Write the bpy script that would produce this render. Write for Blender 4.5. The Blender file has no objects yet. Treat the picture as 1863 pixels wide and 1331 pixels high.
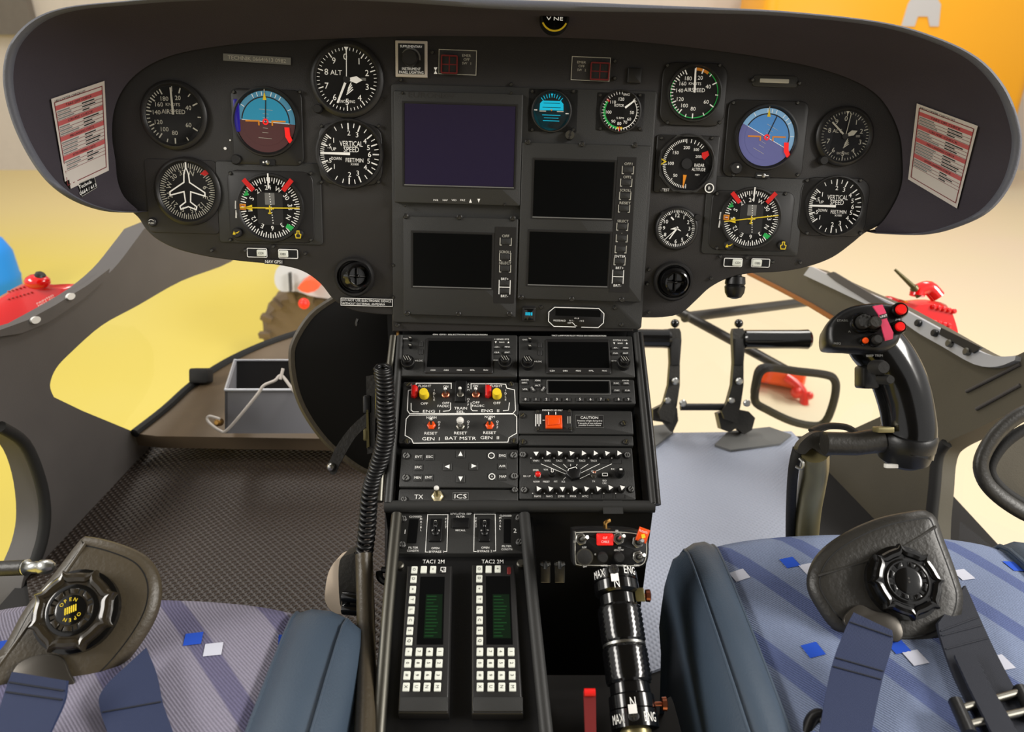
import bpy, bmesh, math, random
from mathutils import Vector as V3, Matrix
from mathutils.geometry import tessellate_polygon
random.seed(7)
SC = bpy.context.scene
COL = SC.collection
R = math.radians
sin, cos, pi = math.sin, math.cos, math.pi
# ------------------------------------------------------------------ camera model
F = 1355.0
CAM = V3((0, 0, .88))
PITCH = R(25)
fw = V3((0, cos(PITCH), -sin(PITCH)))
up = V3((0, sin(PITCH), cos(PITCH)))
rt = V3((1, 0, 0))
def ray(px, py): return fw + rt*((px-931.5)/F) + up*((665.5-py)/F)
def at(px, py, d): return CAM + ray(px, py)*d
def at_z(px, py, z):
    r = ray(px, py); return CAM + r*((z-CAM.z)/r.z)
def at_y(px, py, y):
    r = ray(px, py); return CAM + r*((y-CAM.y)/r.y)

# ------------------------------------------------------------------ materials
def lin(c):
    return tuple(((x/255)/12.92 if x/255 <= .04045 else ((x/255+.055)/1.055)**2.4) for x in c)
MATS = {}
def mat(name, rgb, rough=.5, metal=0., emit=0., spec=.5, var=0., bump=0., bscale=400., coat=0.):
    m = bpy.data.materials.new(name); m.use_nodes = True
    nt = m.node_tree; n = nt.nodes; l = nt.links
    p = n['Principled BSDF']
    c = lin(rgb)
    p.inputs['Base Color'].default_value = (*c, 1)
    p.inputs['Roughness'].default_value = rough
    p.inputs['Metallic'].default_value = metal
    p.inputs['Specular IOR Level'].default_value = spec
    p.inputs['Coat Weight'].default_value = coat
    if emit:
        p.inputs['Emission Color'].default_value = (*c, 1)
        p.inputs['Emission Strength'].default_value = emit
    if var or bump:
        tc = n.new('ShaderNodeTexCoord')
        if var:
            nz = n.new('ShaderNodeTexNoise'); nz.inputs['Scale'].default_value = 14
            nz.inputs['Detail'].default_value = 5
            l.new(tc.outputs['Object'], nz.inputs['Vector'])
            mx = n.new('ShaderNodeMix'); mx.data_type = 'RGBA'
            mx.inputs['A'].default_value = (*[v*(1-var) for v in c], 1)
            mx.inputs['B'].default_value = (*[min(1, v*(1+var)) for v in c], 1)
            l.new(nz.outputs['Fac'], mx.inputs['Factor'])
            l.new(mx.outputs['Result'], p.inputs['Base Color'])
        if bump:
            nb = n.new('ShaderNodeTexNoise'); nb.inputs['Scale'].default_value = bscale
            nb.inputs['Detail'].default_value = 3
            l.new(tc.outputs['Object'], nb.inputs['Vector'])
            bp = n.new('ShaderNodeBump'); bp.inputs['Strength'].default_value = bump
            bp.inputs['Distance'].default_value = .001
            l.new(nb.outputs['Fac'], bp.inputs['Height'])
            l.new(bp.outputs['Normal'], p.inputs['Normal'])
    MATS[name] = m
    return m

# ------------------------------------------------------------------ text geometry
_tc = {}
def textgeo(s):
    if s in _tc: return _tc[s]
    cu = bpy.data.curves.new('t', 'FONT'); cu.body = s; cu.size = 1
    cu.resolution_u = 2; cu.fill_mode = 'FRONT'; cu.offset = .0
    ob = bpy.data.objects.new('t', cu)
    me = bpy.data.meshes.new_from_object(ob)
    vs = [(v.co.x, v.co.y) for v in me.vertices]
    fs = [tuple(p.vertices) for p in me.polygons]
    bpy.data.objects.remove(ob); bpy.data.curves.remove(cu); bpy.data.meshes.remove(me)
    if not vs: _tc[s] = ([], [], 0); return _tc[s]
    x0 = min(v[0] for v in vs); x1 = max(v[0] for v in vs)
    y0 = min(v[1] for v in vs); y1 = max(v[1] for v in vs)
    cx = (x0+x1)/2; cy = (y0+y1)/2
    _tc[s] = ([(x-cx, y-cy) for x, y in vs], fs, x1-x0)
    return _tc[s]
CAPH = .70

def bez(pts, n=8, closed=False):
    """Catmull-Rom through points (2D or 3D)."""
    P = [V3(p) if len(p) == 3 else V3((p[0], p[1], 0)) for p in pts]
    two = len(pts[0]) == 2
    out = []; N = len(P); segs = N if closed else N-1
    for i in range(segs):
        if closed: a, b, c, d = P[(i-1) % N], P[i], P[(i+1) % N], P[(i+2) % N]
        else: a, b, c, d = P[max(i-1, 0)], P[i], P[i+1], P[min(i+2, N-1)]
        for k in range(n):
            t = k/n
            out.append(.5*((2*b)+(c-a)*t+(2*a-5*b+4*c-d)*t*t+(3*b-a-3*c+d)*t**3))
    if not closed: out.append(P[-1])
    return [(p.x, p.y) for p in out] if two else out

def lerp(a, b, t): return a+(b-a)*t
def offset_poly(poly, d):
    """move a 2D polygon inward by d (poly counter-clockwise)."""
    n = len(poly); out = []
    for i in range(n):
        p0 = poly[i-1]; p1 = poly[i]; p2 = poly[(i+1) % n]
        e1 = (p1[0]-p0[0], p1[1]-p0[1]); e2 = (p2[0]-p1[0], p2[1]-p1[1])
        l1 = math.hypot(*e1) or 1; l2 = math.hypot(*e2) or 1
        n1 = (-e1[1]/l1, e1[0]/l1); n2 = (-e2[1]/l2, e2[0]/l2)
        b = (n1[0]+n2[0], n1[1]+n2[1]); q = 1+n1[0]*n2[0]+n1[1]*n2[1]
        q = max(q, .4)
        out.append((p1[0]+b[0]/q*d, p1[1]+b[1]/q*d))
    return out
def ccw(poly):
    a = sum(poly[i-1][0]*poly[i][1]-poly[i][0]*poly[i-1][1] for i in range(len(poly)))
    return list(poly) if a > 0 else list(reversed(poly))
def rrect(x0, y0, x1, y1, r, n=4):
    if x0 > x1: x0, x1 = x1, x0
    if y0 > y1: y0, y1 = y1, y0
    r = min(r, (x1-x0)/2*.999, (y1-y0)/2*.999)
    if r <= 0: return [(x0, y0), (x1, y0), (x1, y1), (x0, y1)]
    out = []
    for cx, cy, a in ((x1-r, y1-r, 0), (x0+r, y1-r, 90), (x0+r, y0+r, 180), (x1-r, y0+r, 270)):
        for k in range(n+1):
            t = R(a+90*k/n); out.append((cx+r*cos(t), cy+r*sin(t)))
    return out
def circ(cx, cy, r, n=32, a0=0): return [(cx+r*cos(2*pi*k/n+a0), cy+r*sin(2*pi*k/n+a0)) for k in range(n)]

# ------------------------------------------------------------------ objects
def tag(o, label=None, cat=None, group=None, kind=None):
    if label: o['label'] = label
    if cat: o['category'] = cat
    if group: o['group'] = group
    if kind: o['kind'] = kind
    return o

class Plane:
    """a real flat surface: origin, normal towards the cabin, roll of its own rows."""
    def __init__(s, o, n, roll=0):
        s.o = o; s.n = n.normalized()
        u = V3((1, 0, 0)); u = (u - s.n*u.dot(s.n)).normalized()
        v = s.n.cross(u)
        s.u0, s.v0 = u, v
        s.set_roll(roll)
    def set_roll(s, roll):
        a = R(-roll)
        s.u = s.u0*cos(a)+s.v0*sin(a); s.v = s.v0*cos(a)-s.u0*sin(a)
    def hit(s, px, py, h=0):
        r = ray(px, py); o = s.o+s.n*h
        return CAM + r*((o-CAM).dot(s.n)/r.dot(s.n))

class T:
    """a thing: an Empty on a surface, local x right, y up, z out of the surface."""
    def __init__(s, name, label, cat, plane, px, py, roll=None, group=None, h=0., kind=None):
        s.pl = plane
        if roll is None: s.U, s.V = plane.u, plane.v
        else:
            a = R(-roll); s.U = plane.u0*cos(a)+plane.v0*sin(a); s.V = plane.v0*cos(a)-plane.u0*sin(a)
        s.N = plane.n
        s.o = plane.hit(px, py, h)
        s.h = h; s.zf = 0.
        s.k = (s.o-CAM).dot(fw)/F           # metres per pixel at this spot
        e = bpy.data.objects.new(name, None); COL.objects.link(e)
        e.empty_display_size = .01
        m = Matrix((s.U, s.V, s.N)).transposed().to_4x4(); m.translation = s.o
        e.matrix_world = m
        s.e = e; tag(e, label, cat, group, kind)
    def c(s, px, py, z=0.):
        """pixel -> local metres, on this surface raised by z metres"""
        d = s.pl.hit(px, py, s.h+s.zf)-s.o
        return (d.dot(s.U), d.dot(s.V))

class MB:
    def __init__(s, t=None):
        s.t = t; s.vs = []; s.fs = []; s.mi = []; s.ms = []
    def mid(s, m):
        if isinstance(m, str): m = MATS[m]
        if m not in s.ms: s.ms.append(m)
        return s.ms.index(m)
    def add(s, vs, fs, m):
        o = len(s.vs); i = s.mid(m)
        s.vs += [tuple(v) for v in vs]
        for f in fs: s.fs.append(tuple(o+k for k in f)); s.mi.append(i)
    # ---- local (metre) primitives
    def flat(s, poly, z, m):
        poly = ccw(poly); n = len(poly)
        s.add([(x, y, z) for x, y in poly], [tuple(range(n))], m)
    def prism(s, poly, z0, z1, m, bev=0., back=True):
        poly = ccw(poly); n = len(poly)
        rings = [[(x, y, z0) for x, y in poly]]
        if bev > 0 and z1 > z0:
            rings.append([(x, y, z1-bev) for x, y in poly])
            q = offset_poly(poly, bev*.35); rings.append([(x, y, z1-bev*.35) for x, y in q])
            q = offset_poly(poly, bev); rings.append([(x, y, z1) for x, y in q])
        else: rings.append([(x, y, z1) for x, y in poly])
        vs = [v for r in rings for v in r]; fs = []
        for k in range(len(rings)-1):
            for i in range(n):
                j = (i+1) % n; fs.append((k*n+i, k*n+j, (k+1)*n+j, (k+1)*n+i))
        b = (len(rings)-1)*n
        fs.append(tuple(b+i for i in range(n)))
        if back: fs.append(tuple(n-1-i for i in range(n)))
        if z1 < z0: fs = [tuple(reversed(f)) for f in fs]
        s.add(vs, fs, m)
    def lathe(s, cx, cy, prof, m, n=28, a0=0.):
        """prof = [(r,z)...] from base outward; closes at r=0 ends"""
        vs = []; fs = []
        for r, z in prof:
            for k in range(n):
                t = 2*pi*k/n+a0; vs.append((cx+r*cos(t), cy+r*sin(t), z))
        for i in range(len(prof)-1):
            for k in range(n):
                j = (k+1) % n; fs.append((i*n+k, i*n+j, (i+1)*n+j, (i+1)*n+k))
        if prof[-1][0] > 1e-9: fs.append(tuple((len(prof)-1)*n+k for k in range(n)))
        if prof[0][0] > 1e-9: fs.append(tuple(n-1-k for k in range(n)))
        s.add(vs, fs, m)
    def ring(s, cx, cy, r0, r1, z, m, a0=0., a1=360., n=48):
        """flat annulus arc; angles clock-wise from 12 o'clock"""
        k = max(2, int(n*abs(a1-a0)/360)); vs = []; fs = []
        for i in range(k+1):
            t = R(a0+(a1-a0)*i/k); vs += [(cx+r0*sin(t), cy+r0*cos(t), z), (cx+r1*sin(t), cy+r1*cos(t), z)]
        for i in range(k): fs.append((2*i, 2*i+1, 2*i+3, 2*i+2)[::-1])
        s.add(vs, fs, m)
    def tick(s, cx, cy, r0, r1, a, w, z, m):
        t = R(a); d = (sin(t), cos(t)); p = (cos(t), -sin(t)); w /= 2
        s.flat([(cx+d[0]*r0-p[0]*w, cy+d[1]*r0-p[1]*w), (cx+d[0]*r0+p[0]*w, cy+d[1]*r0+p[1]*w),
                (cx+d[0]*r1+p[0]*w, cy+d[1]*r1+p[1]*w), (cx+d[0]*r1-p[0]*w, cy+d[1]*r1-p[1]*w)], z, m)
    def text(s, st, x, y, cap, m, z, w=None, rot=0.):
        vs, fs, wd = textgeo(st)
        if not vs: return
        k = cap/CAPH; kx = k if w is None else w/max(wd, 1e-6)
        c, n = cos(R(rot)), sin(R(rot))
        s.add([(x+vx*kx*c-vy*k*n, y+vx*kx*n+vy*k*c, z) for vx, vy in vs], fs, m)
    def line(s, pts, w, z, m, closed=False):
        n = len(pts); w /= 2
        L = []; Rr = []
        for i in range(n):
            a = pts[i-1] if (i > 0 or closed) else None
            b = pts[(i+1) % n] if (i < n-1 or closed) else None
            p = pts[i]; ds = []
            if a: ds.append((p[0]-a[0], p[1]-a[1]))
            if b: ds.append((b[0]-p[0], b[1]-p[1]))
            ns = []
            for d in ds:
                l = math.hypot(*d) or 1; ns.append((-d[1]/l, d[0]/l))
            if len(ns) == 2:
                bx = ns[0][0]+ns[1][0]; by = ns[0][1]+ns[1][1]; q = max(1+ns[0][0]*ns[1][0]+ns[0][1]*ns[1][1], .3)
                nn = (bx/q, by/q)
            else: nn = ns[0]
            L.append((p[0]+nn[0]*w, p[1]+nn[1]*w, z)); Rr.append((p[0]-nn[0]*w, p[1]-nn[1]*w, z))
        vs = L+Rr; k = n if closed else n-1
        s.add(vs, [(n+i, n+(i+1) % n, (i+1) % n, i) for i in range(k)], m)
    # ---- 3D primitives
    def tube(s, pts, rad, m, n=12, caps=True, flat=None):
        pts = [V3(p) for p in pts]; N = len(pts)
        if not hasattr(rad, '__len__'): rad = [rad]*N
        tang = [(pts[min(i+1, N-1)]-pts[max(i-1, 0)]).normalized() for i in range(N)]
        a = V3((0, 0, 1)) if abs(tang[0].z) < .9 else V3((1, 0, 0))
        if flat is not None: a = V3(flat)
        x = (a-tang[0]*a.dot(tang[0])).normalized(); vs = []; fs = []
        for i in range(N):
            x = (x-tang[i]*x.dot(tang[i])).normalized(); y = tang[i].cross(x)
            rr = rad[i]; ra, rb = rr if hasattr(rr, '__len__') else (rr, rr)
            for k in range(n):
                t = 2*pi*k/n; vs.append(pts[i]+x*(ra*cos(t))+y*(rb*sin(t)))
        for i in range(N-1):
            for k in range(n):
                j = (k+1) % n; fs.append((i*n+k, i*n+j, (i+1)*n+j, (i+1)*n+k))
        if caps: fs += [tuple(n-1-k for k in range(n)), tuple((N-1)*n+k for k in range(n))]
        s.add(vs, fs, m)
    def axle(s, a, b, prof, m, n=24):
        """lathe round a->b; prof=[(t metres along, r)]"""
        a = V3(a); b = V3(b); d = (b-a).normalized()
        h = V3((0, 0, 1)) if abs(d.z) < .9 else V3((1, 0, 0))
        x = (h-d*h.dot(d)).normalized(); y = d.cross(x); vs = []; fs = []
        for t, r in prof:
            for k in range(n):
                q = 2*pi*k/n; vs.append(a+d*t+x*(r*cos(q))+y*(r*sin(q)))
        for i in range(len(prof)-1):
            for k in range(n):
                j = (k+1) % n; fs.append((i*n+k, i*n+j, (i+1)*n+j, (i+1)*n+k))
        fs += [tuple(n-1-k for k in range(n)), tuple((len(prof)-1)*n+k for k in range(n))]
        s.add(vs, fs, m)
    def slab(s, poly3, th, m):
        """polygon of 3D points, thickened by vector th"""
        P = [V3(p) for p in poly3]; th = V3(th); n = len(P)
        nrm = V3((0, 0, 0))
        for i in range(n): nrm += P[i-1].cross(P[i])
        if nrm.dot(th) > 0: P.reverse()
        vs = P+[p+th for p in P]
        fs = [tuple(range(n)), tuple(2*n-1-i for i in range(n))]
        for i in range(n):
            j = (i+1) % n; fs.append((j, i, n+i, n+j))
        s.add(vs, fs, m)
    def box(s, c, ax, ay, az, hx, hy, hz, m, bev=0.):
        """box with axes; bevelled edges by rounded loft"""
        c = V3(c); ax, ay, az = V3(ax).normalized(), V3(ay).normalized(), V3(az).normalized()
        if bev <= 0: poly = [(hx, hy), (-hx, hy), (-hx, -hy), (hx, -hy)]; zs = [(-hz, 0), (hz, 0)]
        else: poly = None; zs = [(-hz, bev), (-hz+bev*.3, bev*.3), (-hz+bev, 0), (hz-bev, 0), (hz-bev*.3, bev*.3), (hz, bev)]
        rings = []
        for z, i in zs:
            pl = poly or rrect(-hx+i, -hy+i, hx-i, hy-i, max(bev*1.0, 1e-5), 3)
            rings.append([c+ax*x+ay*y+az*z for x, y in pl])
        s.loft(rings, m)
    def loft(s, rings, m, cap0=True, cap1=True, closed=True):
        n = len(rings[0]); vs = [v for r in rings for v in r]; fs = []
        for k in range(len(rings)-1):
            for i in range(n if closed else n-1):
                j = (i+1) % n; fs.append((k*n+i, k*n+j, (k+1)*n+j, (k+1)*n+i))
        if closed and cap0: fs.append(tuple(n-1-i for i in range(n)))
        if closed and cap1: fs.append(tuple((len(rings)-1)*n+i for i in range(n)))
        s.add(vs, fs, m)
    def ball(s, c, r, m, n=16, sq=(1, 1, 1)):
        c = V3(c); vs = []; fs = []; h = n//2
        for i in range(h+1):
            p = pi*i/h
            for k in range(n):
                t = 2*pi*k/n; vs.append((c.x+r*sq[0]*sin(p)*cos(t), c.y+r*sq[1]*sin(p)*sin(t), c.z+r*sq[2]*cos(p)))
        for i in range(h):
            for k in range(n):
                j = (k+1) % n; fs.append(((i+1)*n+k, (i+1)*n+j, i*n+j, i*n+k))
        s.add(vs, fs, m)
    # ---- build
    def build(s, name, parent=None, label=None, cat=None, group=None, kind=None, origin=None, angle=38, fix=True):
        me = bpy.data.meshes.new(name)
        o = V3(origin) if origin is not None else V3((0, 0, 0))
        me.from_pydata([V3(v)-o for v in s.vs], [], s.fs)
        for m in s.ms: me.materials.append(m)
        me.polygons.foreach_set('material_index', s.mi)
        me.polygons.foreach_set('use_smooth', [True]*len(s.fs))
        me.update()
        if fix:
            bm = bmesh.new(); bm.from_mesh(me)
            bmesh.ops.remove_doubles(bm, verts=bm.verts, dist=1e-6)
            bm.to_mesh(me); bm.free()
        me.set_sharp_from_angle(angle=R(angle))
        ob = bpy.data.objects.new(name, me); COL.objects.link(ob)
        if parent is not None:
            ob.parent = parent if not isinstance(parent, T) else parent.e
        if origin is not None and parent is None: ob.location = o
        tag(ob, label, cat, group, kind)
        return ob

def hollow(name, label, cat, loc, group=None):
    """Empty at a thing's base; its parts are built in world metres and re-based by W.build"""
    e = bpy.data.objects.new(name, None); COL.objects.link(e); e.location = loc; e.empty_display_size = .02
    return tag(e, label, cat, group)
class W(MB):
    """world-space mesh builder for parts of a hollow()"""
    def part(s, name, root, label=None, par=None, angle=38, kind=None):
        ob = s.build(name, None, label, origin=None, angle=angle, kind=kind)
        ob.data.transform(Matrix.Translation(-V3(root.location)))
        ob.parent = par if par is not None else root
        return ob
    def solo(s, name, label=None, cat=None, group=None, kind=None, angle=38):
        c = V3((0, 0, 0))
        for v in s.vs: c += V3(v)
        c /= len(s.vs); c.z = min(v[2] for v in s.vs)
        return s.build(name, None, label, cat, group, kind, origin=c, angle=angle)
# ------------------------------------------------------------------ materials list
mat('panel', (44, 42, 42), .55, var=.12, bump=.25, bscale=900)
mat('plate', (47, 47, 46), .5, var=.1, bump=.2, bscale=900)
mat('hood', (58, 52, 60), .8, var=.15, bump=.5, bscale=600)
mat('lip', (96, 98, 108), .6, bump=.4, bscale=500)
mat('bezel', (34, 33, 33), .42)
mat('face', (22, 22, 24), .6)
mat('darkface', (40, 40, 46), .4, var=.1)
mat('black', (17, 17, 18), .38, bump=.1)
mat('gloss', (12, 12, 13), .16, coat=.3)
mat('rubber', (24, 23, 22), .75, bump=.3)
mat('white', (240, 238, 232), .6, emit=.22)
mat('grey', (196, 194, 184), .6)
mat('midgrey', (120, 120, 118), .6)
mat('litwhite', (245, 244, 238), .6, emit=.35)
mat('yellow', (246, 214, 40), .5)
mat('amber', (240, 150, 30), .5)
mat('green', (40, 190, 90), .5)
mat('red', (226, 26, 22), .42)
mat('redlamp', (235, 30, 25), .3, emit=.5)
mat('orange', (250, 84, 14), .35)
mat('redbutton', (245, 24, 20), .3, coat=.3)
mat('tipwhite', (236, 234, 228), .5)
mat('pink', (222, 66, 104), .4)
mat('dullred', (112, 34, 34), .4)
mat('steel', (190, 190, 186), .28, metal=1)
mat('dullsteel', (120, 118, 110), .4, metal=1)
mat('chrome', (225, 225, 225), .1, metal=1)
mat('brass', (196, 150, 84), .3, metal=1)
mat('bare', (150, 140, 100), .35, metal=.7)
mat('palebrass', (226, 212, 170), .35, metal=.7)
mat('gun', (74, 70, 64), .35, metal=.6)
mat('copper', (214, 130, 100), .3, metal=1)
mat('screen', (5, 6, 7), .3, spec=.25)
mat('screenglass', (30, 27, 44), .08, coat=.6)
mat('sky', (36, 128, 160), .3, emit=.4)
mat('skydim', (70, 130, 160), .3, emit=.3)
mat('earth', (78, 44, 44), .3, emit=.25)
mat('skyblue', (66, 118, 172), .3, emit=.5)
mat('skylight', (112, 152, 186), .3, emit=.5)
mat('earthblue', (88, 90, 138), .3, emit=.45)
mat('violet', (40, 30, 150), .3, emit=.2)
mat('cyan', (20, 160, 190), .3, emit=.7)
mat('teal', (8, 70, 80), .3, emit=.4)
mat('lcd', (5, 24, 10), .3, emit=.2)
mat('lcdtext', (18, 56, 26), .3, emit=.25)
mat('key', (226, 228, 216), .5, emit=.12)
mat('pushkey', (40, 40, 40), .55)
mat('paper', (206, 198, 190), .7)
mat('paperred', (190, 84, 84), .7)
mat('ink', (40, 36, 36), .8)
mat('inkred', (120, 40, 44), .8)
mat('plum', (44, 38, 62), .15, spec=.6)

# ------------------------------------------------------------------ main surfaces
PANEL = Plane(at(943, 350, .95), V3((0, -cos(R(12)), sin(R(12)))), 1.6)
CONS_O = at(940, 605, 1.0)
_d = V3((0, -sin(R(53)), -cos(R(53))))
CONS = Plane(CONS_O, V3((0, -cos(R(53)), sin(R(53)))), .35)
_low0 = CONS.hit(940, 922)
LOW = Plane(_low0 - CONS.n*.012, V3((0, -cos(R(71)), sin(R(71)))), 0)

def poly_on(pl, pts, h=0): return [pl.hit(x, y, h) for x, y in pts]

# ------------------------------------------------------------------ instrument panel board
lower = bez([(240, 386), (252, 397), (266, 418), (288, 437), (325, 454), (380, 467), (440, 475), (500, 481), (548, 492), (582, 515),
             (607, 545), (640, 564), (680, 571), (713, 573)], 4)
lower += [(714, 603), (1152, 603), (1152, 577)]
lower += bez([(1152, 577), (1205, 577), (1240, 569), (1268, 545), (1292, 523), (1325, 506), (1365, 497), (1420, 494), (1470, 485),
              (1515, 468), (1550, 443), (1572, 425), (1596, 412)], 4)[1:]
upper = [(1650, 400), (1700, 330), (1700, 240), (1660, 170), (1560, 120), (1380, 88), (1150, 60), (880, 50), (620, 50), (430, 58), (300, 78),
         (215, 120), (170, 180), (165, 260), (190, 340)]
tp = T('instrument_panel', 'wide matt black instrument panel carrying all the round gauges and screens', 'instrument panel', PANEL, 943, 350)
b = MB(tp); L = tp.c
b.prism([L(*p) for p in lower+upper], -.022, 0, 'panel', .0015)
board = b.build('board', tp)
def plate(t, x0, y0, x1, y1, h, m='plate', r=6, name='plate', z0=0.):
    b = MB(t); p = t.c(x0, y0); q = t.c(x1, y1)
    b.prism(rrect(p[0], p[1], q[0], q[1], r*t.k), z0, h, m, .0008); return b.build(name, t)
plate(tp, 712, 152, 1166, 598, .003, name='centre_plate')
plate(tp, 392, 292, 588, 446, .002, name='sub_plate')
plate(tp, 1287, 320, 1450, 466, .002, name='sub_plate')
plate(tp, 262, 288, 400, 426, .0015, 'panel', name='sub_plate', r=8)
plate(tp, 1370, 136, 1450, 160, .0015, name='cover_strip')
def screws(t, pts, r=4.5, z=.003, m='bezel', slot='dullsteel', name='screw'):
    for i, (x, y) in enumerate(pts):
        b = MB(t); cx, cy = t.c(x, y); k = t.k
        b.lathe(cx, cy, [(r*k, z), (r*k*1.0, z+.0008), (r*k*.75, z+.0016), (0, z+.0016)], m, 14)
        b.ring(cx, cy, r*k*.45, r*k*.62, z+.0018, slot, 20, 250, 24)
        a = R(random.uniform(20, 80)); w = r*k*.42
        b.line([(cx-w*cos(a), cy-w*sin(a)), (cx+w*cos(a), cy+w*sin(a))], .9*k, z+.0018, slot)
        b.build(name, t)
screws(tp, [(930, 154), (730, 146), (1118, 112), (1118, 143), (787, 96), (386, 455), (447, 455), (556, 461), (498, 448), (1310, 466), (1405, 476),
            (1455, 477), (1358, 468), (1180, 490), (1180, 567), (716, 482), (716, 540), (1368, 146), (1453, 152), (1293, 506), (1177, 516)], 3.6, .002)
screws(tp, [(724, 591), (1002, 588), (1130, 590), (984, 558), (1118, 559)], 4, .003)
# small white dots, PUSH fastener
b = MB(tp); cx, cy = L(410, 270); b.lathe(cx, cy, [(2.4*tp.k, 0), (2.4*tp.k, .0015), (0, .002)], 'white', 12)
cx, cy = L(419, 255); b.lathe(cx, cy, [(1.4*tp.k, 0), (1.4*tp.k, .001), (0, .0013)], 'white', 10); b.build('indicator_pin', tp)
b = MB(tp); cx, cy = L(278, 404); k = tp.k
b.lathe(cx, cy, [(8*k, 0), (8*k, .003), (6.5*k, .004), (0, .004)], 'bezel', 18)
b.text('PUSH', cx, cy-1.5*k, 3*k, 'white', .0042); b.ring(cx, cy, 4.5*k, 5.5*k, .0042, 'white', -60, 60); b.build('push_fastener', tp)
b = MB(tp); p, q = L(1382, 143), L(1434, 152); b.prism(rrect(*p, *q, .0008), .0015, .0025, 'grey', .0003); b.build('slot_strip', tp)
b = MB(tp); p, q = L(1142, 124), L(1165, 152); b.prism(rrect(*p, *q, .001), 0, .004, 'bezel', .0008); b.build('blank_switch', tp)

# hood
pairs = [((248, 387), (250, 381)), ((190, 384), (226, 358)), ((135, 366), (214, 329)), ((90, 335), (210, 292)), ((55, 290), (204, 250)),
 ((25, 230), (206, 208)), ((8, 170), (218, 172)), ((6, 120), (240, 142)), ((20, 75), (272, 118)), ((60, 35), (312, 101)), ((120, 13), (360, 90)),
 ((220, 2), (430, 80)), ((320, -6), (500, 75)), ((500, -12), (620, 70)), ((700, -10), (740, 66)), ((860, -3), (880, 66)), ((1010, 2), (1010, 68)),
 ((1180, 9), (1150, 75)), ((1310, 14), (1270, 88)), ((1440, 21), (1380, 103)), ((1600, 39), (1480, 122)), ((1700, 66), (1550, 145)),
 ((1780, 105), (1595, 172)), ((1830, 160), (1622, 208)), ((1855, 225), (1638, 250)), ((1858, 275), (1642, 290)), ((1840, 335), (1642, 326)),
 ((1800, 385), (1634, 356)), ((1740, 414), (1618, 386)), ((1680, 427), (1605, 404)), ((1596, 425), (1592, 415))]
OUT = bez([p[0] for p in pairs], 5); INN = bez([p[1] for p in pairs], 5)
HH = .10
hood = hollow('glareshield_hood', 'dark fabric-covered hood wrapping round the gauges with a paler rim', 'glareshield', PANEL.hit(943, 0, .05))
cen = PANEL.hit(943, 260, HH)
def hoodcol(o, i, hh):
    li = PANEL.hit(*i, .0025); lo = PANEL.hit(*o, hh)
    c = []
    for t in (0, .25, .5, .75, .93): c.append(li.lerp(lo, t)+PANEL.n*(-.012*sin(pi*t)*hh/HH))
    return c, lo
cols = []; rims = []; skins = []
for ix, (o, i) in enumerate(zip(OUT, INN)):
    e_ = min(ix, len(OUT)-1-ix)/16; hh = HH*min(1, .12+.88*(e_*e_*(3-2*e_) if e_ < 1 else 1))
    c, lo = hoodcol(o, i, hh)
    dr = (lo-cen); dr -= PANEL.n*dr.dot(PANEL.n); dr.normalize()
    ins = lo-dr*.009
    cols.append(c[:-1]+[ins-PANEL.n*.004]); c4 = cols[-1][-1]
    rims.append([c4, ins+PANEL.n*.001, lo-dr*.0055+PANEL.n*.004, lo-dr*.002+PANEL.n*.003, lo, lo-PANEL.n*min(.008, hh*.3)])
    skins.append([lo-PANEL.n*min(.008, hh*.3), lo-PANEL.n*(.4*hh), lo-PANEL.n*hh-dr*.012, PANEL.hit(*i, -.02)+dr*.03*hh/HH, PANEL.hit(*i, -.02), PANEL.hit(*i, .0025)])
def strip(name, colsx, m, par):
    b = W(); n = len(colsx[0]); vs = [p for c in colsx for p in c]
    fs = [(k*n+j, k*n+j+1, (k+1)*n+j+1, (k+1)*n+j) for k in range(len(colsx)-1) for j in range(n-1)]
    b.add(vs, fs, m); return b.part(name, par, angle=60)
strip('inner_lining', cols, 'hood', hood)
strip('rim', rims, 'lip', hood)
strip('outer_skin', skins, 'hood', hood)

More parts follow.
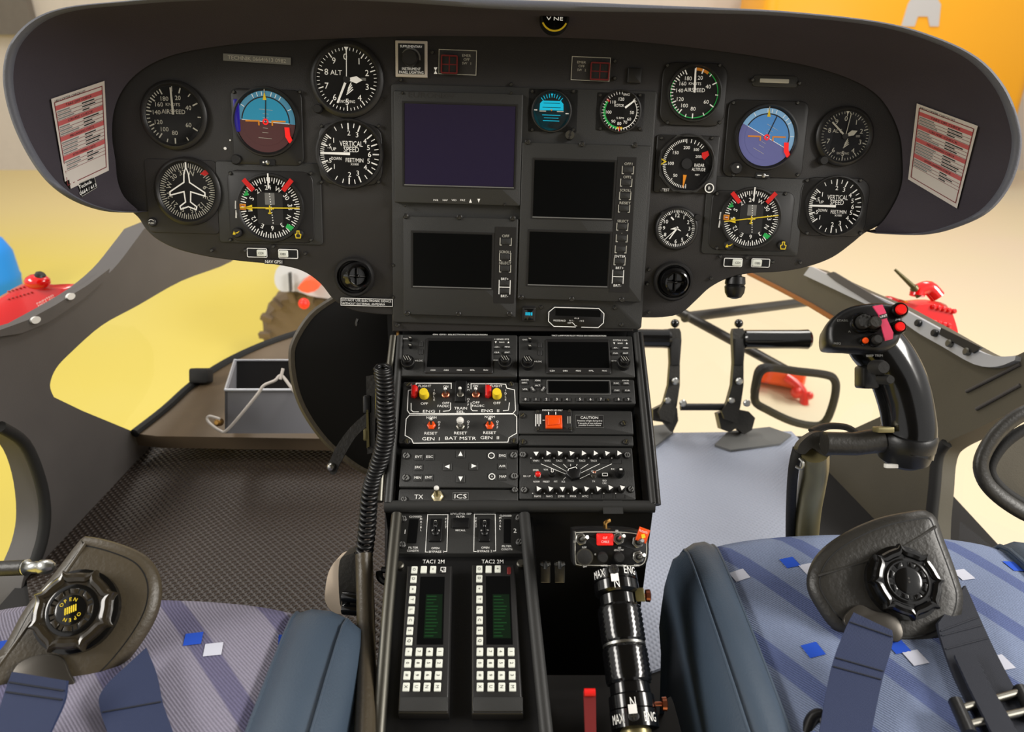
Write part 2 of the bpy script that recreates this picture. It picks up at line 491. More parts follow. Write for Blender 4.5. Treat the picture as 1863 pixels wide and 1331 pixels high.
# ------------------------------------------------------------------ placards on the hood
from mathutils.bvhtree import BVHTree
_hv = [p for c_ in cols for p in c_]; _hn = len(cols[0])
_hb = BVHTree.FromPolygons(_hv, [(k*_hn+j, k*_hn+j+1, (k+1)*_hn+j+1, (k+1)*_hn+j) for k in range(len(cols)-1) for j in range(_hn-1)])
def onhood(px, py):
    r = ray(px, py); q = _hb.ray_cast(CAM, r.normalized())[0]
    return (q if q is not None else PANEL.hit(px, py))-r.normalized()*.0035
def bil(q, u, v): return q[0].lerp(q[1], u).lerp(q[3].lerp(q[2], u), v)
def placard(name, label, cat, q, W_, H_, draw, base='paper', group=None, surf=None):
    """sticker: drawn flat, then laid on the surface point by point (q = its four pixel or 3D corners)"""
    b = MB(); b.prism([(0, 0), (W_, 0), (W_, H_), (0, H_)], -.0006, 0, base)
    draw(b, W_, H_)
    if surf:
        me = bpy.data.meshes.new('t'); me.from_pydata(b.vs, [], b.fs); bm = bmesh.new(); bm.from_mesh(me)
        for f, i_ in zip(bm.faces, b.mi): f.material_index = i_
        ed = [e for e in bm.edges if e.calc_length() > W_*.15]
        bmesh.ops.subdivide_edges(bm, edges=ed, cuts=9, use_grid_fill=True)
        bm.verts.index_update(); b.vs = [tuple(v.co) for v in bm.verts]; b.fs = [tuple(v.index for v in f.verts) for f in bm.faces]; b.mi = [f.material_index for f in bm.faces]
        bm.free(); bpy.data.meshes.remove(me); out = []
        for x, y, z in b.vs:
            u, v = x/W_, 1-y/H_; px, py = [lerp(lerp(q[0][k_], q[1][k_], u), lerp(q[3][k_], q[2][k_], u), v) for k_ in (0, 1)]
            out.append(tuple(surf(px, py)-ray(px, py).normalized()*(z*1.5)))
        b.vs = out; o3 = surf((q[0][0]+q[2][0])/2, (q[0][1]+q[2][1])/2)
        return b.build(name, None, label, cat, group, origin=o3, fix=False)
    nrm = (q[1]-q[0]).cross(q[0]-q[3]).normalized()
    if nrm.dot(CAM-q[0]) < 0: nrm = -nrm
    b.vs = [tuple(bil(q, x/W_, 1-y/H_)+nrm*z) for x, y, z in b.vs]
    return b.build(name, None, label, cat, group, origin=(q[0]+q[2])/2, fix=False)
def checklist(b, w, h):
    e = .0004
    b.line([(.05*w, .05*h), (.95*w, .05*h), (.95*w, .95*h), (.05*w, .95*h)], .0012, e, 'inkred', True)
    tl = ['TAKE OFF CHECK', 'CRUISE CHECK', 'PRE-LANDING CHECK', 'AFTER LANDING CHECK']
    rnd = random.Random(3); y = .91*h
    b.text('HELICOPTER CHECKLIST', .35*w, .97*h-.001, .025*h, 'ink', e)
    for k, tx in enumerate(tl):
        b.prism([(.055*w, y-.05*h), (.945*w, y-.05*h), (.945*w, y), (.055*w, y)], 0, .0003, 'paperred')
        b.text(tx, .5*w, y-.025*h, .026*h, 'ink', .0006, w=.5*w); y -= .05*h
        for r in range(3 if k != 2 else 4):
            b.line([(.07*w, y-.019*h), (.07*w+w*rnd.uniform(.2, .38), y-.019*h)], .0018, e, 'midgrey')
            b.line([(.55*w, y-.019*h), (.55*w+w*rnd.uniform(.12, .34), y-.019*h)], .0018, e, 'ink')
            b.line([(.055*w, y-.038*h), (.945*w, y-.038*h)], .0006, e, 'inkred'); y -= .038*h
        y -= .006*h
ql = ((93, 180), (190, 147), (198, 310), (121, 347)); qr = ((1668, 188), (1779, 229), (1741, 379), (1652, 326))
placard('checklist_placard', 'white and red checklist sticker on the inner left cheek of the hood', 'placard', ql, .085, .125, checklist, group='checklist stickers', surf=onhood)
placard('checklist_placard', 'white and red checklist sticker on the inner right cheek of the hood', 'placard', qr, .085, .125, checklist, group='checklist stickers', surf=onhood)
q = ((142, 334), (172, 321), (177, 341), (149, 358))
def tiny(b, w, h):
    b.line([(.02*w, .03*h), (.98*w, .03*h), (.98*w, .97*h), (.02*w, .97*h)], .0006, .0004, 'grey', True)
    b.text('Technik', .38*w, .72*h, .26*h, 'white', .0004); b.text('0664 / 613', .46*w, .28*h, .26*h, 'white', .0004)
placard('telephone_placard', 'small black sticker with white lettering under the left checklist', 'placard', q, .03, .02, tiny, 'black', surf=onhood)
q = [PANEL.hit(x, y, .002) for x, y in ((406, 97), (529, 105), (529, 118), (406, 110))]
placard('telephone_strip', 'grey label strip reading TECHNIK with a number above the left gauges', 'placard', q, .09, .0095,
        lambda b, w, h: b.text('TECHNIK 0664/613 0982', w/2, h/2, h*.55, 'grey', .0004, w=w*.86), 'midgrey')
q = [PANEL.hit(x, y, .0032) for x, y in ((619.5, 541), (715, 543.5), (715, 558), (619.5, 555.5))]
def warn(b, w, h):
    b.line([(.01*w, .05*h), (.99*w, .05*h), (.99*w, .95*h), (.01*w, .95*h)], .0006, .0004, 'white', True)
    b.text('DO NOT USE ELECTRONIC DEVICE', w*.5, h*.7, h*.28, 'white', .0004, w=w*.94)
    b.text('WITHOUT EXTERNAL ANTENNA', w*.44, h*.28, h*.28, 'white', .0004, w=w*.82)
placard('warning_placard', 'black warning strip about electronic devices below the left air vent', 'placard', q, .067, .0105, warn, 'black')
# speed-limit lamp at the top of the hood
tv = T('limit_lamp', 'small half-hidden lens lettered NE at the top middle of the hood', 'lamp', PANEL, 1009, 32, h=.055)
b = MB(tv); k = tv.k
b.lathe(0, 0, [(27*k, -.014), (27*k, 0), (25*k, .003), (0, .003)], 'black', 28); b.build('housing', tv)
b = MB(tv); b.ring(0, 0, 22*k, 25*k, .0034, 'yellow', 115, 245); b.text('V NE', 0, -3*k, 6*k, 'litwhite', .0036, w=30*k)
b.lathe(0, 0, [(22*k, .0031), (0, .0031)], 'gloss', 24); b.build('lens', tv)
# ------------------------------------------------------------------ round gauges
def pol(r, a): return (r*sin(R(a)), r*cos(R(a)))
class G:
    def __init__(s, name, label, px, py, r, bez_='round', box=None, cat='gauge', group=None, knob=None, facemat='face', h=0., roll=None):
        s.t = T(name, label, cat, PANEL, px, py, group=group, h=h, roll=roll); s.k = s.t.k; s.R = r*s.k
        Rr = s.R; b = MB(s.t)
        s.z = .0034; s.t.zf = .003
        if box:
            p, q = s.t.c(box[0], box[1]), s.t.c(box[2], box[3])
            b.prism(rrect(*p, *q, box[4]*s.k if len(box) > 4 else .006), 0, .003, 'bezel', .001)
            b.lathe(0, 0, [(Rr*1.12, .003), (Rr*1.10, .0062), (Rr*1.05, .0066), (Rr*1.015, .0036), (Rr*1.0, .0031)], 'bezel', 48)
        else:
            b.lathe(0, 0, [(Rr*1.2, 0), (Rr*1.19, .004), (Rr*1.12, .0062), (Rr*1.06, .0066), (Rr*1.015, .0036), (Rr*1.0, .0031)], 'bezel', 48)
        s.bz = b.build('bezel', s.t)
        s.f = MB(s.t); s.f.prism(circ(0, 0, Rr*1.01, 48), 0, .0031, facemat)
        if box:
            sc = [(box[0]+7, box[1]+7), (box[2]-7, box[1]+7), (box[0]+7, box[3]-7), (box[2]-7, box[3]-7)]
            screws(s.t, sc, 3.4, .003)
    def tick(s, a, r0, r1, w, m='white'): s.f.tick(0, 0, r0*s.R, r1*s.R, a, w*s.R, s.z, m)
    def arc(s, a0, a1, r0, r1, m): s.f.ring(0, 0, r0*s.R, r1*s.R, s.z-.0001, m, a0, a1, 64)
    def txt(s, st, a, r, cap, m='white', rot=0., w=None): x, y = pol(r*s.R, a); s.f.text(st, x, y, cap*s.R, m, s.z, w=w and w*s.R, rot=rot)
    def txy(s, st, x, y, cap, m='white', w=None, rot=0.): s.f.text(st, x*s.R, y*s.R, cap*s.R, m, s.z, w=w and w*s.R, rot=rot)
    def pl(s, pts, m, dz=.0002): s.f.flat([(x*s.R, y*s.R) for x, y in pts], s.z+dz, m)
    def ln(s, pts, w, m, dz=.0002, closed=False): s.f.line([(x*s.R, y*s.R) for x, y in pts], w*s.R, s.z+dz, m, closed)
    def done(s): s.f.build('dial_face', s.t, fix=False)
    def needle(s, a, r0, r1, w0, w1, m='white', z=.0012, name='needle', hub=0., tipw=None):
        b = MB(s.t); d = pol(1, a); p = (d[1], -d[0]); q = s.R
        P = [(d[0]*r0*q-p[0]*w0*q/2, d[1]*r0*q-p[1]*w0*q/2), (d[0]*r0*q+p[0]*w0*q/2, d[1]*r0*q+p[1]*w0*q/2),
             (d[0]*r1*q+p[0]*w1*q/2, d[1]*r1*q+p[1]*w1*q/2), (d[0]*r1*q-p[0]*w1*q/2, d[1]*r1*q-p[1]*w1*q/2)]
        b.prism(P, s.z+z-.0003, s.z+z, m)
        if hub: b.lathe(0, 0, [(hub*q, s.z), (hub*q, s.z+z+.0006), (0, s.z+z+.0006)], 'face', 20)
        return b.build(name, s.t)
    def knob(s, px, py, r, hgt=.008, m='bezel', mark=None, label=None, name='knob', mm='yellow'):
        b = MB(s.t); cx, cy = s.t.c(px, py); k = s.k*r
        b.lathe(cx, cy, [(k, 0), (k, hgt*.8), (k*.85, hgt), (0, hgt)], m, 20)
        if mark == 'arrow':
            a = .75*k; b.flat([(cx-a, cy-.15*a), (cx+.1*a, cy+.1*a), (cx+a, cy+.55*a), (cx+.3*a, cy-.15*a)], hgt+.0002, mm)
            b.flat([(cx-a, cy-.5*a), (cx-.2*a, cy-.5*a), (cx-.6*a, cy+.5*a)], hgt+.0003, mm)
        if mark == 'bug':
            a = .7*k; b.line([(cx-.6*a, cy-a), (cx+.6*a, cy-a), (cx+.8*a, cy), (cx+.3*a, cy+.2*a), (cx+.3*a, cy+a), (cx-.3*a, cy+a), (cx-.3*a, cy+.2*a), (cx-.8*a, cy)], .25*a, hgt+.0002, mm, True)
        if mark == 'ring': b.ring(cx, cy, .75*k, .95*k, hgt+.0002, mm); b.text('B', cx, cy, .6*k, mm, hgt+.0002)
        if mark == 'dot': b.lathe(cx+.2*k, cy+.2*k, [(.18*k, hgt), (.18*k, hgt+.0004), (0, hgt+.0006)], 'litwhite', 10)
        if mark == 'curl': b.ring(cx, cy, .3*k, .9*k, hgt+.0002, 'dullsteel', 30, 170); b.ring(cx, cy, .3*k, .9*k, hgt+.0002, 'dullsteel', 210, 350)
        return b.build(name, s.t, label=label)

def airspeed(label, px, py, r, box=None, col='white', arcs=False):
    g = G('airspeed_indicator', label, px, py, r, box=box, group='airspeed indicators')
    if arcs: g.arc(0, 33, .86, .97, 'amber'); g.arc(33, 300, .93, .97, 'green')
    A = {20: 18, 40: 64, 60: 122, 80: 180, 100: 216, 120: 246, 140: 278, 160: 306, 180: 333}
    ks = sorted(A)
    for i, v in enumerate(ks):
        g.tick(A[v], .78, .97, .045, col)
        if v != 180:
            n = 4 if v > 80 else 2
            for j in range(1, n): g.tick(lerp(A[v], A[ks[i+1]], j/n), .85, .97, .035, col)
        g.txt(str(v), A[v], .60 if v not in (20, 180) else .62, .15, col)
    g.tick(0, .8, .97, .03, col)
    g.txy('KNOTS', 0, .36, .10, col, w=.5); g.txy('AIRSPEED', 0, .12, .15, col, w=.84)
    g.done(); g.needle(-2, .02, .93, .08, .06, col)
airspeed('dim airspeed gauge, leftmost in the top row of dials', 318, 210, 51, col='grey')  # grey markings: shade painted into this gauge's white lettering
airspeed('bright airspeed gauge with yellow arc right of the rotor speed dial', 1262, 170, 45, box=(1207, 112, 1316, 230, 22), arcs=True)

def altimeter(label, px, py, r, a1, a2, a3, col='white', box=None, dim=False):
    g = G('altimeter', label, px, py, r, box=box, group='altimeters', facemat='darkface' if dim else 'face')
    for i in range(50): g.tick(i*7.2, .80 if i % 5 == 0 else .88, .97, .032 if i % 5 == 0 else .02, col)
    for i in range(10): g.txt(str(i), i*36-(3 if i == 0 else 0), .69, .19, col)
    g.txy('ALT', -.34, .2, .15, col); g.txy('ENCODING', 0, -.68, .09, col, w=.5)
    for j in range(4): g.ln([(-.02+j*.02, -.47+j*.06), (.20-j*.02, -.30+j*.07)], .03, col, .0001)
    g.pl([(-.07, .98), (.07, .98), (0, .84)], col)
    g.f.flat([(.45*g.R, -.03*g.R), (.62*g.R, -.03*g.R), (.62*g.R, .06*g.R), (.45*g.R, .06*g.R)], g.z, 'midgrey')
    g.done()
    g.needle(a1, .08, .80, .075, .06, col, hub=.12)
    b = MB(g.t); q = g.R; d = pol(1, a2); p = (d[1], -d[0])
    P = [(d[0]*u*q+p[0]*v*q, d[1]*u*q+p[1]*v*q) for u, v in ((.10, -.05), (.10, .05), (.32, .11), (.52, 0), (.32, -.11))]
    b.prism(P, g.z+.0012, g.z+.0016, col); b.build('short_needle', g.t)
    g.needle(a3, .08, .9, .02, .03, col, z=.002, name='thin_needle')
    g.knob(px-r*.86 if dim else px-r*.95, py+r*1.0 if dim else py+r*.95, 8)
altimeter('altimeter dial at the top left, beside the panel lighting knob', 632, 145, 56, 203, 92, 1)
altimeter('dim altimeter dial with glare, rightmost in the upper row', 1535, 248, 44, -48, 65, 8, 'grey', dim=True)  # numerals and needles greyed, shade put into their white

def vsi(label, px, py, r, box):
    g = G('vertical_speed_indicator', label, px, py, r, box=box, group='vertical speed indicators')
    for sg in (1, -1):
        A = [270+sg*x for x in (0, 18, 38, 88, 112, 140, 160, 180)]
        for i in range(8):
            if i in (1, 2, 3, 4, 5, 6): g.txt(['0', '.5', '1', '2', '3', '4', '5'][i], A[i]+(sg*1), .66 if i > 1 else .70, .16 if i > 1 else .14)
            g.tick(A[i], .76, .97, .04)
        for j in range(1, 9): g.tick(270+sg*38*j/9, .84, .97, .022)
        for a in (60, 75, 100, 126, 150, 170): g.tick(270+sg*a, .83, .97, .025)
    g.txt('6', 90, .66, .17)
    g.txy('VERTICAL', .06, .32, .17, w=.76); g.txy('SPEED', .06, .14, .17, w=.5)
    g.txy('UP', -.52, .14, .10); g.txy('DOWN', -.44, -.16, .10, w=.33)
    g.txy('FEET/MIN', .16, -.20, .13, w=.58); g.txy('X1000', .16, -.33, .07)
    g.done(); g.needle(270, -.02, .95, .085, .06, hub=.0)
    return g
vsi('vertical speed dial left of the upper square display', 637, 280, 55, (578, 222, 696, 338, 26))
vsi('dimmer vertical speed dial at the far right of the lower row', 1517, 375, 49, (1461, 321, 1572, 431, 24))

# gyro compass with aeroplane outline
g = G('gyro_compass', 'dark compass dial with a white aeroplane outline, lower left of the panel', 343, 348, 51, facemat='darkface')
for i in range(72): g.tick(i*5+1, .82 if i % 2 else .77, .97, .028, 'grey')  # compass markings darkened in colour to stand in for shade
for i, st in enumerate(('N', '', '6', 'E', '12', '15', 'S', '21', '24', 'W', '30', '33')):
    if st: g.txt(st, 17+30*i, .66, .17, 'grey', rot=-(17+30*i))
jet = [(0, .78), (.08, .55), (.1, .26), (.62, -.08), (.62, -.2), (.12, -.06), (.09, -.42), (.3, -.58), (.27, -.68), (0, -.58)]
jet = jet+[(-x, y) for x, y in jet[-2:0:-1]]
g.ln([(x, y+.05) for x, y in jet], .045, 'white', closed=True)
g.pl([(.50, .62), (.72, .80), (.80, .62), (.66, .55)], 'red'); g.ln([(0, .82), (0, 1)], .05, 'white')
g.done()

def hsi(label, px, py, r, box, na, kn):
    g = G('horizontal_situation_indicator', label, px, py, r, box=box, group='horizontal situation indicators')
    H0 = 244
    for i in range(72):
        big = i % 2 == 0; g.tick(i*5+1, .80 if big else .86, .98, .032 if big else .024)
    for i, st in enumerate(('N', '3', '6', 'E', '12', '15', 'S', '21', '24', 'W', '30', '33')):
        a = 30*i-H0; g.txt(st, a, .66, .15, 'white', rot=-a)
    q = g.R
    g.f.prism(rrect(-.42*q, -.55*q, .42*q, .5*q, .1*q), g.z-.0006, g.z-.0001, 'bezel')
    g.f.flat(rrect(-.16*q, .1*q, .16*q, .48*q, .02*q), g.z+.0001, 'midgrey')
    for j in range(12): g.f.lathe(.0+.012*j*q*.6, (.45-.085*j)*q, [(.018*q, g.z), (.018*q, g.z+.0004), (0, g.z+.0004)], 'white', 8)
    for sx, a in ((-1, -42), (1, 40)):
        fl = MB(g.t); fl.prism([(1.2*q*sin(R(a))+w_*q*cos(R(a)), 1.2*q*cos(R(a))-w_*q*sin(R(a))) for w_ in (-.075, .075)]+[(.74*q*sin(R(a))+w_*q*cos(R(a)), .74*q*cos(R(a))-w_*q*sin(R(a))) for w_ in (.075, -.075)], .0068, .0074, 'red'); fl.build('warning_flag', g.t, label='red warning flag')
    g.pl([pol(.94, 300-8), pol(.78, 300), pol(.94, 300+8)], 'green'); g.pl([pol(.98, 128), pol(.74, 132), pol(.78, 142), pol(.98, 138)], 'green')
    g.ln([(-.98, .08), (-.82, .08), (-.82, -.06), (-.98, -.06)], .05, 'amber', closed=True); g.txy('HDG', -.9, .01, .09, 'red', w=.14)
    for s_ in ((-1.12, .2), (-1.12, -.1)): g.f.line([(s_[0]*q, s_[1]*q), ((s_[0]-.02)*q, (s_[1]-.26)*q)], .05*q, g.z, 'white')
    g.done()
    b = MB(g.t)
    b.prism([(-.02*q, .62*q), (.02*q, .62*q), (.02*q, 1.1*q), (-.02*q, 1.1*q)], .0068, .0072, 'white'); b.build('lubber_line', g.t)
    b = MB(g.t); d = pol(1, na); p = (d[1], -d[0])
    P = lambda u, v: (d[0]*u*q+p[0]*v*q, d[1]*u*q+p[1]*v*q)
    zz = g.z+.001
    b.prism([P(-.98, -.018), P(-.98, .018), P(.55, .018), P(.55, -.018)], zz, zz+.0004, 'yellow')
    b.prism([P(.58, -.1), P(.58, .1), P(.86, .0)], zz, zz+.0004, 'yellow'); b.prism([P(.5, -.018), P(.5, .018), P(.98, .018), P(.98, -.018)], zz, zz+.0004, 'yellow')
    b.build('course_needle', g.t, label='yellow course needle')
    b = MB(g.t); b.line([(0, .08*q), (0, -.2*q)], .04*q, zz+.0007, 'yellow'); b.line([(-.14*q, -.02*q), (.14*q, -.02*q)], .045*q, zz+.0007, 'yellow'); b.line([(-.06*q, -.17*q), (.06*q, -.17*q)], .035*q, zz+.0007, 'yellow')
    b.build('aircraft_symbol', g.t)
    g.knob(*kn[0], 9, .007, 'bezel', 'arrow'); g.knob(*kn[1], 9, .007, 'bezel', 'bug')
hsi('bright compass dial with two red flags left of the centre screens', 493, 378, 55, (412, 308, 573, 443, 18), 269, ((432, 423), (544, 426)))
hsi('compass dial with two red flags right of the small clock', 1365, 397, 50, (1297, 345, 1436, 458, 16), 262, ((1325, 446), (1423, 446)))

def adi(label, px, py, r, box, sk, sl, ea, bank, ptr, extra):
    g = G('attitude_indicator', label, px, py, r, box=box, group='attitude indicators', facemat='face')
    q = g.R; z = g.z
    th = R(bank); c_, s_ = cos(th), sin(th)
    rot = lambda x, y: (x*c_-y*s_, x*s_+y*c_)
    def seg(r_, up_, m, dz, off=0):
        pts = [rot(r_*cos(t)*q, r_*sin(t)*q) for t in [pi*k/24+(0 if up_ else pi) for k in range(25)]]
        g.f.flat(pts, z+dz, m)
    seg(.97, True, sl, 0); seg(.97, False, ea, 0)
    g.f.ring(0, 0, .76*q, .80*q, z+.0002, 'face', bank*-1-88, 88-bank, 60)
    seg(.76, True, sk, .0003); seg(.76, False, ea, .0003)
    for a in (-60, -30, -20, -10, 10, 20, 30, 60): g.f.tick(0, 0, .82*q, .95*q, a-bank, .02*q, z+.0004, 'white')
    g.f.flat([rot(x*q, y*q) for x, y in ((-.78, -.006), (.78, -.006), (.78, .012), (-.78, .012))], z+.0005, 'white')
    for y, w in ((.38, .22), (.25, .1), (.13, .1), (-.2, .08), (-.34, .1), (-.52, .22)):
        g.f.line([rot(-w*q, y*q), rot(w*q, y*q)], .012*q, z+.0005, 'grey')
    g.f.line([(0, 0), pol(.8*q, ptr)], .035*q, z+.0006, 'face')
    g.f.flat([pol(.98*q, 0), (.06*q, .68*q), (-.06*q, .68*q)], z+.0007, 'yellow')
    g.f.line([(0, .9*q), (0, 1.1*q)], .03*q, z+.0007, 'grey')
    for sx in (-1, 1):
        g.f.line([(sx*.66*q, .02*q), (sx*.22*q, .02*q), (sx*.22*q, -.12*q)], .05*q, z+.0008, 'amber')
    g.f.ring(0, 0, .05*q, .1*q, z+.0009, 'redlamp')
    bzz = MB(g.t)
    g.done()
    b = MB(g.t); b.prism([(x*q, y*q) for x, y in ((.62, -.16), (.78, -.16), (.80, -.42), (.9, -.62), (.76, -.66), (.64, -.46))], z+.0012, z+.0016, 'redlamp'); b.build('warning_flag', g.t, label='red warning flag')
    b = MB(g.t); b.prism(rrect(-.26*q, -1.38*q, .26*q, -1.2*q, .04*q), .003, .0042, 'black'); b.lathe(.02*q, -1.29*q, [(.07*q, .0042), (.07*q, .005), (0, .006)], 'steel', 14)
    b.line([(-.15*q, -1.29*q), (-.1*q, -1.29*q)] if extra else [(-.2*q, -1.29*q), (.2*q, -1.29*q)], .05*q if extra else .02*q, .0046, 'litwhite'); b.build('slip_ball', g.t)
    return g
g = adi('attitude display with teal sky and brown ground left of the altimeter', 485, 222, 55, (418, 160, 553, 302, 14), 'sky', 'skydim', 'earth', -4, 3, True)
b = MB(g.t); x0, y0 = g.t.c(424, 180); x1, y1 = g.t.c(438, 240); b.prism(rrect(x0, y0, x1, y1, .002), .003, .0042, 'violet', .0005); b.build('reflection_strip', g.t, label='narrow violet reflection strip')  # blue reflection beside the dial, built as a faintly glowing strip
g.knob(430, 290, 9, .006)
g = adi('tilted attitude display with pale blue sky right of the airspeed gauge', 1393, 250, 52, (1327, 180, 1458, 325, 14), 'skyblue', 'skylight', 'earthblue', -27, 22, False)
g.knob(1338, 306, 11, .008, mark='dot')

# radar altimeter
g = G('radar_altimeter', 'square radar altitude dial with a red flag above the clock', 1248, 298, 47, box=(1196, 244, 1302, 353, 5), facemat='face')
q = g.R
g.f.line([(x*q, y*q) for x, y in ((-.45, 1.02), (.45, 1.02), (1.02, .45), (1.02, -.45), (.45, -1.02), (-.45, -1.02), (-1.02, -.45), (-1.02, .45))], .05*q, g.z+.003, 'plate', True)
A = {0: 178, 50: 222, 100: 270, 150: 312, 200: 356}
for i in range(41):
    a = 178+i*4.45; g.tick(a, .76 if i % 10 == 0 else .82, .92, .025)
for a in (8, 18, 28, 36, 42): g.tick(a, .78, .92, .025)
for v, a in A.items():
    if v: g.txt(str(v), a, .6, .12)
g.txt('500', 32, .63, .1); g.txy('2000', .46, .28, .1); g.txy('RADAR', .5, -.04, .12, w=.38); g.txy('ALTITUDE', .48, -.2, .12, w=.52); g.txy('FEET', .45, -.4, .06)
g.pl([(.55, .42), (.78, .5), (.84, .34), (.66, .16), (.56, .26)], 'red', .0006)
g.ln([(-1.0, .16), (-.82, .06), (-1.0, -.06)], .05, 'yellow', .0006, True)
g.txy('TEST', -.74, -1.0, .1)
g.done(); g.needle(185, .42, .9, .14, .02, 'amber', hub=.2)
g.knob(1289, 342, 9, .007, mark='ring', mm='white')

# clock
g = G('clock', 'small round twelve-hour clock above the right air vent', 1230, 415, 33, cat='clock')
for i in range(60): g.tick(i*6, .86 if i % 5 else .82, 1.0, .03 if i % 5 else .05)
for i in range(1, 13):
    if i not in (7, 11): g.txt(str(i), i*30, .70, .2)
g.ln([(-.35, .6), (-.2, .45)], .08, 'white'); g.done()
g.needle(212, -.1, .7, .10, .05); g.needle(262, .0, .35, .16, .02, name='hour_hand'); g.needle(225, -.1, .9, .03, .03, z=.002, name='second_hand')
g.needle(120, 0, .28, .1, .02, name='small_hand', hub=.06)
g.knob(1268, 395, 6); g.knob(1206, 388, 4, .005)

# stand-by horizon
g = G('standby_horizon', 'small square standby horizon glowing cyan above the right displays', 1003, 203, 33, box=(961, 159, 1050, 243, 4), facemat='teal')
q = g.R; z = g.z
g.f.flat([(x*q, y*q) for x, y in ((-.66, .05), (.66, .05), (.64, .4), (.5, .55), (-.5, .55), (-.64, .4))], z+.0002, 'cyan')
for a in range(-40, 41, 10): g.tick(a, .72, .92, .035, 'cyan')
g.pl([(-.07, .92), (.07, .92), (0, .75)], 'cyan')
for y, w in ((.42, .45), (.2, .5), (-.2, .5), (-.35, .4), (-.5, .45)): g.ln([(-w, y), (w, y)], .03, 'teal' if y > 0 else 'cyan', .0004)
g.ln([(-.66, .0), (-.3, .0)], .05, 'grey', .0006); g.ln([(.3, .0), (.66, .0)], .05, 'grey', .0006)
g.ln([(-.95, .05), (-.78, .05)], .05, 'white'); g.ln([(.78, -.1), (.95, -.1)], .05, 'white'); g.pl([(-.06, .1), (.06, .1), (0, 0)], 'amber', .0008)
g.done(); g.knob(1036, 246, 9, .010, 'bezel', 'curl')

# rotor rpm
g = G('rotor_speed_indicator', 'small rotor speed dial with a green arc, right of the cyan horizon', 1128, 203, 34, box=(1085, 166, 1171, 241, 4))
g.arc(190, 305, .80, .92, 'green'); g.arc(170, 190, .80, .92, 'yellow'); g.arc(305, 312, .78, .96, 'red'); g.arc(48, 168, .86, .90, 'white')
for i in range(36): g.tick(48+i*9, .86, .98 if i % 3 else 1.04, .03)
for st, a in (('50', 94), ('60', 128), ('70', 152), ('80', 182), ('90', 214), ('100', 265), ('110', 318), ('120', 2)): g.txt(st, a, .62, .16)
g.txy('ENG', .28, .86, .12); g.txy('ROTOR', -.08, .3, .15, w=.5); g.txy('% RPM', .0, -.34, .1)
g.tick(180, .76, 1.0, .05, 'red'); g.tick(212, .9, 1.0, .05, 'red'); g.done(); g.needle(52, .3, .95, .11, .07)

# ------------------------------------------------------------------ displays
def monitor(name, label, box, screens, m='plate', smat='screen', h=.003, depth=.008):
    cx, cy = (box[0]+box[2])/2, (box[1]+box[3])/2
    t = T(name, label, 'display', PANEL, cx, cy, h=h); t.zf = depth
    b = MB(t); b.prism(rrect(*t.c(box[0], box[1]), *t.c(box[2], box[3]), .002), -.0005, depth, m, .0012)
    hs = b.build('housing', t)
    for x0, y0, x1, y1 in screens:
        b = MB(t); p, q = t.c(x0, y0), t.c(x1, y1); f = .0018
        b.prism(rrect(p[0], p[1], q[0], q[1], .001), depth-.0002, depth+.0003, smat); sc = b.build('screen', t)
        b = MB(t)
        o = [(p[0]-f, q[1]-f), (q[0]+f, q[1]-f), (q[0]+f, p[1]+f), (p[0]-f, p[1]+f)]
        b.line(o, f*1.2, depth+.0008, 'bezel', True)
        b.line([(p[0]-f*.4, q[1]-f*.6), (q[0]+f*.4, q[1]-f*.6)], f*.6, depth+.001, 'midgrey'); b.build('screen_frame', t)
    return t
def bracket(b, t, x, y, w, hh, z, tall=False):
    """white corner brackets of a soft key, centre pixel"""
    cx, cy = t.c(x, y); k = t.k; w *= k/2; hh *= k/2; m = 'grey'; lw = 1.3*k
    if tall:
        for sx in (-1, 1): b.line([(cx+sx*w, cy+hh), (cx+sx*w, cy-hh)], lw, z, 'white')
        b.line([(cx-w, cy), (cx+w, cy)], lw, z, 'white')
    else:
        for sx in (-1, 1): b.line([(cx+sx*w, cy+hh), (cx+sx*w, cy-hh), (cx+sx*(w-3*k), cy-hh)], lw, z, m)
def softkey(t, x, y, w, hh, z):
    b = MB(t); cx, cy = t.c(x, y); k = t.k
    b.prism(rrect(cx-w*k*.42, cy-hh*k*.4, cx+w*k*.42, cy+hh*k*.4, .001), z-.0003, z+.0008, 'pushkey', .0004); b.build('soft_key', t)

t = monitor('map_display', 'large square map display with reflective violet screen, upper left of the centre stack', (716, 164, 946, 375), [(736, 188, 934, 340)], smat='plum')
b = MB(t); z = .0083
for st, x in (('PWR', 793), ('NAP', 810), ('VID', 826), ('FRZ', 842)): b.text(st, *t.c(x, 364), 3.2*t.k, 'white', z, w=9*t.k)
for x, s_ in ((856, 1), (871, -1)):
    cx, cy = t.c(x, 365); k = t.k; b.flat([(cx-2.5*k, cy-3.5*k*s_), (cx+2.5*k, cy-3.5*k*s_), (cx, cy+3.5*k*s_)], z, 'white')
b.text('EURONAV', *t.c(785, 173), 9*t.k, 'panel', z, w=82*t.k); b.build('lettering', t, fix=False)
screws(t, [(737, 374), (732, 169), (930, 169), (918, 372)], 2.6, .008)

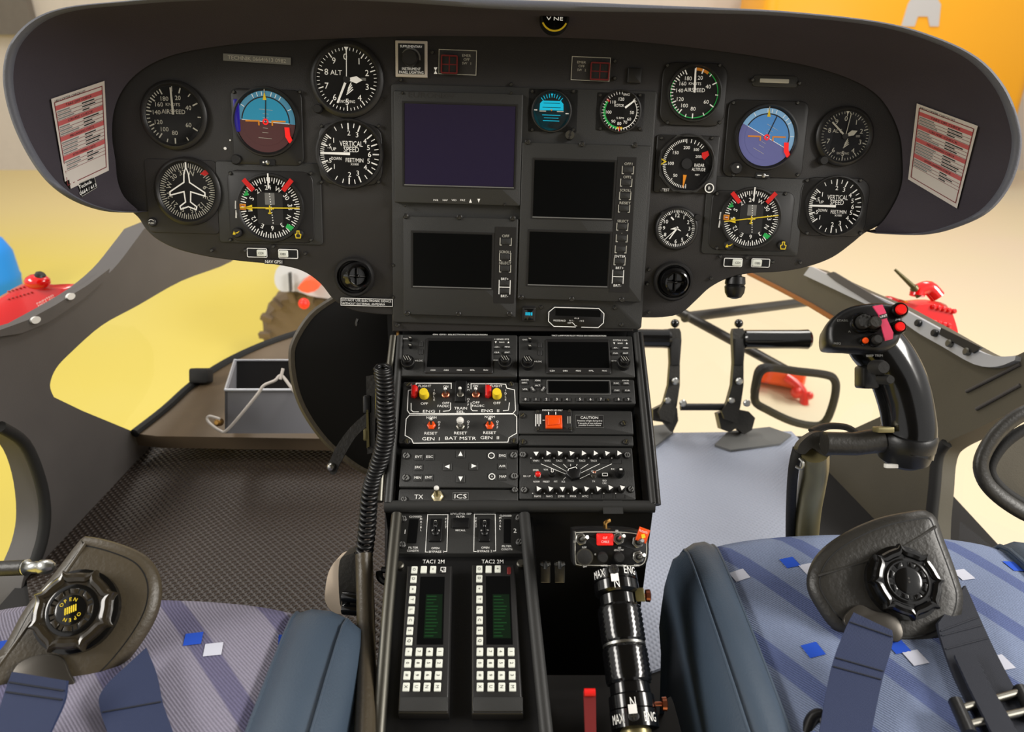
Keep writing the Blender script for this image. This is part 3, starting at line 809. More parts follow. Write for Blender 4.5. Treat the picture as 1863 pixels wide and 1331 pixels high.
t = monitor('caution_display', 'left of the two dark lower displays, with keys OFF to BRT', (733, 392, 938, 578), [(752, 423, 893, 523)])
screws(t, [(738, 393), (836, 395), (933, 397), (741, 570), (834, 571), (927, 571)], 5, .008)
b = MB(t); b.prism(rrect(*t.c(901, 412), *t.c(935, 552), .001), .0078, .0084, 'bezel'); b.build('key_strip', t)
b = MB(t); z = .0094
for st, y in (('OFF', 429), ('SCROLL', 458), ('SELECT', 478), ('BRT+', 507), ('BRT-', 538)):
    b.text(st, *t.c(920-(y-429)*.02, y), 4.6*t.k, 'white' if 'B' in st else 'grey', z, w=(22 if len(st) > 4 else 13)*t.k)
for x, y in ((920, 439), (919, 467), (919, 488)): bracket(b, t, x, y, 20, 13, z)
bracket(b, t, 918, 522, 20, 26, z, True); b.build('lettering', t, fix=False)
for x, y, hh in ((920, 439, 13), (919, 467, 13), (919, 488, 13), (918, 515, 11), (918, 529, 11)): softkey(t, x, y, 20, hh, .0084)

t = monitor('engine_display', 'tall double-screen dark display right of the centre, with a column of keys', (950, 258, 1166, 550), [(973, 291, 1112, 397), (964, 421, 1104, 520)])
screws(t, [(960, 258), (1059, 262), (1155, 264), (948, 541), (1040, 544), (1131, 545)], 5, .008)
b = MB(t); b.prism([t.c(1124, 285), t.c(1158, 286), t.c(1144, 532), t.c(1108, 531)], .0078, .0084, 'bezel'); b.build('key_strip', t)
b = MB(t); z = .0094
for st, x, y in (('OFF1', 1143, 298), ('OFF2', 1141, 322), ('SCROLL', 1138, 346), ('RESET', 1137, 369), ('SELECT', 1133, 402), ('ENTER', 1128, 466), ('BRT+', 1127, 487), ('BRT-', 1123, 519)):
    b.text(st, *t.c(x, y), 4.4*t.k, 'white' if y > 460 else 'grey', z, w=(20 if len(st) > 4 else 14)*t.k)
for x, y in ((1142, 309), (1139, 332), (1137, 356), (1135, 379), (1132, 412), (1131, 433), (1129, 453), (1127, 475)):
    bracket(b, t, x, y, 20, 13, z); 
bracket(b, t, 1124, 503, 20, 25, z, True)
b.text('+', *t.c(1131, 424), 2.5*t.k, 'grey', z); b.text('-', *t.c(1130, 445), .8*t.k, 'grey', z); b.build('lettering', t, fix=False)
for x, y in ((1142, 309), (1139, 332), (1137, 356), (1135, 379), (1132, 412), (1131, 433), (1129, 453), (1127, 475), (1125, 497), (1124, 510)): softkey(t, x, y, 20, 12, .0084)

# small cyan-lit push button, octagonal advisory window
t = T('lighted_button', 'tiny square button with two cyan bars under the left lower display', 'button', PANEL, 962, 571, h=.003)
b = MB(t); k = t.k; b.prism(rrect(-12*k, -13*k, 12*k, 13*k, 2*k), 0, .004, 'bezel', .001); b.build('frame', t)
b = MB(t); b.prism(rrect(-9*k, -10*k, 9*k, 10*k, 1*k), .0035, .006, 'gloss', .0008)
for x in (-5, -1.6, 1.6, 5): b.flat([((x-1.2)*k, -1*k), ((x+1.2)*k, -1*k), ((x+1.2)*k, 4.5*k), ((x-1.2)*k, 4.5*k)], .0062, 'cyan')
b.build('cap', t)
t = T('advisory_window', 'long octagonal black annunciator with a white outline under the right display', 'annunciator', PANEL, 1048, 576, h=.003)
b = MB(t); k = t.k
oc = [(-40, 18), (40, 18), (51, 8), (51, -10), (41, -19), (-41, -19), (-52, -10), (-52, 8)]
b.prism([(x*k, y*k) for x, y in oc], 0, .003, 'black', .0006); b.build('plate', t)
b = MB(t); b.line([(x*k, y*k) for x, y in ((10, -18), (41, -18), (50, -9), (50, 8), (40, 17), (-40, 17), (-50, 8), (-50, -9), (-40, -18), (0, -18))], 1.3*k, .0033, 'white')
b.flat([(-38*k, 2*k), (44*k, 1*k), (44*k, 14*k), (-38*k, 15*k)], .0031, 'screen')
b.text('MODE/AUD', -30*k, -7*k, 3.2*k, 'white', .0033, w=22*k); b.text('N 1 -', -8*k, -6.5*k, 2.8*k, 'white', .0033); b.text('M L B', 1*k, -2*k, 2.4*k, 'white', .0033)
b.text('- N 2', 10*k, -6.5*k, 2.8*k, 'white', .0033); b.text('OFF', -12*k, -11*k, 2.6*k, 'white', .0033)
b.line([(-8*k, -10*k), (-5*k, -11*k), (-1*k, -16*k), (2*k, -16*k)], 1*k, .0033, 'white'); b.build('lettering', t, fix=False)

# emergency switch guards
for lab, bx, rx, tx, n in (('boxed emergency-off switch with red guard numbered 1, right of the lighting knob', (799, 90, 866, 137), (803, 101, 833, 136), 849, '1'),
                           ('boxed emergency-off switch with red guard numbered 2, above the cyan horizon', (1041, 103, 1108, 148), (1074, 114, 1107, 148), 1058, '2')):
    t = T('emergency_switch', lab, 'switch', PANEL, (bx[0]+bx[2])/2, (bx[1]+bx[3])/2, group='emergency off switches', roll=2.2)
    k = t.k; b = MB(t); x0, y0 = t.c(bx[0], bx[1]); x1, y1 = t.c(bx[2], bx[3])
    b.prism(rrect(x0, y0, x1, y1, .0008), 0, .001, 'panel'); b.line([(x0, y0), (x1, y0), (x1, y1), (x0, y1)], 1.1*k, .0013, 'grey', True)
    yy = (bx[1]+bx[3])/2
    for i, st in enumerate(('EMER', 'OFF', 'SW   '+n)): b.text(st, *t.c(tx, yy-12+i*7), 4.2*k, 'grey', .0013, w=(16 if i != 1 else 11)*k)
    b.build('base', t, fix=False)
    b = MB(t); p, q = t.c(rx[0], rx[1]), t.c(rx[2], rx[3]); w = 2.4*k
    o = rrect(p[0]+w/2, p[1]-w/2, q[0]-w/2, q[1]+w/2, .001)
    for zz in (.001, .004, .007): b.line(o, w, zz, 'dullred', True)
    mx, my = (p[0]+q[0])/2, (p[1]+q[1])/2
    b.prism(rrect(p[0], p[1], q[0], q[1], .0015), .001, .005, 'bezel')
    for pts in (o,): b.line(pts, w, .0054, 'dullred', True)
    b.line([(mx, p[1]), (mx, q[1])], w*.8, .0054, 'dullred'); b.line([(p[0], my), (q[0], my)], w*.8, .0054, 'dullred'); b.build('guard', t, label='dark red guard grid')
# lighting dimmer
t = T('lighting_dimmer', 'white-framed rotary knob for instrument panel lighting, top left of the centre', 'dimmer', PANEL, 749, 108, roll=1.5)
k = t.k; b = MB(t); b.prism(rrect(-29*k, -31*k, 29*k, 31*k, 1*k), 0, .003, 'paper', .0006); b.build('frame', t)
b = MB(t); b.prism(rrect(-24*k, -26*k, 24*k, 26*k, 1*k), .0028, .0034, 'face')
b.text('SUPPLEMENTARY', 0, 21*k, 4*k, 'white', .0037, w=40*k); b.text('INSTRUMENT', 0, -17*k, 4.6*k, 'white', .0037, w=34*k); b.text('PANEL LIGHTING', 0, -23*k, 4.6*k, 'white', .0037, w=44*k)
b.ring(-1*k, 1*k, 15*k, 18*k, .0037, 'midgrey', -60, 100); b.build('plate', t, fix=False)
b = MB(t); b.lathe(-1*k, 0, [(14*k, .003), (14*k, .013), (12*k, .015), (0, .015)], 'bezel', 24); b.build('knob', t)
q = [PANEL.hit(x, y, .001) for x, y in ((788, 122), (797, 122), (797, 135), (788, 135))]
placard('hourglass_mark', 'tiny white hourglass mark beside the lighting knob', 'placard', q, .006, .009,
        lambda b, w, h: [b.flat([(.15*w, h*.95), (.85*w, h*.95), (.5*w, .45*h)], .0004, 'white'), b.flat([(.15*w, h*.05), (.85*w, h*.05), (.5*w, .55*h)], .0004, 'white')], 'panel')

# slide switches
for lab, bx, st in (('left slide selector with white key at its right end, by NAV GPS1', (450, 451, 487, 468), 'CDI'), ('left slide selector with white key at its left end, by NAV GPS1', (507, 453, 543, 470), 'OBS'),
                (('slide selector under the right compass dial, key at its right end'), (1316, 469, 1350, 485), 'CDI'), ('slide selector under the right compass dial, key at its left end', (1366, 470, 1400, 486), 'OBS')):
    t = T('slide_selector', lab, 'switch', PANEL, (bx[0]+bx[2])/2, (bx[1]+bx[3])/2, group='slide selectors', h=.0005)
    k = t.k; b = MB(t); w = (bx[2]-bx[0])*k/2; hh = (bx[3]-bx[1])*k/2
    b.prism(rrect(-w, -hh, w, hh, 2*k), 0, .0015, 'black'); b.line(rrect(-w+.7*k, -hh+.7*k, w-.7*k, hh-.7*k, 2*k), 1.3*k, .0018, 'white', True); b.build('frame', t)
    s_ = 1 if st == 'CDI' else -1
    b = MB(t); b.prism(rrect(s_*(w-10*k)-8*k, -6*k, s_*(w-10*k)+8*k, 6*k, 2*k), .0015, .005, 'key', .0008); b.text(st, s_*(w-10*k), 0, 4*k, 'ink', .0053); b.build('key', t, fix=False)
q = [PANEL.hit(x, y, .001) for x, y in ((481, 471), (515, 472), (515, 481), (481, 480))]
placard('selector_caption', 'white NAV GPS1 caption below the left slide selectors', 'placard', q, .024, .0063, lambda b, w, h: b.text('NAV GPS1', w/2, h/2, h*.62, 'white', .0004, w=w*.9), 'panel')

# air vents
for lab, px, py, ang in (('round black air vent left of the centre displays, turned aside', 645, 503, 30), ('round black air vent right of the centre displays, facing back', 1224, 511, 0)):
    t = T('air_vent', lab, 'air vent', PANEL, px, py, group='air vents'); k = t.k
    b = MB(t); b.lathe(0, 0, [(36*k, 0), (36*k, .004), (33*k, .007), (30*k, .007), (28*k, .002), (0, .0015)], 'bezel', 36); b.build('collar', t)
    b = MB(t); n = 28; rings = []
    ax = V3((sin(R(ang))*.9, sin(R(ang))*.3, cos(R(ang)))).normalized() if ang else V3((.05, 0, 1)).normalized()
    x = V3((1, 0, 0)); x = (x-ax*x.dot(ax)).normalized(); y = ax.cross(x)
    for r_, z_ in ((27, -.002), (27, .006), (25, .015), (21, .022), (18.5, .023), (17, .021), (15, .010)): rings.append([V3((0, 0, -.001))+ax*z_+x*(r_*k*cos(2*pi*i/n))+y*(r_*k*sin(2*pi*i/n)) for i in range(n)])
    b.loft(rings, 'gloss'); b.build('nozzle', t)
    b = MB(t); c0 = ax*.013
    b.tube([c0-y*15*k, c0+y*15*k], .0012, 'bezel', 8); b.tube([c0-x*15*k, c0+x*15*k], .0012, 'bezel', 8); b.ball(c0+ax*.003, .0025, 'gloss', 10); b.build('vane', t)
# knob under the right side of the panel
t = T('parking_knob', 'black knurled knob hanging under the right edge of the panel', 'knob', PANEL, 1342, 512, h=.0); k = t.k
b = MB(t); b.axle((0, .018, -.012), (0, -.03, -.008), [(0, .008), (.012, .008), (.013, .0125), (.022, .0135), (.024, .012), (.026, .0135), (.034, .0125), (.040, .009), (.042, .003)], 'black', 22); b.build('knob_body', t)
# ------------------------------------------------------------------ centre console body
DEP = .10
def H(px, py, h=0): return CONS.hit(px, py, h)
root = hollow('centre_console', 'black pedestal between the seats with metal rails along its sides', 'console', H(940, 760, -.12))
tl, tr_, bl, br = H(722, 604), H(1154, 604), H(704, 922), H(1190, 922)
b = W(); dn = -CONS.n*.012
b.slab([p+dn for p in (H(712, 603), H(1160, 603), H(1188, 922), H(698, 922))], -CONS.n*.004, 'black'); b.part('face_plate', root)
b = W(); q0, q1 = H(700, 607, -.012), H(1166, 607, -.012); b.slab([q0+V3((0, .035, .05)), q1+V3((0, .035, .05)), q1+V3((0, .02, -.03)), q0+V3((0, .02, -.03))], V3((0, .006, 0)), 'black'); b.part('closing_strip', root)
# side cheeks, down to the floor
def cheek(pts, th, name='side_cheek'):
    b = W(); b.slab(pts, th, 'black'); return b.part(name, root)
lowl, lowr = LOW.hit(712, 1420), LOW.hit(985, 1420)
b = W(); P = [H(714, 603, -.02), H(699, 920, -.02)]
for sx, ptop, pbot in ((-1, (716, 603), (700, 922)), (1, (1157, 603), (1189, 922))):
    a, c = H(*ptop, -.002), H(*pbot, -.002)
    cheek([a, c, V3((c.x, c.y+.05, .02)), V3((a.x, a.y+.10, .02))], V3((-sx*.012, 0, 0)))
# lower pedestal: cheeks, deck
deck = [LOW.hit(*p, -.004) for p in ((708, 924), (968, 924), (1005, 1420), (680, 1420))]
b = W(); b.slab(deck, -LOW.n*.006, 'black'); b.part('lower_deck', root)
for i, j, s_ in ((0, 3, 1), (1, 2, -1)):
    a, c = deck[i], deck[j]; cheek([a, c, V3((c.x, c.y, .02)), V3((a.x, a.y+.05, .02))], V3((s_*.008, 0, 0)), 'lower_cheek')
# front edge bar and its bits
b = W(); b.tube([H(700, 921, .0), H(1191, 921, .0)], [(.008, .006)]*2, 'plate', 12); b.part('edge_bar', root)
b = W(); b.slab([H(960, 928, -.004), H(1188, 928, -.004), V3((H(1188, 928).x, H(1188, 928).y+.03, .05)), V3((H(960, 928).x, H(960, 928).y+.03, .05))], V3((0, .008, 0)), 'black'); b.part('front_panel', root)
# rails
for pts, m in (([(716, 612), (700, 760), (690, 912)], 'dullsteel'), ([(728, 612), (718, 760), (706, 915)], 'plate'), ([(1158, 607), (1175, 780), (1189, 916)], 'plate'), ([(1163, 607), (1182, 780), (1195, 918)], 'black')):
    b = W(); b.tube(bez([H(x, y, .004) for x, y in pts], 4), .005, m, 10); b.part('rail', root)
b = W(); b.tube([H(724, 604, .004), H(724, 624, .004)], .0022, 'brass', 8); b.part('brass_clip', root)
b = W(); b.slab([H(1096, 910, .007), H(1132, 910, .007), H(1134, 934, .004), H(1098, 934, .004)], -CONS.n*.002, 'plate'); b.part('cover_flap', root)
for pts, m in (([(722, 936), (705, 1120), (684, 1400)], 'dullsteel'), ([(954, 936), (972, 1120), (1001, 1400)], 'plate')):
    b = W(); b.tube(bez([LOW.hit(x, y, .012) for x, y in pts], 6), .0065, m, 12); b.part('guard_tube', root)

# ------------------------------------------------------------------ console modules
def module(name, label, cat, box, depth=.004, m='plate', pl=CONS, r=3, group=None, roll=None):
    t = T(name, label, cat, pl, (box[0]+box[2])/2, (box[1]+box[3])/2, group=group, roll=roll); t.zf = depth
    b = MB(t)
    if len(box) == 4: poly = rrect(*t.c(box[0], box[1]), *t.c(box[2], box[3]), r*t.k)
    else: poly = [t.c(*p) for p in box[4]]
    b.prism(poly, -.011, depth, m, .001); b.build('faceplate', t); t.z = depth
    return t
def fasten(t, pts, r=6, m='brass'):
    for x, y in pts:
        b = MB(t); cx, cy = t.c(x, y); k = t.k; z = t.z
        b.lathe(cx, cy, [(r*k, z), (r*k, z+.0012), (r*k*.8, z+.002), (0, z+.002)], 'bezel', 16)
        b.ring(cx, cy, r*k*.5, r*k*.8, z+.0022, 'dullsteel' if m == 'brass' else m, 20, 170, 20); b.ring(cx, cy, r*k*.5, r*k*.8, z+.0022, 'dullsteel' if m == 'brass' else m, 200, 350, 20)
        a = R(random.uniform(-30, 60)); w = r*k*.7; b.line([(cx-w*sin(a), cy-w*cos(a)), (cx+w*sin(a), cy+w*cos(a))], 1.2*k, z+.0023, 'bare' if m == 'brass' else m)
        b.build('fastener', t)
def T_(b, t, st, x, y, cap, m='white', w=None, z=None, rot=0): b.text(st, *t.c(x, y), cap*t.k, m, (t.z if z is None else z)+.0003, w=w and w*t.k, rot=rot)
def button(t, x, y, w, h, st='', cap=3.5, m='pushkey', tm='white', hh=.0018, tw=None, r=1.5, rot=0, name='push_button', ring=None):
    b = MB(t); cx, cy = t.c(x, y); k = t.k
    c_, s_ = cos(R(rot)), sin(R(rot))
    b.prism([(cx+px_*c_-py_*s_, cy+px_*s_+py_*c_) for px_, py_ in rrect(-w*k/2, -h*k/2, w*k/2, h*k/2, r*k)], t.z-.0003, t.z+hh, m, .0005)
    if st == '^v<>': pass
    if st: b.text(st, cx, cy, cap*k, tm, t.z+hh+.0002, w=tw and tw*k, rot=rot)
    if ring: b.ring(cx, cy, ring*.75*k, ring*k, t.z+hh+.0002, tm)
    return b.build(name, t, fix=False)
def tri(b, t, x, y, r, ang, m='white', z=None, asp=1.):
    cx, cy = t.c(x, y); k = t.k*r; z = (t.z if z is None else z)+.0003
    P = [(0, 1), (.8*asp, -.8), (-.8*asp, -.8)]; a = R(-ang)
    b.flat([(cx+k*(u*cos(a)-v*sin(a)), cy+k*(u*sin(a)+v*cos(a))) for u, v in P], z, m)
def knob(t, x, y, r, hgt, m='black', inner=None, mark=None, name='rotary_knob', tilt=None):
    b = MB(t); cx, cy = t.c(x, y); k = t.k; z = t.z
    b.lathe(cx, cy, [(r*k, z), (r*k, z+hgt*.9), (r*k*.9, z+hgt), (0, z+hgt)], m, 22)
    b.ring(cx, cy, r*k*.84, r*k*.98, z+hgt*.96+.0002, 'dullsteel', 100, 260)
    top = z+hgt
    if inner:
        b.lathe(cx, cy, [(inner*k, top), (inner*k, top+hgt*.7), (inner*k*.85, top+hgt*.8), (0, top+hgt*.8)], m, 18); top += hgt*.8
    if mark == 'tri': b.flat([(cx-.7*r*k, cy+.5*r*k), (cx+.75*r*k, cy+.1*r*k), (cx-.2*r*k, cy-.7*r*k)], top+.0003, 'white')
    if mark == 'lines':
        for s_ in (-.35, .0, .35): b.line([(cx+(s_-.2)*r*k, cy+(.4)*r*k), (cx+(s_+.2)*r*k, cy-.3*r*k)], .7*k, top+.0003, 'grey')
    return b.build(name, t)
def toggle(t, x, y, r=5, tilt=(0, 1), ln=.012, nut='steel', tip='steel', lever='steel', name='toggle_switch', z=None, fat=1., label=None):
    """threaded nut, bat lever and rounded tip: one part of its panel with its own lever"""
    cx, cy = t.c(x, y); k = t.k; z = t.z if z is None else z
    b = MB(t); b.lathe(cx, cy, [(r*k, z), (r*k, z+.002), (r*k*.75, z+.0026), (r*k*.6, z+.004), (0, z+.004)], nut, 6 if r > 7 else 16)
    o = b.build(name, t, label)
    b = MB(t); d = V3((tilt[0], tilt[1], 2.2)).normalized(); p = V3((cx, cy, z+.0035)); q = p+d*ln
    b.axle(p, q, [(0, .0012*fat), (ln*.7, .0018*fat), (ln*.9, .0022*fat), (ln, .0014*fat)], lever, 12); 
    b.ball(q-d*.0015, .0022*fat, tip, 10)
    lv = b.build('lever', t); lv.parent = o
    return o

# ---- two navigators
def navigator(label, box, top, sysl):
    t = module('gps_navigator', label, 'navigator', box, .006, group='gps navigators')
    x0, y0 = box[0], box[1]; X = lambda u: x0+u*(box[2]-x0)/214; Y = lambda v: y0+v*(box[3]-y0)/77
    b = MB(t); p, q = t.c(X(49), Y(7)), t.c(X(170), Y(72)); b.prism(rrect(*p, *q, .0025), .005, .0078, 'bezel', .0012); b.build('screen_surround', t)
    b = MB(t); b.prism(rrect(*t.c(X(53), Y(13)), *t.c(X(166), Y(61)), .0008), .007, .0081, 'screen'); b.build('screen', t)
    b = MB(t)
    for i, st in enumerate(('CDI', 'OBS', 'MSG', 'FPL', 'PROC')): T_(b, t, st, X(61+24*i), Y(66.5), 2.8, z=.0079, w=8.5)
    T_(b, t, 'GNSS', X(11), Y(8), 2.6, w=9); T_(b, t, 'V/LOC', X(35), Y(48), 3, w=14)
    for i, st in enumerate('COM'): T_(b, t, st, X(39), Y(14+i*3.5), 2.8)
    for i, st in enumerate('NAV'): T_(b, t, st, X(39), Y(29+i*3.5), 2.8)
    T_(b, t, sysl, X(186), Y(9), 2.8, w=26)
    T_(b, t, 'RNG', X(186), Y(14.5), 2.6, w=9); tri(b, t, X(175), Y(14.5), 2.2, 180); tri(b, t, X(198), Y(14.5), 2.2, 0)
    T_(b, t, 'DFLT NAV', X(175), Y(47), 2.4, w=9)
    b.build('lettering', t, fix=False)
    for x, y, st in ((177, 24, '-D-'), (196, 24, 'MENU'), (177, 34, 'CLR'), (196, 34, 'ENT')): button(t, X(x), Y(y), 13, 6, st, 2.8, tw=9)
    for y in (18, 32): button(t, X(39), Y(y), 7, 11, '', hh=.0012, name='flip_key')
    for x, y in ((20, 10), (20, 23)): knob(t, X(x), Y(y), 4.2, .006, mark='lines', name='volume_knob')
    knob(t, X(16), Y(54), 12, .009, inner=8, mark='lines', name='tuning_knob'); knob(t, X(192), Y(54), 12, .009, inner=8, mark='lines', name='tuning_knob')
    b = MB(t); T_(b, t, top, X(110), Y(0.6), 2.6, w=100); b.build('caption', t, fix=False)
navigator('left of the two dark-screened satellite navigators at the top of the pedestal', (727, 608, 941, 685), 'ON GPS1 SELECTION NAVIGATION', '1 GNSS SYS')
navigator('right of the two dark-screened satellite navigators at the top of the pedestal', (944, 610, 1156, 686), 'TACT LAMP FOR PILOT MODE ON ANNUNCIATION', 'SYSTEM 2 NO')

# ---- transponder
t = module('transponder', 'transponder radio with a wide dark window and a row of number keys', 'transponder', (945, 689, 1157, 735), .006)
b = MB(t); p, q = t.c(994, 692), t.c(1112, 718); b.prism(rrect(*p, *q, .001), .0055, .0068, 'bezel', .0004); b.line(rrect(*t.c(995, 692), *t.c(1111, 717.5), .001), .0008, .007, 'midgrey', True)
b.build('window_frame', t)
b = MB(t); b.prism(rrect(*t.c(998, 694), *t.c(1108, 715), .0006), .0066, .0072, 'screen'); b.build('window_glass', t)
for i, x in enumerate((956, 975, 994, 1013, 1031, 1055, 1074, 1093, 1125, 1143)): button(t, x, 727, 13, 8, str(i), 4.5)
b = MB(t)
T_(b, t, 'GTX 330', 1138, 692, 2.4, w=12); T_(b, t, 'GARMIN', 955, 691, 2.4, w=13); b.build('lettering', t, fix=False)
for x, y, st, r_ in ((954, 697, 'IDENT', 0), (955, 709, 'VFR', 0), (978, 693, 'ON', 0), (978, 702, 'ALT', 0), (969, 708, 'STBY', -55), (988, 708, 'OFF', 55),
                     (1121, 698, 'FUNC', 0), (1139, 698, 'CRSR', 0), (1122, 711, 'START', 0), (1141, 711, 'CLR', 0)):
    button(t, x, y, 12, 7, st, 2.8, tw=9, rot=r_)
fasten(t, [(1106, 728)], 3)

# ---- engine switch panel
t = module('engine_switch_panel', 'engine and generator switch panel with white outline and yellow knobs', 'switch panel', (734, 694, 943, 807), .004)
k = t.k; b = MB(t); c = t.c; z = .0043
def wl(pts, w=1.3, closed=False): b.line([c(*p) for p in pts], w*k, z, 'white', closed)
wl([(743, 710), (741, 746), (745, 752), (933, 752), (938, 746), (936, 709), (922, 706), (920, 699), (907, 698), (857, 698)]); wl([(757, 700), (757, 697), (821, 697), (821, 707)]); wl([(743, 710), (749, 709), (752, 702)])
wl([(745, 755), (935, 753), (940, 758), (940, 788), (934, 791), (926, 796), (924, 804), (752, 806), (749, 799), (743, 795), (737, 792), (739, 762)], closed=True)
wl([(748, 733), (748, 746), (752, 749), (762, 749)]); wl([(806, 748), (817, 747), (820, 744), (820, 732)]); wl([(857, 732), (857, 744), (860, 747), (869, 747)]); wl([(915, 747), (925, 746), (927, 732)])
wl([(857, 697), (857, 708)])
for st, x, y, cp, w in (('FLIGHT', 773, 702, 4.6, 23), ('ON', 811, 703, 4.6, 9), ('OFF', 772, 734, 4.6, 13), ('OFF', 811, 733, 4.4, 13), ('FADEC', 807, 738.5, 4.4, 22), ('ENG  I', 785, 748, 5.6, 31),
                     ('TRAIN', 838, 742.5, 5, 23), ('SEL', 838, 749, 5, 15), ('ON', 865, 702, 4.6, 9), ('OFF', 866, 732, 4.4, 13), ('FADEC', 870, 738, 4.4, 22), ('FLIGHT', 903, 702, 4.6, 22), ('OFF', 904, 733, 4.6, 13), ('ENG  II', 892, 747, 5.6, 32),
                     ('NORM', 785, 759.5, 4.6, 18), ('RESET', 784, 788, 5, 23), ('GEN  I', 784, 798, 6, 31), ('RESET', 838, 787.5, 5, 23), ('BAT MSTR', 838, 797, 6, 55), ('NORM', 891, 758, 4.6, 18), ('RESET', 891, 787, 5, 23), ('GEN  II', 891, 796, 6, 33)):
    T_(b, t, st, x, y, cp, w=w)
for st, x, y, dy in (('IDLE', 790, 710, 5.6), ('IDLE', 920, 710, 5.6), ('ARM', 852, 699, 5), ('OFF', 852, 726, 5), ('OFF', 799, 768, 5.2), ('OFF', 852, 767, 5.2), ('OFF', 905, 767, 5.2)):
    for i, ch in enumerate(st): T_(b, t, ch, x, y+i*dy, 4.2)
b.build('lettering', t, fix=False)
for x, gx in ((772, 755), (904, 889)):
    b = MB(t); cx, cy = c(x, 719); b.lathe(cx, cy, [(9*k, .004), (9*k, .007), (8*k, .008), (8*k, .014), (7*k, .0155), (0, .016)], 'yellow', 24); o = b.build('mode_knob', t, label='yellow engine knob')
    b = MB(t); cx, cy = c(gx, 713)
    b.prism([(cx-6*k, cy-11*k), (cx+0*k, cy-13*k), (cx+5*k, cy-9*k), (cx+5*k, cy+8*k), (cx+0*k, cy+12*k), (cx-6*k, cy+10*k)], .004, .011, 'red', .002)
    b.line([(cx-4*k, cy-10*k), (cx-5*k, cy+11*k)], 1*k, .0133, 'paperred'); b.build('guard', t, label='red flip guard')
for x in (811, 866): toggle(t, x, 718, 7, (0, .9), .010, 'copper', 'tipwhite')
b = MB(t); p, q = c(829, 694), c(848, 732); b.prism(rrect(*p, *q, .001), .004, .0075, 'black', .0008); b.build('switch_guard', t); toggle(t, 838, 720, 6, (0, .8), .011, 'dullsteel', 'tipwhite', z=.0072)
toggle(t, 785, 774, 8, (0, 1.2), .010, 'orange', 'tipwhite', 'dullsteel'); toggle(t, 891, 774, 8, (0, 1.2), .010, 'orange', 'tipwhite', 'dullsteel'); toggle(t, 838, 776, 8, (0, 1.0), .010, 'dullsteel', 'tipwhite', 'steel', fat=2.2)
fasten(t, [(743, 700), (930, 699), (741, 803), (935, 802)], 5.5)

# ---- emergency locator panel
t = module('emergency_beacon_panel', 'plain panel with an orange rocker switch and a CAUTION label', 'switch panel', (944, 746, 1153, 790), .004)
k = t.k; c = t.c
b = MB(t); b.prism(rrect(*c(975, 746), *c(1041, 786), .001), .0036, .0054, 'bezel', .0006); b.build('switch_plate', t)
b = MB(t); b.prism(rrect(*c(992, 757), *c(1023, 781), .0012), .005, .0085, 'orange', .001); p, q = c(996, 762), c(1018, 777)
b.prism([(p[0], q[1]), (q[0], q[1]+.002), (q[0], p[1]), (p[0], p[1])], .008, .0100, 'orange', .0008); b.build('rocker', t, label='bright orange rocker switch')
b = MB(t); T_(b, t, 'EMERGENCY USE ONLY', 1005, 747, 2.8, w=37, z=.0055)
for x in (998, 1011): b.line([c(x, 750), c(x, 755)], 1.6*k, .0057, 'white')
for i in range(4): b.line([c(974.5+i*3, 754), c(974.5+i*3, 776-(i % 2)*4)], 1.4*k, .0057, 'white')
b.line([c(987, 765), c(991, 765)], 1.6*k, .0057, 'white')
for i in range(2): b.line([c(1033+i*4, 758), c(1033+i*4, 771)], 1.4*k, .0057, 'grey')
b.build('lettering', t, fix=False)
b = MB(t); p, q = c(1047, 755), c(1099, 778); b.prism(rrect(*p, *q, .0005), .004, .0046, 'midgrey'); b.prism(rrect(*c(1047.6, 755.6), *c(1098.4, 777.4), .0005), .0045, .00475, 'bezel')
b.text('CAUTION', *c(1072, 760), 4.8*k, 'white', .005, w=32*k)
for i, st in enumerate(('Presence of light during first', '3 seconds of test indicates', 'possible G-switch failure')): b.text(st, *c(1073, 766+i*4), 2.8*k, 'white', .005, w=(45, 43, 40)[i]*k)
b.build('caution_label', t, fix=False)
for x, y in ((978, 749), (1036, 748), (978, 781), (1038, 780)): 
    b = MB(t); cx, cy = c(x, y); b.lathe(cx, cy, [(3.2*k, .0054), (2.6*k, .0064), (0, .0066)], 'dullsteel', 12); b.build('rivet', t)
fasten(t, [(950, 756), (1135, 770)], 5.5)
t = module('blanking_plate', 'blank strip below the orange rocker panel', 'blank panel', (944, 791, 1153, 811), .0035)
fasten(t, [(951, 804), (1139, 804)], 5.5)

# ---- keypad panel
t = module('map_keypad', 'flat keypad with four white arrows, EVT, ESC and MAP keys', 'keypad', (731, 816, 942, 887), .005)
for x, y, st in ((762, 831, 'EVT'), (782, 831, 'ESC'), (761, 850, 'SRC'), (760, 869, 'MEN'), (780, 868.5, 'ENT'), (914, 829, 'EMG'), (914, 848, 'A/R'), (915, 867, 'MAP')):
    button(t, x, y, 16, 13, st, 4.6, 'plate', tw=12, hh=.001)
for x, y, a in ((838, 826, 0), (814, 849, -90), (862, 848, 90), (838, 871, 180)):
    o = button(t, x, y, 16, 15, '', 4, 'plate', hh=.001, name='arrow_key')
    b = MB(t); tri(b, t, x, y, 5, a, 'white', t.z+.0011); q_ = b.build('arrow_mark', t); q_.parent = o
for x, y, st in ((894, 829, '-'), (895, 867, '+')):
    button(t, x, y, 14, 13, '', 4, 'plate', hh=.001, ring=6, name='zoom_key')
    b = MB(t); T_(b, t, st, x, y, 4.5 if st == '+' else 1.0, z=t.z+.0011, w=3.5); b.build('zoom_mark', t)
fasten(t, [(739, 829), (738, 869), (935, 828), (936, 866)], 7, 'midgrey')

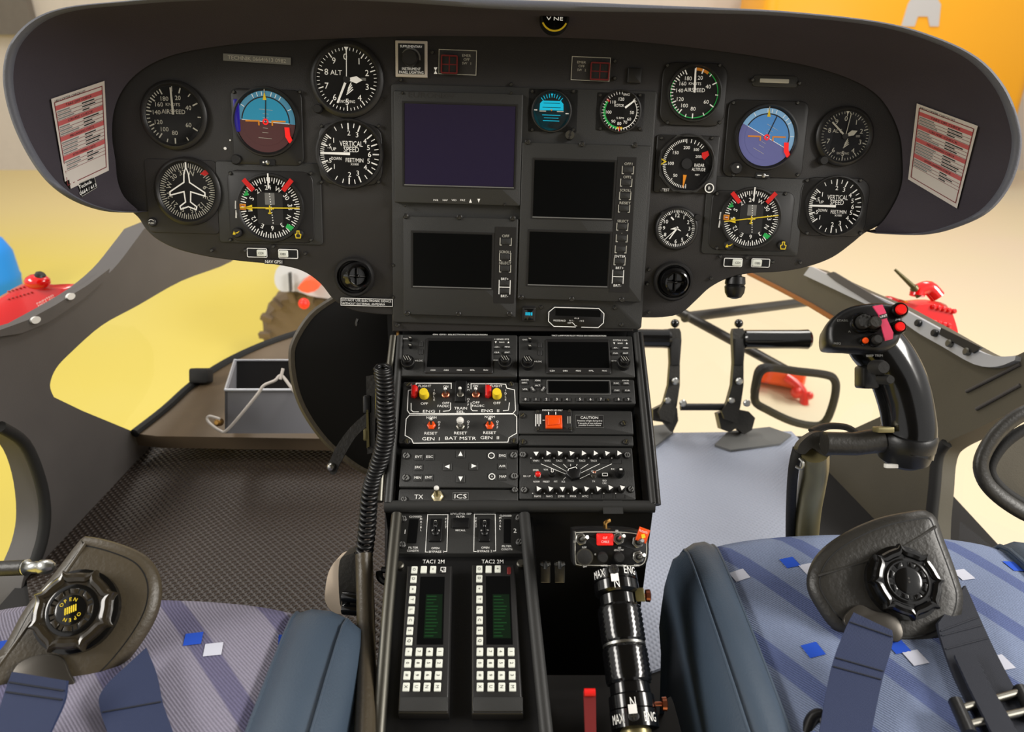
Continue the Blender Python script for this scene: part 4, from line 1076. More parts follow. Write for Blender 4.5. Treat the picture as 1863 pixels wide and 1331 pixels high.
# ---- audio panel
t = module('audio_panel', 'audio selector panel with two rows of small knobs topped by white triangles', 'audio panel', (945, 813, 1157, 909), .005)
k = t.k; c = t.c; b = MB(t)
for i, st in enumerate(('VHF1', 'VHF2', 'TAC1', 'TAC2', 'TAC3', 'TAC4', '', '')):
    x = 975+i*21; b.line([c(x-9.5, 836), c(x-9.5, 843), c(x+9, 843.5), c(x+9, 836)], .7*k, .0053, 'bezel')
    T_(b, t, st, x, 838, 3.6, w=11); cx, cy = c(x-9, 833); b.lathe(cx, cy, [(1.1*k, .0052), (0, .0053)], 'white', 8)
for i, st in enumerate(('NAV1', 'NAV2', 'DME', 'MKR', 'ATC', '', '', '')):
    x = 978+i*21.6; b.line([c(x-9, 899), c(x-9, 906), c(x+8, 906), c(x+8, 899)], .7*k, .0053, 'bezel')
    T_(b, t, st, x, 902.5, 3.4, w=11); cx, cy = c(x-9, 897); b.lathe(cx, cy, [(1.1*k, .0052), (0, .0053)], 'white', 8)
for a, d in (((984, 843.5), (1029, 862)), ((1005, 843.5), (1031, 857.5)), ((1025, 844), (1034, 853)), ((1038, 844), (1038, 850)), ((1050, 844), (1048, 848)), ((1070, 844), (1056, 853)), ((1091, 843.5), (1055, 861)), ((1113, 843.5), (1084, 857)), ((1073, 862), (1055, 870.5)), ((1029, 868), (1025, 872))):
    b.line([c(*a), c(*d)], .9*k, .0053, 'white')
for st, x, y, w in (('EMER', 975, 855, 10), ('BK-UP', 959, 866, 13), ('NORM', 976, 876, 11), ('VOX', 993, 854, 8), ('PRESET', 994, 876, 12), ('PTT', 1011, 876, 6), ('ICS', 1025, 876, 6), ('ICS', 1079, 857, 6), ('TX', 1080, 875.5, 5), ('ISO', 1100, 874, 7), ("CAL'", 1100, 878.5, 8), ('RX', 1115, 853, 6)):
    T_(b, t, st, x, y, 3.2, w=w)
b.build('lettering', t, fix=False)
def tinyknob(x, y, ang, dy=7):
    b = MB(t); cx, cy = c(x, y+dy); q = 6.4*k
    b.lathe(cx, cy, [(q, .005), (q, .0125), (q*.8, .0140), (0, .0140)], 'rubber', 18)
    top = V3((cx, cy, .0143)); pts = []
    for a_ in (0, 118, 242): pts.append((cx+q*.86*sin(R(a_+ang)), cy+q*.86*cos(R(a_+ang))))
    b.flat(pts, .0144, 'white'); b.build('volume_knob', t)
for i, a in enumerate((180, 90, -40, -40, 95, 95, -40, 95)): tinyknob(975+i*21.3, 822, a)
for i, a in enumerate((85, 75, 60, 85, 75, 80, 85, 75)): tinyknob(979+i*21.6, 888-(3 if i > 5 else 0), a, 6 if i > 5 else 5)
b = MB(t); cx, cy = c(1043, 862); q = 15*k
b.prism([(cx+q*cos(R(a)), cy+q*.95*sin(R(a))) for a in range(15, 375, 60)], .005, .013, 'black', .0015); b.line([(cx-.7*q, cy+.1*q), (cx-.6*q, cy+.35*q), (cx+.25*q, cy+.62*q), (cx+.4*q, cy+.4*q)], 1.2*k, .0133, 'white'); b.build('selector_knob', t)
b = MB(t); cx, cy = c(1004, 862); b.lathe(cx, cy, [(6.5*k, .005), (6.5*k, .011), (5*k, .012), (0, .012)], 'black', 18); b.line(rrect(cx-1.5*k, cy+0*k, cx+2*k, cy+6*k, .8*k), 1*k, .0123, 'white', True); b.build('mode_knob', t)
b = MB(t); cx, cy = c(1127, 862); b.lathe(cx, cy, [(8.5*k, .005), (8.5*k, .011), (7*k, .0125), (6*k, .017), (0, .017)], 'black', 20)
b.flat([(cx-2*k, cy+1*k), (cx+3*k, cy+1*k), (cx+3*k, cy+4*k), (cx-2*k, cy+4*k)], .0173, 'white'); b.build('mode_knob', t)
toggle(t, 978, 866, 5.5, (.1, -.1), .006, 'dullsteel', 'redbutton', 'redbutton', fat=1.6, label='red-tipped emergency toggle'); toggle(t, 1080, 866, 4.5, (0, .5), .008, 'dullsteel', 'copper')
b = MB(t); cx, cy = c(1100, 865); b.prism(rrect(cx-6*k, cy-4.5*k, cx+6*k, cy+4.5*k, .001), .005, .009, 'black', .0008); b.line(rrect(cx-4.5*k, cy-2.5*k, cx+4.5*k, cy+2.5*k, .0005), .9*k, .0093, 'white', True); b.build('push_button', t)
fasten(t, [(951, 827), (1141, 828), (953, 891), (1148, 890)], 6.5, 'midgrey')

# ---- transmit panel
t = module('transmit_panel', 'narrow strip lettered TX and ICS with one chrome toggle', 'switch panel', (726, 889, 943, 915), .004)
k = t.k; c = t.c; b = MB(t); T_(b, t, 'TX', 762, 903.5, 8.5, w=16); T_(b, t, 'ICS', 838, 902.5, 8, w=22); b.line([c(824, 896), c(852, 896), c(852, 909), c(824, 909)], .8*k, .0043, 'midgrey', True); b.build('lettering', t, fix=False)
toggle(t, 796, 903, 11, (0, .75), .016, 'palebrass', 'tipwhite', 'bare', fat=1.5, label='polished toggle with hexagon nut')
fasten(t, [(735, 908), (937, 891)], 6, 'midgrey')

# ---- engine filter panel (lower deck)
t = module('filter_panel', 'engine filter panel lettered ENGINE IBF with two guarded toggles', 'switch panel', (722, 928, 953, 1006), .004, pl=LOW)
k = t.k; c = t.c; b = MB(t)
for st, x, y, cp, w in (('ENGINE IBF', 839, 934, 5, 39), ('FILTER', 838, 939.5, 3.6, 15), ('CLOGGED', 756, 939.5, 3.6, 23), ('CLOGGED', 920, 938, 3.6, 22), ('RECALL', 838, 964.5, 3.6, 18), ('1', 737, 967, 9, None), ('2', 937, 965, 9, None),
                    ('FILTER', 752, 996, 4, 17), ('CONDTN', 751, 1001.5, 4, 20), ('OPEN', 792, 997, 4, 14), ('BYPASS 1', 794, 1003.5, 4.2, 26), ('OPEN', 883, 996, 4, 14), ('BYPASS 2', 882, 1002.5, 4.2, 26), ('FILTER', 922, 993.5, 4, 17), ('CONDTN', 922, 999, 4, 19)):
    T_(b, t, st, x, y, cp, w=w)
for st, x, y in (('MAIBL', 766, 944), ('MAIBL', 910, 942), ('TEST', 811, 944), ('TEST', 866, 943)):
    for i, ch in enumerate(st): T_(b, t, ch, x, y+i*5, 4)
b.line([c(779, 1004), c(774, 1004), c(778, 936), c(815, 936), c(813, 1003), c(808, 1003)], 1.1*k, .0043, 'white'); b.line([c(867, 1003), c(862, 1003), c(863, 935), c(901, 935), c(902, 1002), c(897, 1002)], 1.1*k, .0043, 'white')
b.build('lettering', t, fix=False)
for x, n in ((793, 'F M'), (882, 'N F')):
    b = MB(t); b.prism(rrect(*c(x-10, 945), *c(x+10, 986), .002), .004, .007, 'black', .001); T_(b, t, n, x, 968, 3.2, z=.0075, w=14); b.build('switch_well', t, fix=False)
    toggle(t, x, 972, 6, (0, .6), .010, 'black', 'gloss', 'gloss', z=.007); 
    b = MB(t); cx, cy = c(x, 956); b.lathe(cx, cy, [(4.5*k, .007), (4.5*k, .010), (3*k, .012), (0, .012)], 'gloss', 14); b.ring(cx, cy, 2.4*k, 3.2*k, .0123, 'grey', -60, 60); b.build('lock_stud', t)
b = MB(t); b.prism(rrect(*c(824, 943), *c(853, 961), .001), .004, .006, 'black', .0006); b.build('recall_key', t)
for x in (752, 924): 
    b = MB(t); b.prism(rrect(*c(x-7, 944), *c(x+5, 988), .0006), .0038, .0043, 'screen'); b.build('filter_gauge', t)
fasten(t, [(734, 944), (732, 991), (944, 942), (945, 986)], 7, 'midgrey')

# ---- two radio handsets
def radio(label, tx, quad, keys, col, disp, rednub):
    px = (quad[0][0]+quad[1][0]+quad[2][0]+quad[3][0])/4
    t = T('control_handset', label, 'radio handset', LOW, px, 1160, group='radio handsets'); t.z = .012; t.zf = .012
    b = MB(t); b.prism([t.c(*p) for p in quad], -.003, .012, 'bezel', .002); b.build('case', t)
    k = t.k; c = t.c
    # flap below the keys
    a0, a1 = quad[3], quad[2]
    b = MB(t); b.prism([c(a0[0]+4, 1268), c(a1[0]-1, 1268), c(a1[0]-1, 1294), c(a0[0]+2, 1294)], .0118, .0132, 'plate', .0006); b.build('cable_flap', t)
    b = MB(t); b.prism([c(*p) for p in disp], .0115, .0124, 'screen')
    dx0 = lambda y: lerp(disp[0][0], disp[3][0], (y-disp[0][1])/(disp[3][1]-disp[0][1])); dx1 = lambda y: lerp(disp[1][0], disp[2][0], (y-disp[0][1])/(disp[3][1]-disp[0][1]))
    ya, yb = 1081, 1161
    b.flat([c(dx0(ya)+12, ya), c(dx1(ya)-3, ya), c(dx1(yb)-3, yb), c(dx0(yb)+12, yb)], .0126, 'lcd')
    rn = random.Random(len(label))
    for i in range(13):
        y = ya+4+i*6; x0 = dx0(y)+14; 
        b.line([c(x0, y), c(x0+rn.uniform(12, 24), y)], 2.2*k, .0128, 'lcdtext')
    b.build('display', t)
    for (x, y, st, w, h) in keys:
        bb = MB(t); cx, cy = c(x, y); pc = c(x, y+h); hh = abs(pc[1]-cy)/2; ww = w*k/2
        bb.prism(rrect(cx-ww, cy-hh, cx+ww, cy+hh, .0008), .0117, .0138, 'key', .0005)
        if st: bb.text(st, cx, cy, 5.5*k, 'ink', .0141, rot=-90) if st not in '-+' else bb.text(st, cx, cy, 6*k if st == '+' else 1.2*k, 'ink', .0141, rot=0)
        bb.build('key', t, fix=False)
    b = MB(t)
    b.line([c(quad[0][0]+1.5, quad[0][1]+4), c(quad[3][0]+1.5, quad[3][1]-4)], 1.1*k, .0123, 'dullsteel'); b.build('edge_trim', t)
    t.zf = -.003; b = MB(t); T_(b, t, tx, px+col, 1021, 8.5, w=43, z=-.0033); t.zf = .012; b.build('caption', t, fix=False)
    return t
K1 = [(754, 1037, 'O'), (771, 1036.5, '-'), (788, 1036.5, '+')]
left = ['D', '+', 'T', 'L', 'C', 'S', 'Q']
for i, st in enumerate(left): K1.append((752.5-i*1.35, 1054+i*18.8-(3 if i == 0 else 0)*0, st))
rowsL = [('*', '7', '4', '1'), ('0', '8', '5', '2'), ('#', '9', '6', '3'), ('X', 'U', 'N', 'M')]
for r_, (row, y) in enumerate(zip(rowsL, (1186, 1207, 1229, 1250))):
    for j, st in enumerate(row): K1.append((743.5-1.5*r_+19*j, y, st))
keys1 = [(x, y, st, 11.5, 12.5+(y-1037)*.015) for x, y, st in K1]
t = radio('left of the two keypad radio handsets with green display, captioned TAC1 2M', 'TAC1 2M', [(741, 1028), (822, 1028), (816, 1297), (724, 1296)], keys1, 13, [(765, 1049), (809, 1049), (806, 1172), (758, 1172)], False)
b = MB(t); cx, cy = t.c(806, 1037); k = t.k; b.prism(rrect(cx-6.5*k, cy-6.5*k, cx+6.5*k, cy+6.5*k, .001), .0117, .0132, 'bezel', .0004)
b.line([(cx-4*k, cy+5*k), (cx+5*k, cy+5*k), (cx+5*k, cy-5*k), (cx-1*k, cy-5*k), (cx-1*k, cy-2*k), (cx-4*k, cy-2*k)], 1.2*k, .0135, 'white', True); b.text('CRS', cx+2.5*k, cy, 3*k, 'white', .0135, rot=-90); b.build('volume_key', t, fix=False)
K2 = [(872, 1036, 'O'), (889, 1036, '-'), (905.5, 1035.5, '+')]
for i, st in enumerate(left): K2.append((872+i*.15, 1053+i*18.9, st))
for r_, (row, y) in enumerate(zip(rowsL, (1186, 1207, 1229, 1250))):
    for j, st in enumerate(row): K2.append((873+.15*r_+(19+.25*r_)*j, y, st))
keys2 = [(x, y, st, 11.5, 12.5+(y-1037)*.015) for x, y, st in K2]
t = radio('right of the two keypad radio handsets, red mark at its top corner, captioned TAC2', 'TAC2 2M', [(858, 1026), (936, 1026), (952, 1298), (858, 1298)], keys2, -5, [(884, 1048), (928, 1048), (933, 1172), (885, 1172)], True)
b = MB(t); cx, cy = t.c(926, 1038); k = t.k; b.prism(rrect(cx-4*k, cy-8*k, cx+4*k, cy+8*k, .002), .0117, .013, 'dullred', .0005); b.build('red_mark', t, label='worn red mark')
for x, y in ((727, 1028), (948, 1025)):
    b = W(); p = LOW.hit(x, y, .0); n_ = LOW.n
    b.axle(p-n_*.004, p+n_*.003, [(0, .0052), (.0055, .0052), (.007, .0038)], 'dullsteel', 16); b.part('deck_screw', root)
# ------------------------------------------------------------------ more materials
mat('sill', (82, 78, 76), .6, var=.12, bump=.15, bscale=500)
mat('sillbrown', (84, 78, 64), .6, var=.15, bump=.2, bscale=400)
mat('silver', (196, 198, 204), .4, metal=.3)
mat('trimorange', (150, 90, 30), .5)
mat('glossred', (236, 6, 8), .18, coat=.8)
mat('cream', (222, 204, 182), .5)
mat('leather', (44, 42, 38), .42, var=.2, bump=.5, bscale=220)
mat('leatherbrown', (70, 62, 48), .42, var=.2, bump=.5, bscale=220)
mat('ringbrown', (44, 38, 28), .22, coat=.3)
mat('bolster', (66, 80, 96), .45, var=.12, bump=.35, bscale=500)
mat('boxgrey', (128, 128, 134), .5, var=.08)
mat('nose', (98, 82, 62), .55, var=.25, bump=.2)
mat('bootblack', (8, 7, 6), .9, spec=.1)
mat('olive', (96, 88, 52), .35, metal=.4)
mat('tyre', (110, 92, 74), .9, var=.2, bump=.5, bscale=60)
mat('lightgrey', (200, 200, 204), .4)
mat('blue', (20, 140, 240), .5)
mat('vehicleyellow', (250, 176, 20), .4)
def webmat(name, rgb):
    m = mat(name, rgb, .75); nt = m.node_tree; n = nt.nodes; l = nt.links; p = n['Principled BSDF']
    tc = n.new('ShaderNodeTexCoord'); wv = n.new('ShaderNodeTexWave'); wv.inputs['Scale'].default_value = 260; wv.inputs['Distortion'].default_value = .5
    l.new(tc.outputs['Object'], wv.inputs['Vector']); bp = n.new('ShaderNodeBump'); bp.inputs['Strength'].default_value = .35; bp.inputs['Distance'].default_value = .001
    l.new(wv.outputs['Fac'], bp.inputs['Height']); l.new(bp.outputs['Normal'], p.inputs['Normal'])
    return m
webmat('webbing', (34, 46, 80)); webmat('webdark', (24, 28, 40))
# woven seat fabric with diagonal darker stripes
def fabric(name, base, dark, rot, off):
    m = bpy.data.materials.new(name); m.use_nodes = True; MATS[name] = m
    nt = m.node_tree; n = nt.nodes; l = nt.links; p = n['Principled BSDF']; p.inputs['Roughness'].default_value = .9
    p.inputs['Specular IOR Level'].default_value = .15
    tc = n.new('ShaderNodeTexCoord')
    mp = n.new('ShaderNodeMapping'); mp.inputs['Rotation'].default_value = (0, 0, rot); mp.inputs['Location'].default_value = (off, 0, 0)
    l.new(tc.outputs['Object'], mp.inputs['Vector'])
    wv = n.new('ShaderNodeTexWave'); wv.inputs['Scale'].default_value = 4.0; wv.inputs['Distortion'].default_value = .0; wv.wave_profile = 'SIN'
    l.new(mp.outputs[0], wv.inputs['Vector'])
    cr = n.new('ShaderNodeValToRGB'); cr.color_ramp.elements[0].position = .80; cr.color_ramp.elements[1].position = .86
    cr.color_ramp.elements[0].color = (*lin(base), 1); cr.color_ramp.elements[1].color = (*lin(dark), 1)
    l.new(wv.outputs['Fac'], cr.inputs['Fac'])
    tw = n.new('ShaderNodeTexWave'); tw.inputs['Scale'].default_value = 165; tw.inputs['Distortion'].default_value = 1.2; tw.bands_direction = 'DIAGONAL'
    tw.inputs['Detail Scale'].default_value = 8
    l.new(tc.outputs['Object'], tw.inputs['Vector'])
    nz = n.new('ShaderNodeTexNoise'); nz.inputs['Scale'].default_value = 700; l.new(tc.outputs['Object'], nz.inputs['Vector'])
    ad = n.new('ShaderNodeMath'); ad.operation = 'ADD'; l.new(tw.outputs['Fac'], ad.inputs[0]); l.new(nz.outputs['Fac'], ad.inputs[1])
    mr = n.new('ShaderNodeMapRange'); mr.inputs['From Min'].default_value = .2; mr.inputs['From Max'].default_value = 1.6; mr.inputs['To Min'].default_value = .66; mr.inputs['To Max'].default_value = 1.28
    l.new(ad.outputs[0], mr.inputs['Value'])
    ml = n.new('ShaderNodeVectorMath'); ml.operation = 'SCALE'
    l.new(cr.outputs['Color'], ml.inputs[0]); l.new(mr.outputs[0], ml.inputs['Scale']); l.new(ml.outputs[0], p.inputs['Base Color'])
    bp = n.new('ShaderNodeBump'); bp.inputs['Strength'].default_value = .5; bp.inputs['Distance'].default_value = .001
    l.new(ad.outputs[0], bp.inputs['Height']); l.new(bp.outputs['Normal'], p.inputs['Normal'])
fabric('fabric', (138, 134, 150), (104, 101, 128), R(-42), .03)
fabric('fabricblue', (126, 138, 166), (94, 106, 148), R(-30), .01)
mat('patchblue', (24, 78, 196), .9); mat('patchwhite', (206, 208, 222), .9)

# ------------------------------------------------------------------ seats
def seat(name, label, cx, yf, z0, sgn, fab, patches, hw=.255, fw_=.172, pivot=0.):
    """cushion: front edge at yf, runs back towards the camera; profile across = bolsters + centre"""
    root = hollow(name, label, 'seat', V3((cx, yf-.22, .12)))
    def prof(y):  # top height and front rounding
        t = max(0, min(1, (yf-y)/.05)); return sin(t*pi/2)
    ys = [yf+.012, yf+.008, yf-.001, yf-.014, yf-.03, yf-.055, yf-.10, yf-.16, yf-.22, yf-.28, yf-.34, yf-.42]
    drops = [.14, .07, .028, .010, .003, 0, -.002, -.003, -.003, -.002, 0, 0]
    # centre cover
    b = W(); nx = 22; rows = []
    for y, d in zip(ys, drops):
        row = []
        for i in range(nx+1):
            u = -1+2*i/nx; x = cx+u*fw_; z = z0-d-.006*u**6+.006*(1-u*u); row.append(V3((x, y+.010*(1-u*u), z)))
        rows.append(row)
    b.loft(rows, fab, closed=False)
    b.vs = [tuple(v) for v in b.vs]
    for (px, py, kind) in patches:
        p = at_z(px, py, z0+.005); s_ = .0085
        def sz(x, y):
            u = (x-cx)/fw_; d = 0
            for a_, b_, d0, d1 in zip(ys, ys[1:], drops, drops[1:]):
                yo = .010*(1-u*u)
                if b_+yo <= y <= a_+yo: d = lerp(d0, d1, (a_+yo-y)/(a_-b_))
            return z0-d-.006*u**6+.006*(1-u*u)+.0008
        vv = []
        for jy in range(4):
            for jx in range(4):
                a_ = (jx/3-.5)*2*s_; b_ = (jy/3-.5)*2*s_; x = p.x+a_*.97-b_*.22; y = p.y+b_*.97+a_*.22; vv.append((x, y, sz(x, y)))
        b.add(vv, [(jy*4+jx, jy*4+jx+1, jy*4+jx+5, jy*4+jx+4) for jy in range(3) for jx in range(3)], 'patchblue' if kind == 'b' else 'patchwhite')
    cu = b.part('cushion_cover', root, angle=60)
    # bolsters
    for sx in (-1, 1):
        b = W(); rows = []
        for y, d in zip(ys, drops):
            dd = d+.002; row = []; yy = y-.008
            w = hw-fw_
            for u, z in ((0, -.012), (0, -.001), (.04, .006), (.25, .013), (.5, .013), (.72, .007), (.88, -.008), (.97, -.03), (.97, -.06), (.84, -.11), (.68, -.17), (.58, -.24)):
                row.append(V3((cx+sx*(fw_+u*w), yy-.018*u*u*(1 if yy > yf-.06 else max(0, 1-(yf-.06-yy)/.1)), z0+z-dd*(1 if u < .8 else .6))))
            rows.append(row)
        b.loft(rows, 'bolster', closed=False); bo = b.part('side_bolster', root, angle=60)
        b = W(); b.tube([V3((cx+sx*(fw_+.72*w), y-.012-.010, z0+.009-d)) for y, d in list(zip(ys, drops))[2:]], .0016, 'bolster', 6); sm = b.part('seam', root, par=bo)
        b = W(); b.tube([V3((cx+sx*(fw_+.002), y-.006, z0+.0015-d)) for y, d in list(zip(ys, drops))[2:]], .003, 'bolster', 8); b.part('piping', root, par=bo)
    b = W(); b.box((cx, yf-.22, .21), (1, 0, 0), (0, 1, 0), (0, 0, 1), hw-.03, .19, .14-.05, 'black', .02); b.part('seat_shell', root)
    b = W()
    for sx in (-1, 1): b.box((cx+sx*.16, yf-.22, .06), (1, 0, 0), (0, 1, 0), (0, 0, 1), .02, .17, .06, 'black', .004)
    b.part('seat_rail', root)
    return root
Z0 = .31
seat('pilot_seat', 'blue-grey seat cushion with white and blue squares on the right of the pedestal', .417, .745, Z0, 1, 'fabricblue',
     [(1437, 1023, 'b'), (1479, 1183, 'b'), (1632, 1181, 'b'), (1848, 1020, 'b'), (1347, 1038, 'w'), (1664, 1202, 'w'), (1752, 1047, 'w'), (1820, 1210, 'w'), (1472, 1036, 'w'), (1478, 1343, 'b')], hw=.228)
seat('copilot_seat', 'grey-violet seat cushion with blue squares on the left of the pedestal', -.405, .632, Z0, -1, 'fabric',
     [(520, 1151, 'b'), (352, 1163, 'b'), (388, 1181, 'w'), (6, 1176, 'b'), (510, 1340, 'b')])

# ------------------------------------------------------------------ harness pads and buckles
def padplane(px, py, d, tilt, yaw=0):
    a = PITCH+R(tilt); n = V3((sin(R(yaw))*cos(a), -cos(a)*cos(R(yaw)), sin(a)))
    n = -(fw*cos(R(tilt))+up*(-sin(R(tilt)))); n = (n+rt*sin(R(yaw))).normalized()
    return Plane(at(px, py, d), n, 0)
def pad(label, pl, outline, seams, m, th=.014):
    px = sum(p[0] for p in outline)/len(outline); py = sum(p[1] for p in outline)/len(outline)
    t = T('harness_pad', label, 'harness pad', pl, px, py, group='harness pads')
    P = ccw([t.c(*p) for p in bez(outline, 5, True)]); n = len(P)
    b = MB(t); rings = []
    for z, o in ((0, .0), (.0, -.004), (.003, -.006), (.008, -.004), (.0115, .003), (.013, .012), (.0135, .022)):
        q = offset_poly(P, o) if o <= .004 else [(x*(1-o/.075), y*(1-o/.075)) for x, y in P]
        rings.append([V3((x, y, z)) for x, y in q])
    b.loft(rings, m); body = b.build('leather_body', t, angle=60)
    for s_ in seams:
        b = MB(t); b.tube([V3((*t.c(*p), .0128)) for p in bez(s_, 5)], .0016, m, 8); b.build('seam', t)
    b = MB(t); q = offset_poly(P, .0045); b.line(q, .0012, .0121, 'black', True); b.build('stitching', t)
    return t
def buckle(label, pl, px, py, r, m, plate_m, tabs, yl=False, h=.015, roll=0):
    t = T('harness_buckle', label, 'buckle', pl, px, py, group='rotary buckles', h=h, roll=roll)
    k = t.k; q = r*k
    b = MB(t); b.lathe(0, 0, [(q*1.02, -.002), (q*1.02, .006), (q*.9, .008), (0, .008)], 'gloss', 40); b.build('base', t)
    b = MB(t); N = 72; rings = []
    def rr(a, s0): 
        u = (a*8/(2*pi)) % 1; v = abs(u-.5)*2   # 8 scallops
        return s0*(1-.09*(1-v**4)+.05*(v**14))
    for z, s0 in ((.006, 1.0), (.013, 1.0), (.0155, .95), (.0165, .86), (.0155, .76), (.0135, .72), (.0125, .0)):
        rings.append([V3((rr(2*pi*i/N, s0*q)*cos(2*pi*i/N), rr(2*pi*i/N, s0*q)*sin(2*pi*i/N), z)) for i in range(N)])
    b.loft(rings, m); b.build('turn_ring', t, angle=30)
    b = MB(t); b.lathe(0, 0, [(q*.62, .012), (q*.62, .0145), (q*.56, .0155), (q*.50, .0150), (0, .0150)], 'gloss', 40); b.ring(0, 0, q*.36, q*.40, .0155, m)
    for i in range(8): a = i*45; b.tick(0, 0, q*.38, q*.5, a, .08*q, .0154, m)
    for i in range(8): b.prism([(q*(.40 if j in (0, 3) else .52)*cos(R(45*i+22.5+(12 if j < 2 else -12))), q*(.40 if j in (0, 3) else .52)*sin(R(45*i+22.5+(12 if j < 2 else -12)))) for j in range(4)], .0150, .0162, m, .0004)
    b.build('centre_disc', t)
    b = MB(t); b.lathe(0, 0, [(q*.36, .0150), (q*.36, .0165), (q*.30, .0172), (0, .0172)], 'gloss', 32)
    if yl:
        for i, st in enumerate('OPEN'): a = 40-27*i; b.text(st, q*.25*sin(R(-a)), q*.25*cos(R(-a)), q*.085, 'yellow', .0175, rot=a)
        for i, st in enumerate('OPEN'): a = 220-27*i; b.text(st, q*.25*sin(R(-a)), q*.25*cos(R(-a)), q*.085, 'yellow', .0175, rot=a)
        for i in range(6): b.line([((-.14+.05*i)*q, -.08*q), ((-.10+.05*i)*q, .08*q)], .03*q, .0175, 'yellow')
        b.ring(0, 0, q*.02, q*.03, .0175, 'yellow')
    else:
        for y in (-.04, .06): b.lathe(0, y*q, [(q*.03, .0172), (q*.03, .0176), (0, .0176)], 'leather', 10)
    b.build('button', t)
    for tb in tabs:
        b = MB(t); P = [t.c(*p) for p in bez(tb, 4, True)]; b.prism(P, .001, .005, plate_m, .001); b.build('latch_plate', t)
    return t
PR = padplane(1620, 1065, .775, 24, -2)
pad('black leather pad under the rotary buckle on the blue-grey seat', PR, [(1476, 1064), (1490, 1020), (1530, 985), (1590, 956), (1650, 942), (1686, 942), (1704, 985), (1728, 1050), (1738, 1090), (1728, 1130), (1700, 1155), (1660, 1168), (1615, 1168), (1570, 1150), (1525, 1140), (1495, 1105)],
    [[(1480, 1050), (1540, 1032), (1610, 1010), (1692, 962)]], 'leather')
buckle('dark rotary harness buckle with plain centre on the blue-grey seat', PR, 1640, 1060, 64, 'gloss', 'gun',
       [[(1560, 1100), (1590, 1112), (1625, 1120), (1640, 1150), (1630, 1168), (1600, 1160), (1560, 1150), (1534, 1135), (1536, 1118)]])
PL_ = padplane(140, 1120, .735, 24, 6)
pad('brown-black leather pad under the yellow-marked buckle, on the grey-violet seat', PL_, [(152, 995), (165, 988), (215, 1000), (262, 1022), (284, 1060), (280, 1110), (250, 1165), (200, 1225), (150, 1260), (95, 1255), (30, 1250), (-20, 1265), (-25, 1220), (20, 1180), (60, 1110), (110, 1050)],
    [[(165, 992), (120, 1060), (70, 1130), (20, 1200), (-10, 1240)]], 'leatherbrown')
buckle('rotary harness buckle with yellow OPEN lettering on the grey-violet seat', PL_, 142, 1112, 72, 'ringbrown', 'gun',
       [[(80, 1190), (115, 1195), (130, 1225), (140, 1245), (128, 1262), (90, 1250), (40, 1250), (24, 1232), (40, 1205)]], True, roll=-25)

def ribbon(b, left, right, th, m):
    """strap between two pixel/depth edge lists -> thin closed slab"""
    L_, R_ = [V3(p) for p in left], [V3(p) for p in right]; n = len(L_); rings = []
    for i in range(n):
        a = (L_[min(i+1, n-1)]-L_[max(i-1, 0)]); nn = (R_[i]-L_[i]).cross(a).normalized()
        if nn.dot(CAM-L_[i]) < 0: nn = -nn
        rings.append([L_[i], L_[i]+nn*th, R_[i]+nn*th, R_[i]])
    b.loft(rings, m)
def strap(name, label, cat, lpts, rpts, m, th=.0022, group=None, extra=()):
    L_ = bez([at_z(p[0], p[1], Z0+p[2]) for p in lpts], 5); R_ = bez([at_z(p[0], p[1], Z0+p[2]) for p in rpts], 5)
    root = hollow(name, label, cat, L_[-1], group)
    b = W(); ribbon(b, L_, R_, th, m); b.part('webbing', root, angle=50)
    for i in extra:
        q = i; a, c = L_[q].lerp(R_[q], .03), L_[q].lerp(R_[q], .97); nn = (c-a).cross(L_[min(q+1, len(L_)-1)]-L_[q-1]).normalized()
        if nn.dot(CAM-a) < 0: nn = -nn
        b = W(); b.tube([a+nn*(th+.0004), c+nn*(th+.0004)], .0008, 'webdark', 6); b.part('stitch_line', root)
    return root
r1 = strap('harness_strap', 'navy webbing strap hanging straight down from the plain buckle', 'strap', [(1552, 1115, .05), (1535, 1150, .04), (1512, 1215, .028), (1490, 1331, .02), (1480, 1400, .018)],
      [(1622, 1148, .045), (1622, 1175, .038), (1604, 1240, .028), (1585, 1331, .02), (1575, 1400, .018)], 'webbing', .003, 'harness straps', (3, 9, 10))
r2 = strap('harness_strap', 'navy strap with black adjuster buckle running down right of the plain buckle', 'strap', [(1702, 1135, .026), (1708, 1160, .022), (1735, 1235, .018), (1785, 1331, .016), (1820, 1390, .016)],
      [(1752, 1066, .020), (1786, 1140, .018), (1815, 1200, .018), (1868, 1300, .016), (1900, 1360, .016)], 'webdark', .003, 'harness straps', (4, 5, 7))
sq = lambda x, y, h: at_z(x, y, Z0+h)
b = W(); ribbon(b, [sq(x, y, .026) for x, y in ((1735, 1195), (1760, 1250), (1790, 1310), (1810, 1350))], [sq(x, y, .026) for x, y in ((1772, 1190), (1795, 1240), (1830, 1300), (1852, 1340))], .003, 'webdark'); b.part('loose_end', r2, label='black loose strap end')
b = W()
for p, q in (((1742, 1290), (1868, 1255)), ((1760, 1318), (1880, 1290))): b.tube([sq(*p, .024), sq(*q, .024)], .0035, 'dullsteel', 10)
b.tube([sq(1738, 1275, .024), sq(1765, 1335, .024)], .006, 'black', 10); b.tube([sq(1855, 1252, .024), sq(1885, 1310, .024)], .006, 'black', 10); b.part('adjuster', r2, label='black adjuster frame with steel bars')
r3 = strap('harness_strap', 'navy strap falling from the latch of the yellow-marked buckle at the far left', 'strap', [(26, 1222, .05), (12, 1260, .04), (-10, 1331, .03), (-25, 1390, .02)],
      [(125, 1238, .05), (120, 1275, .04), (95, 1331, .03), (70, 1390, .02)], 'webbing', .003, 'harness straps', (3, 5))
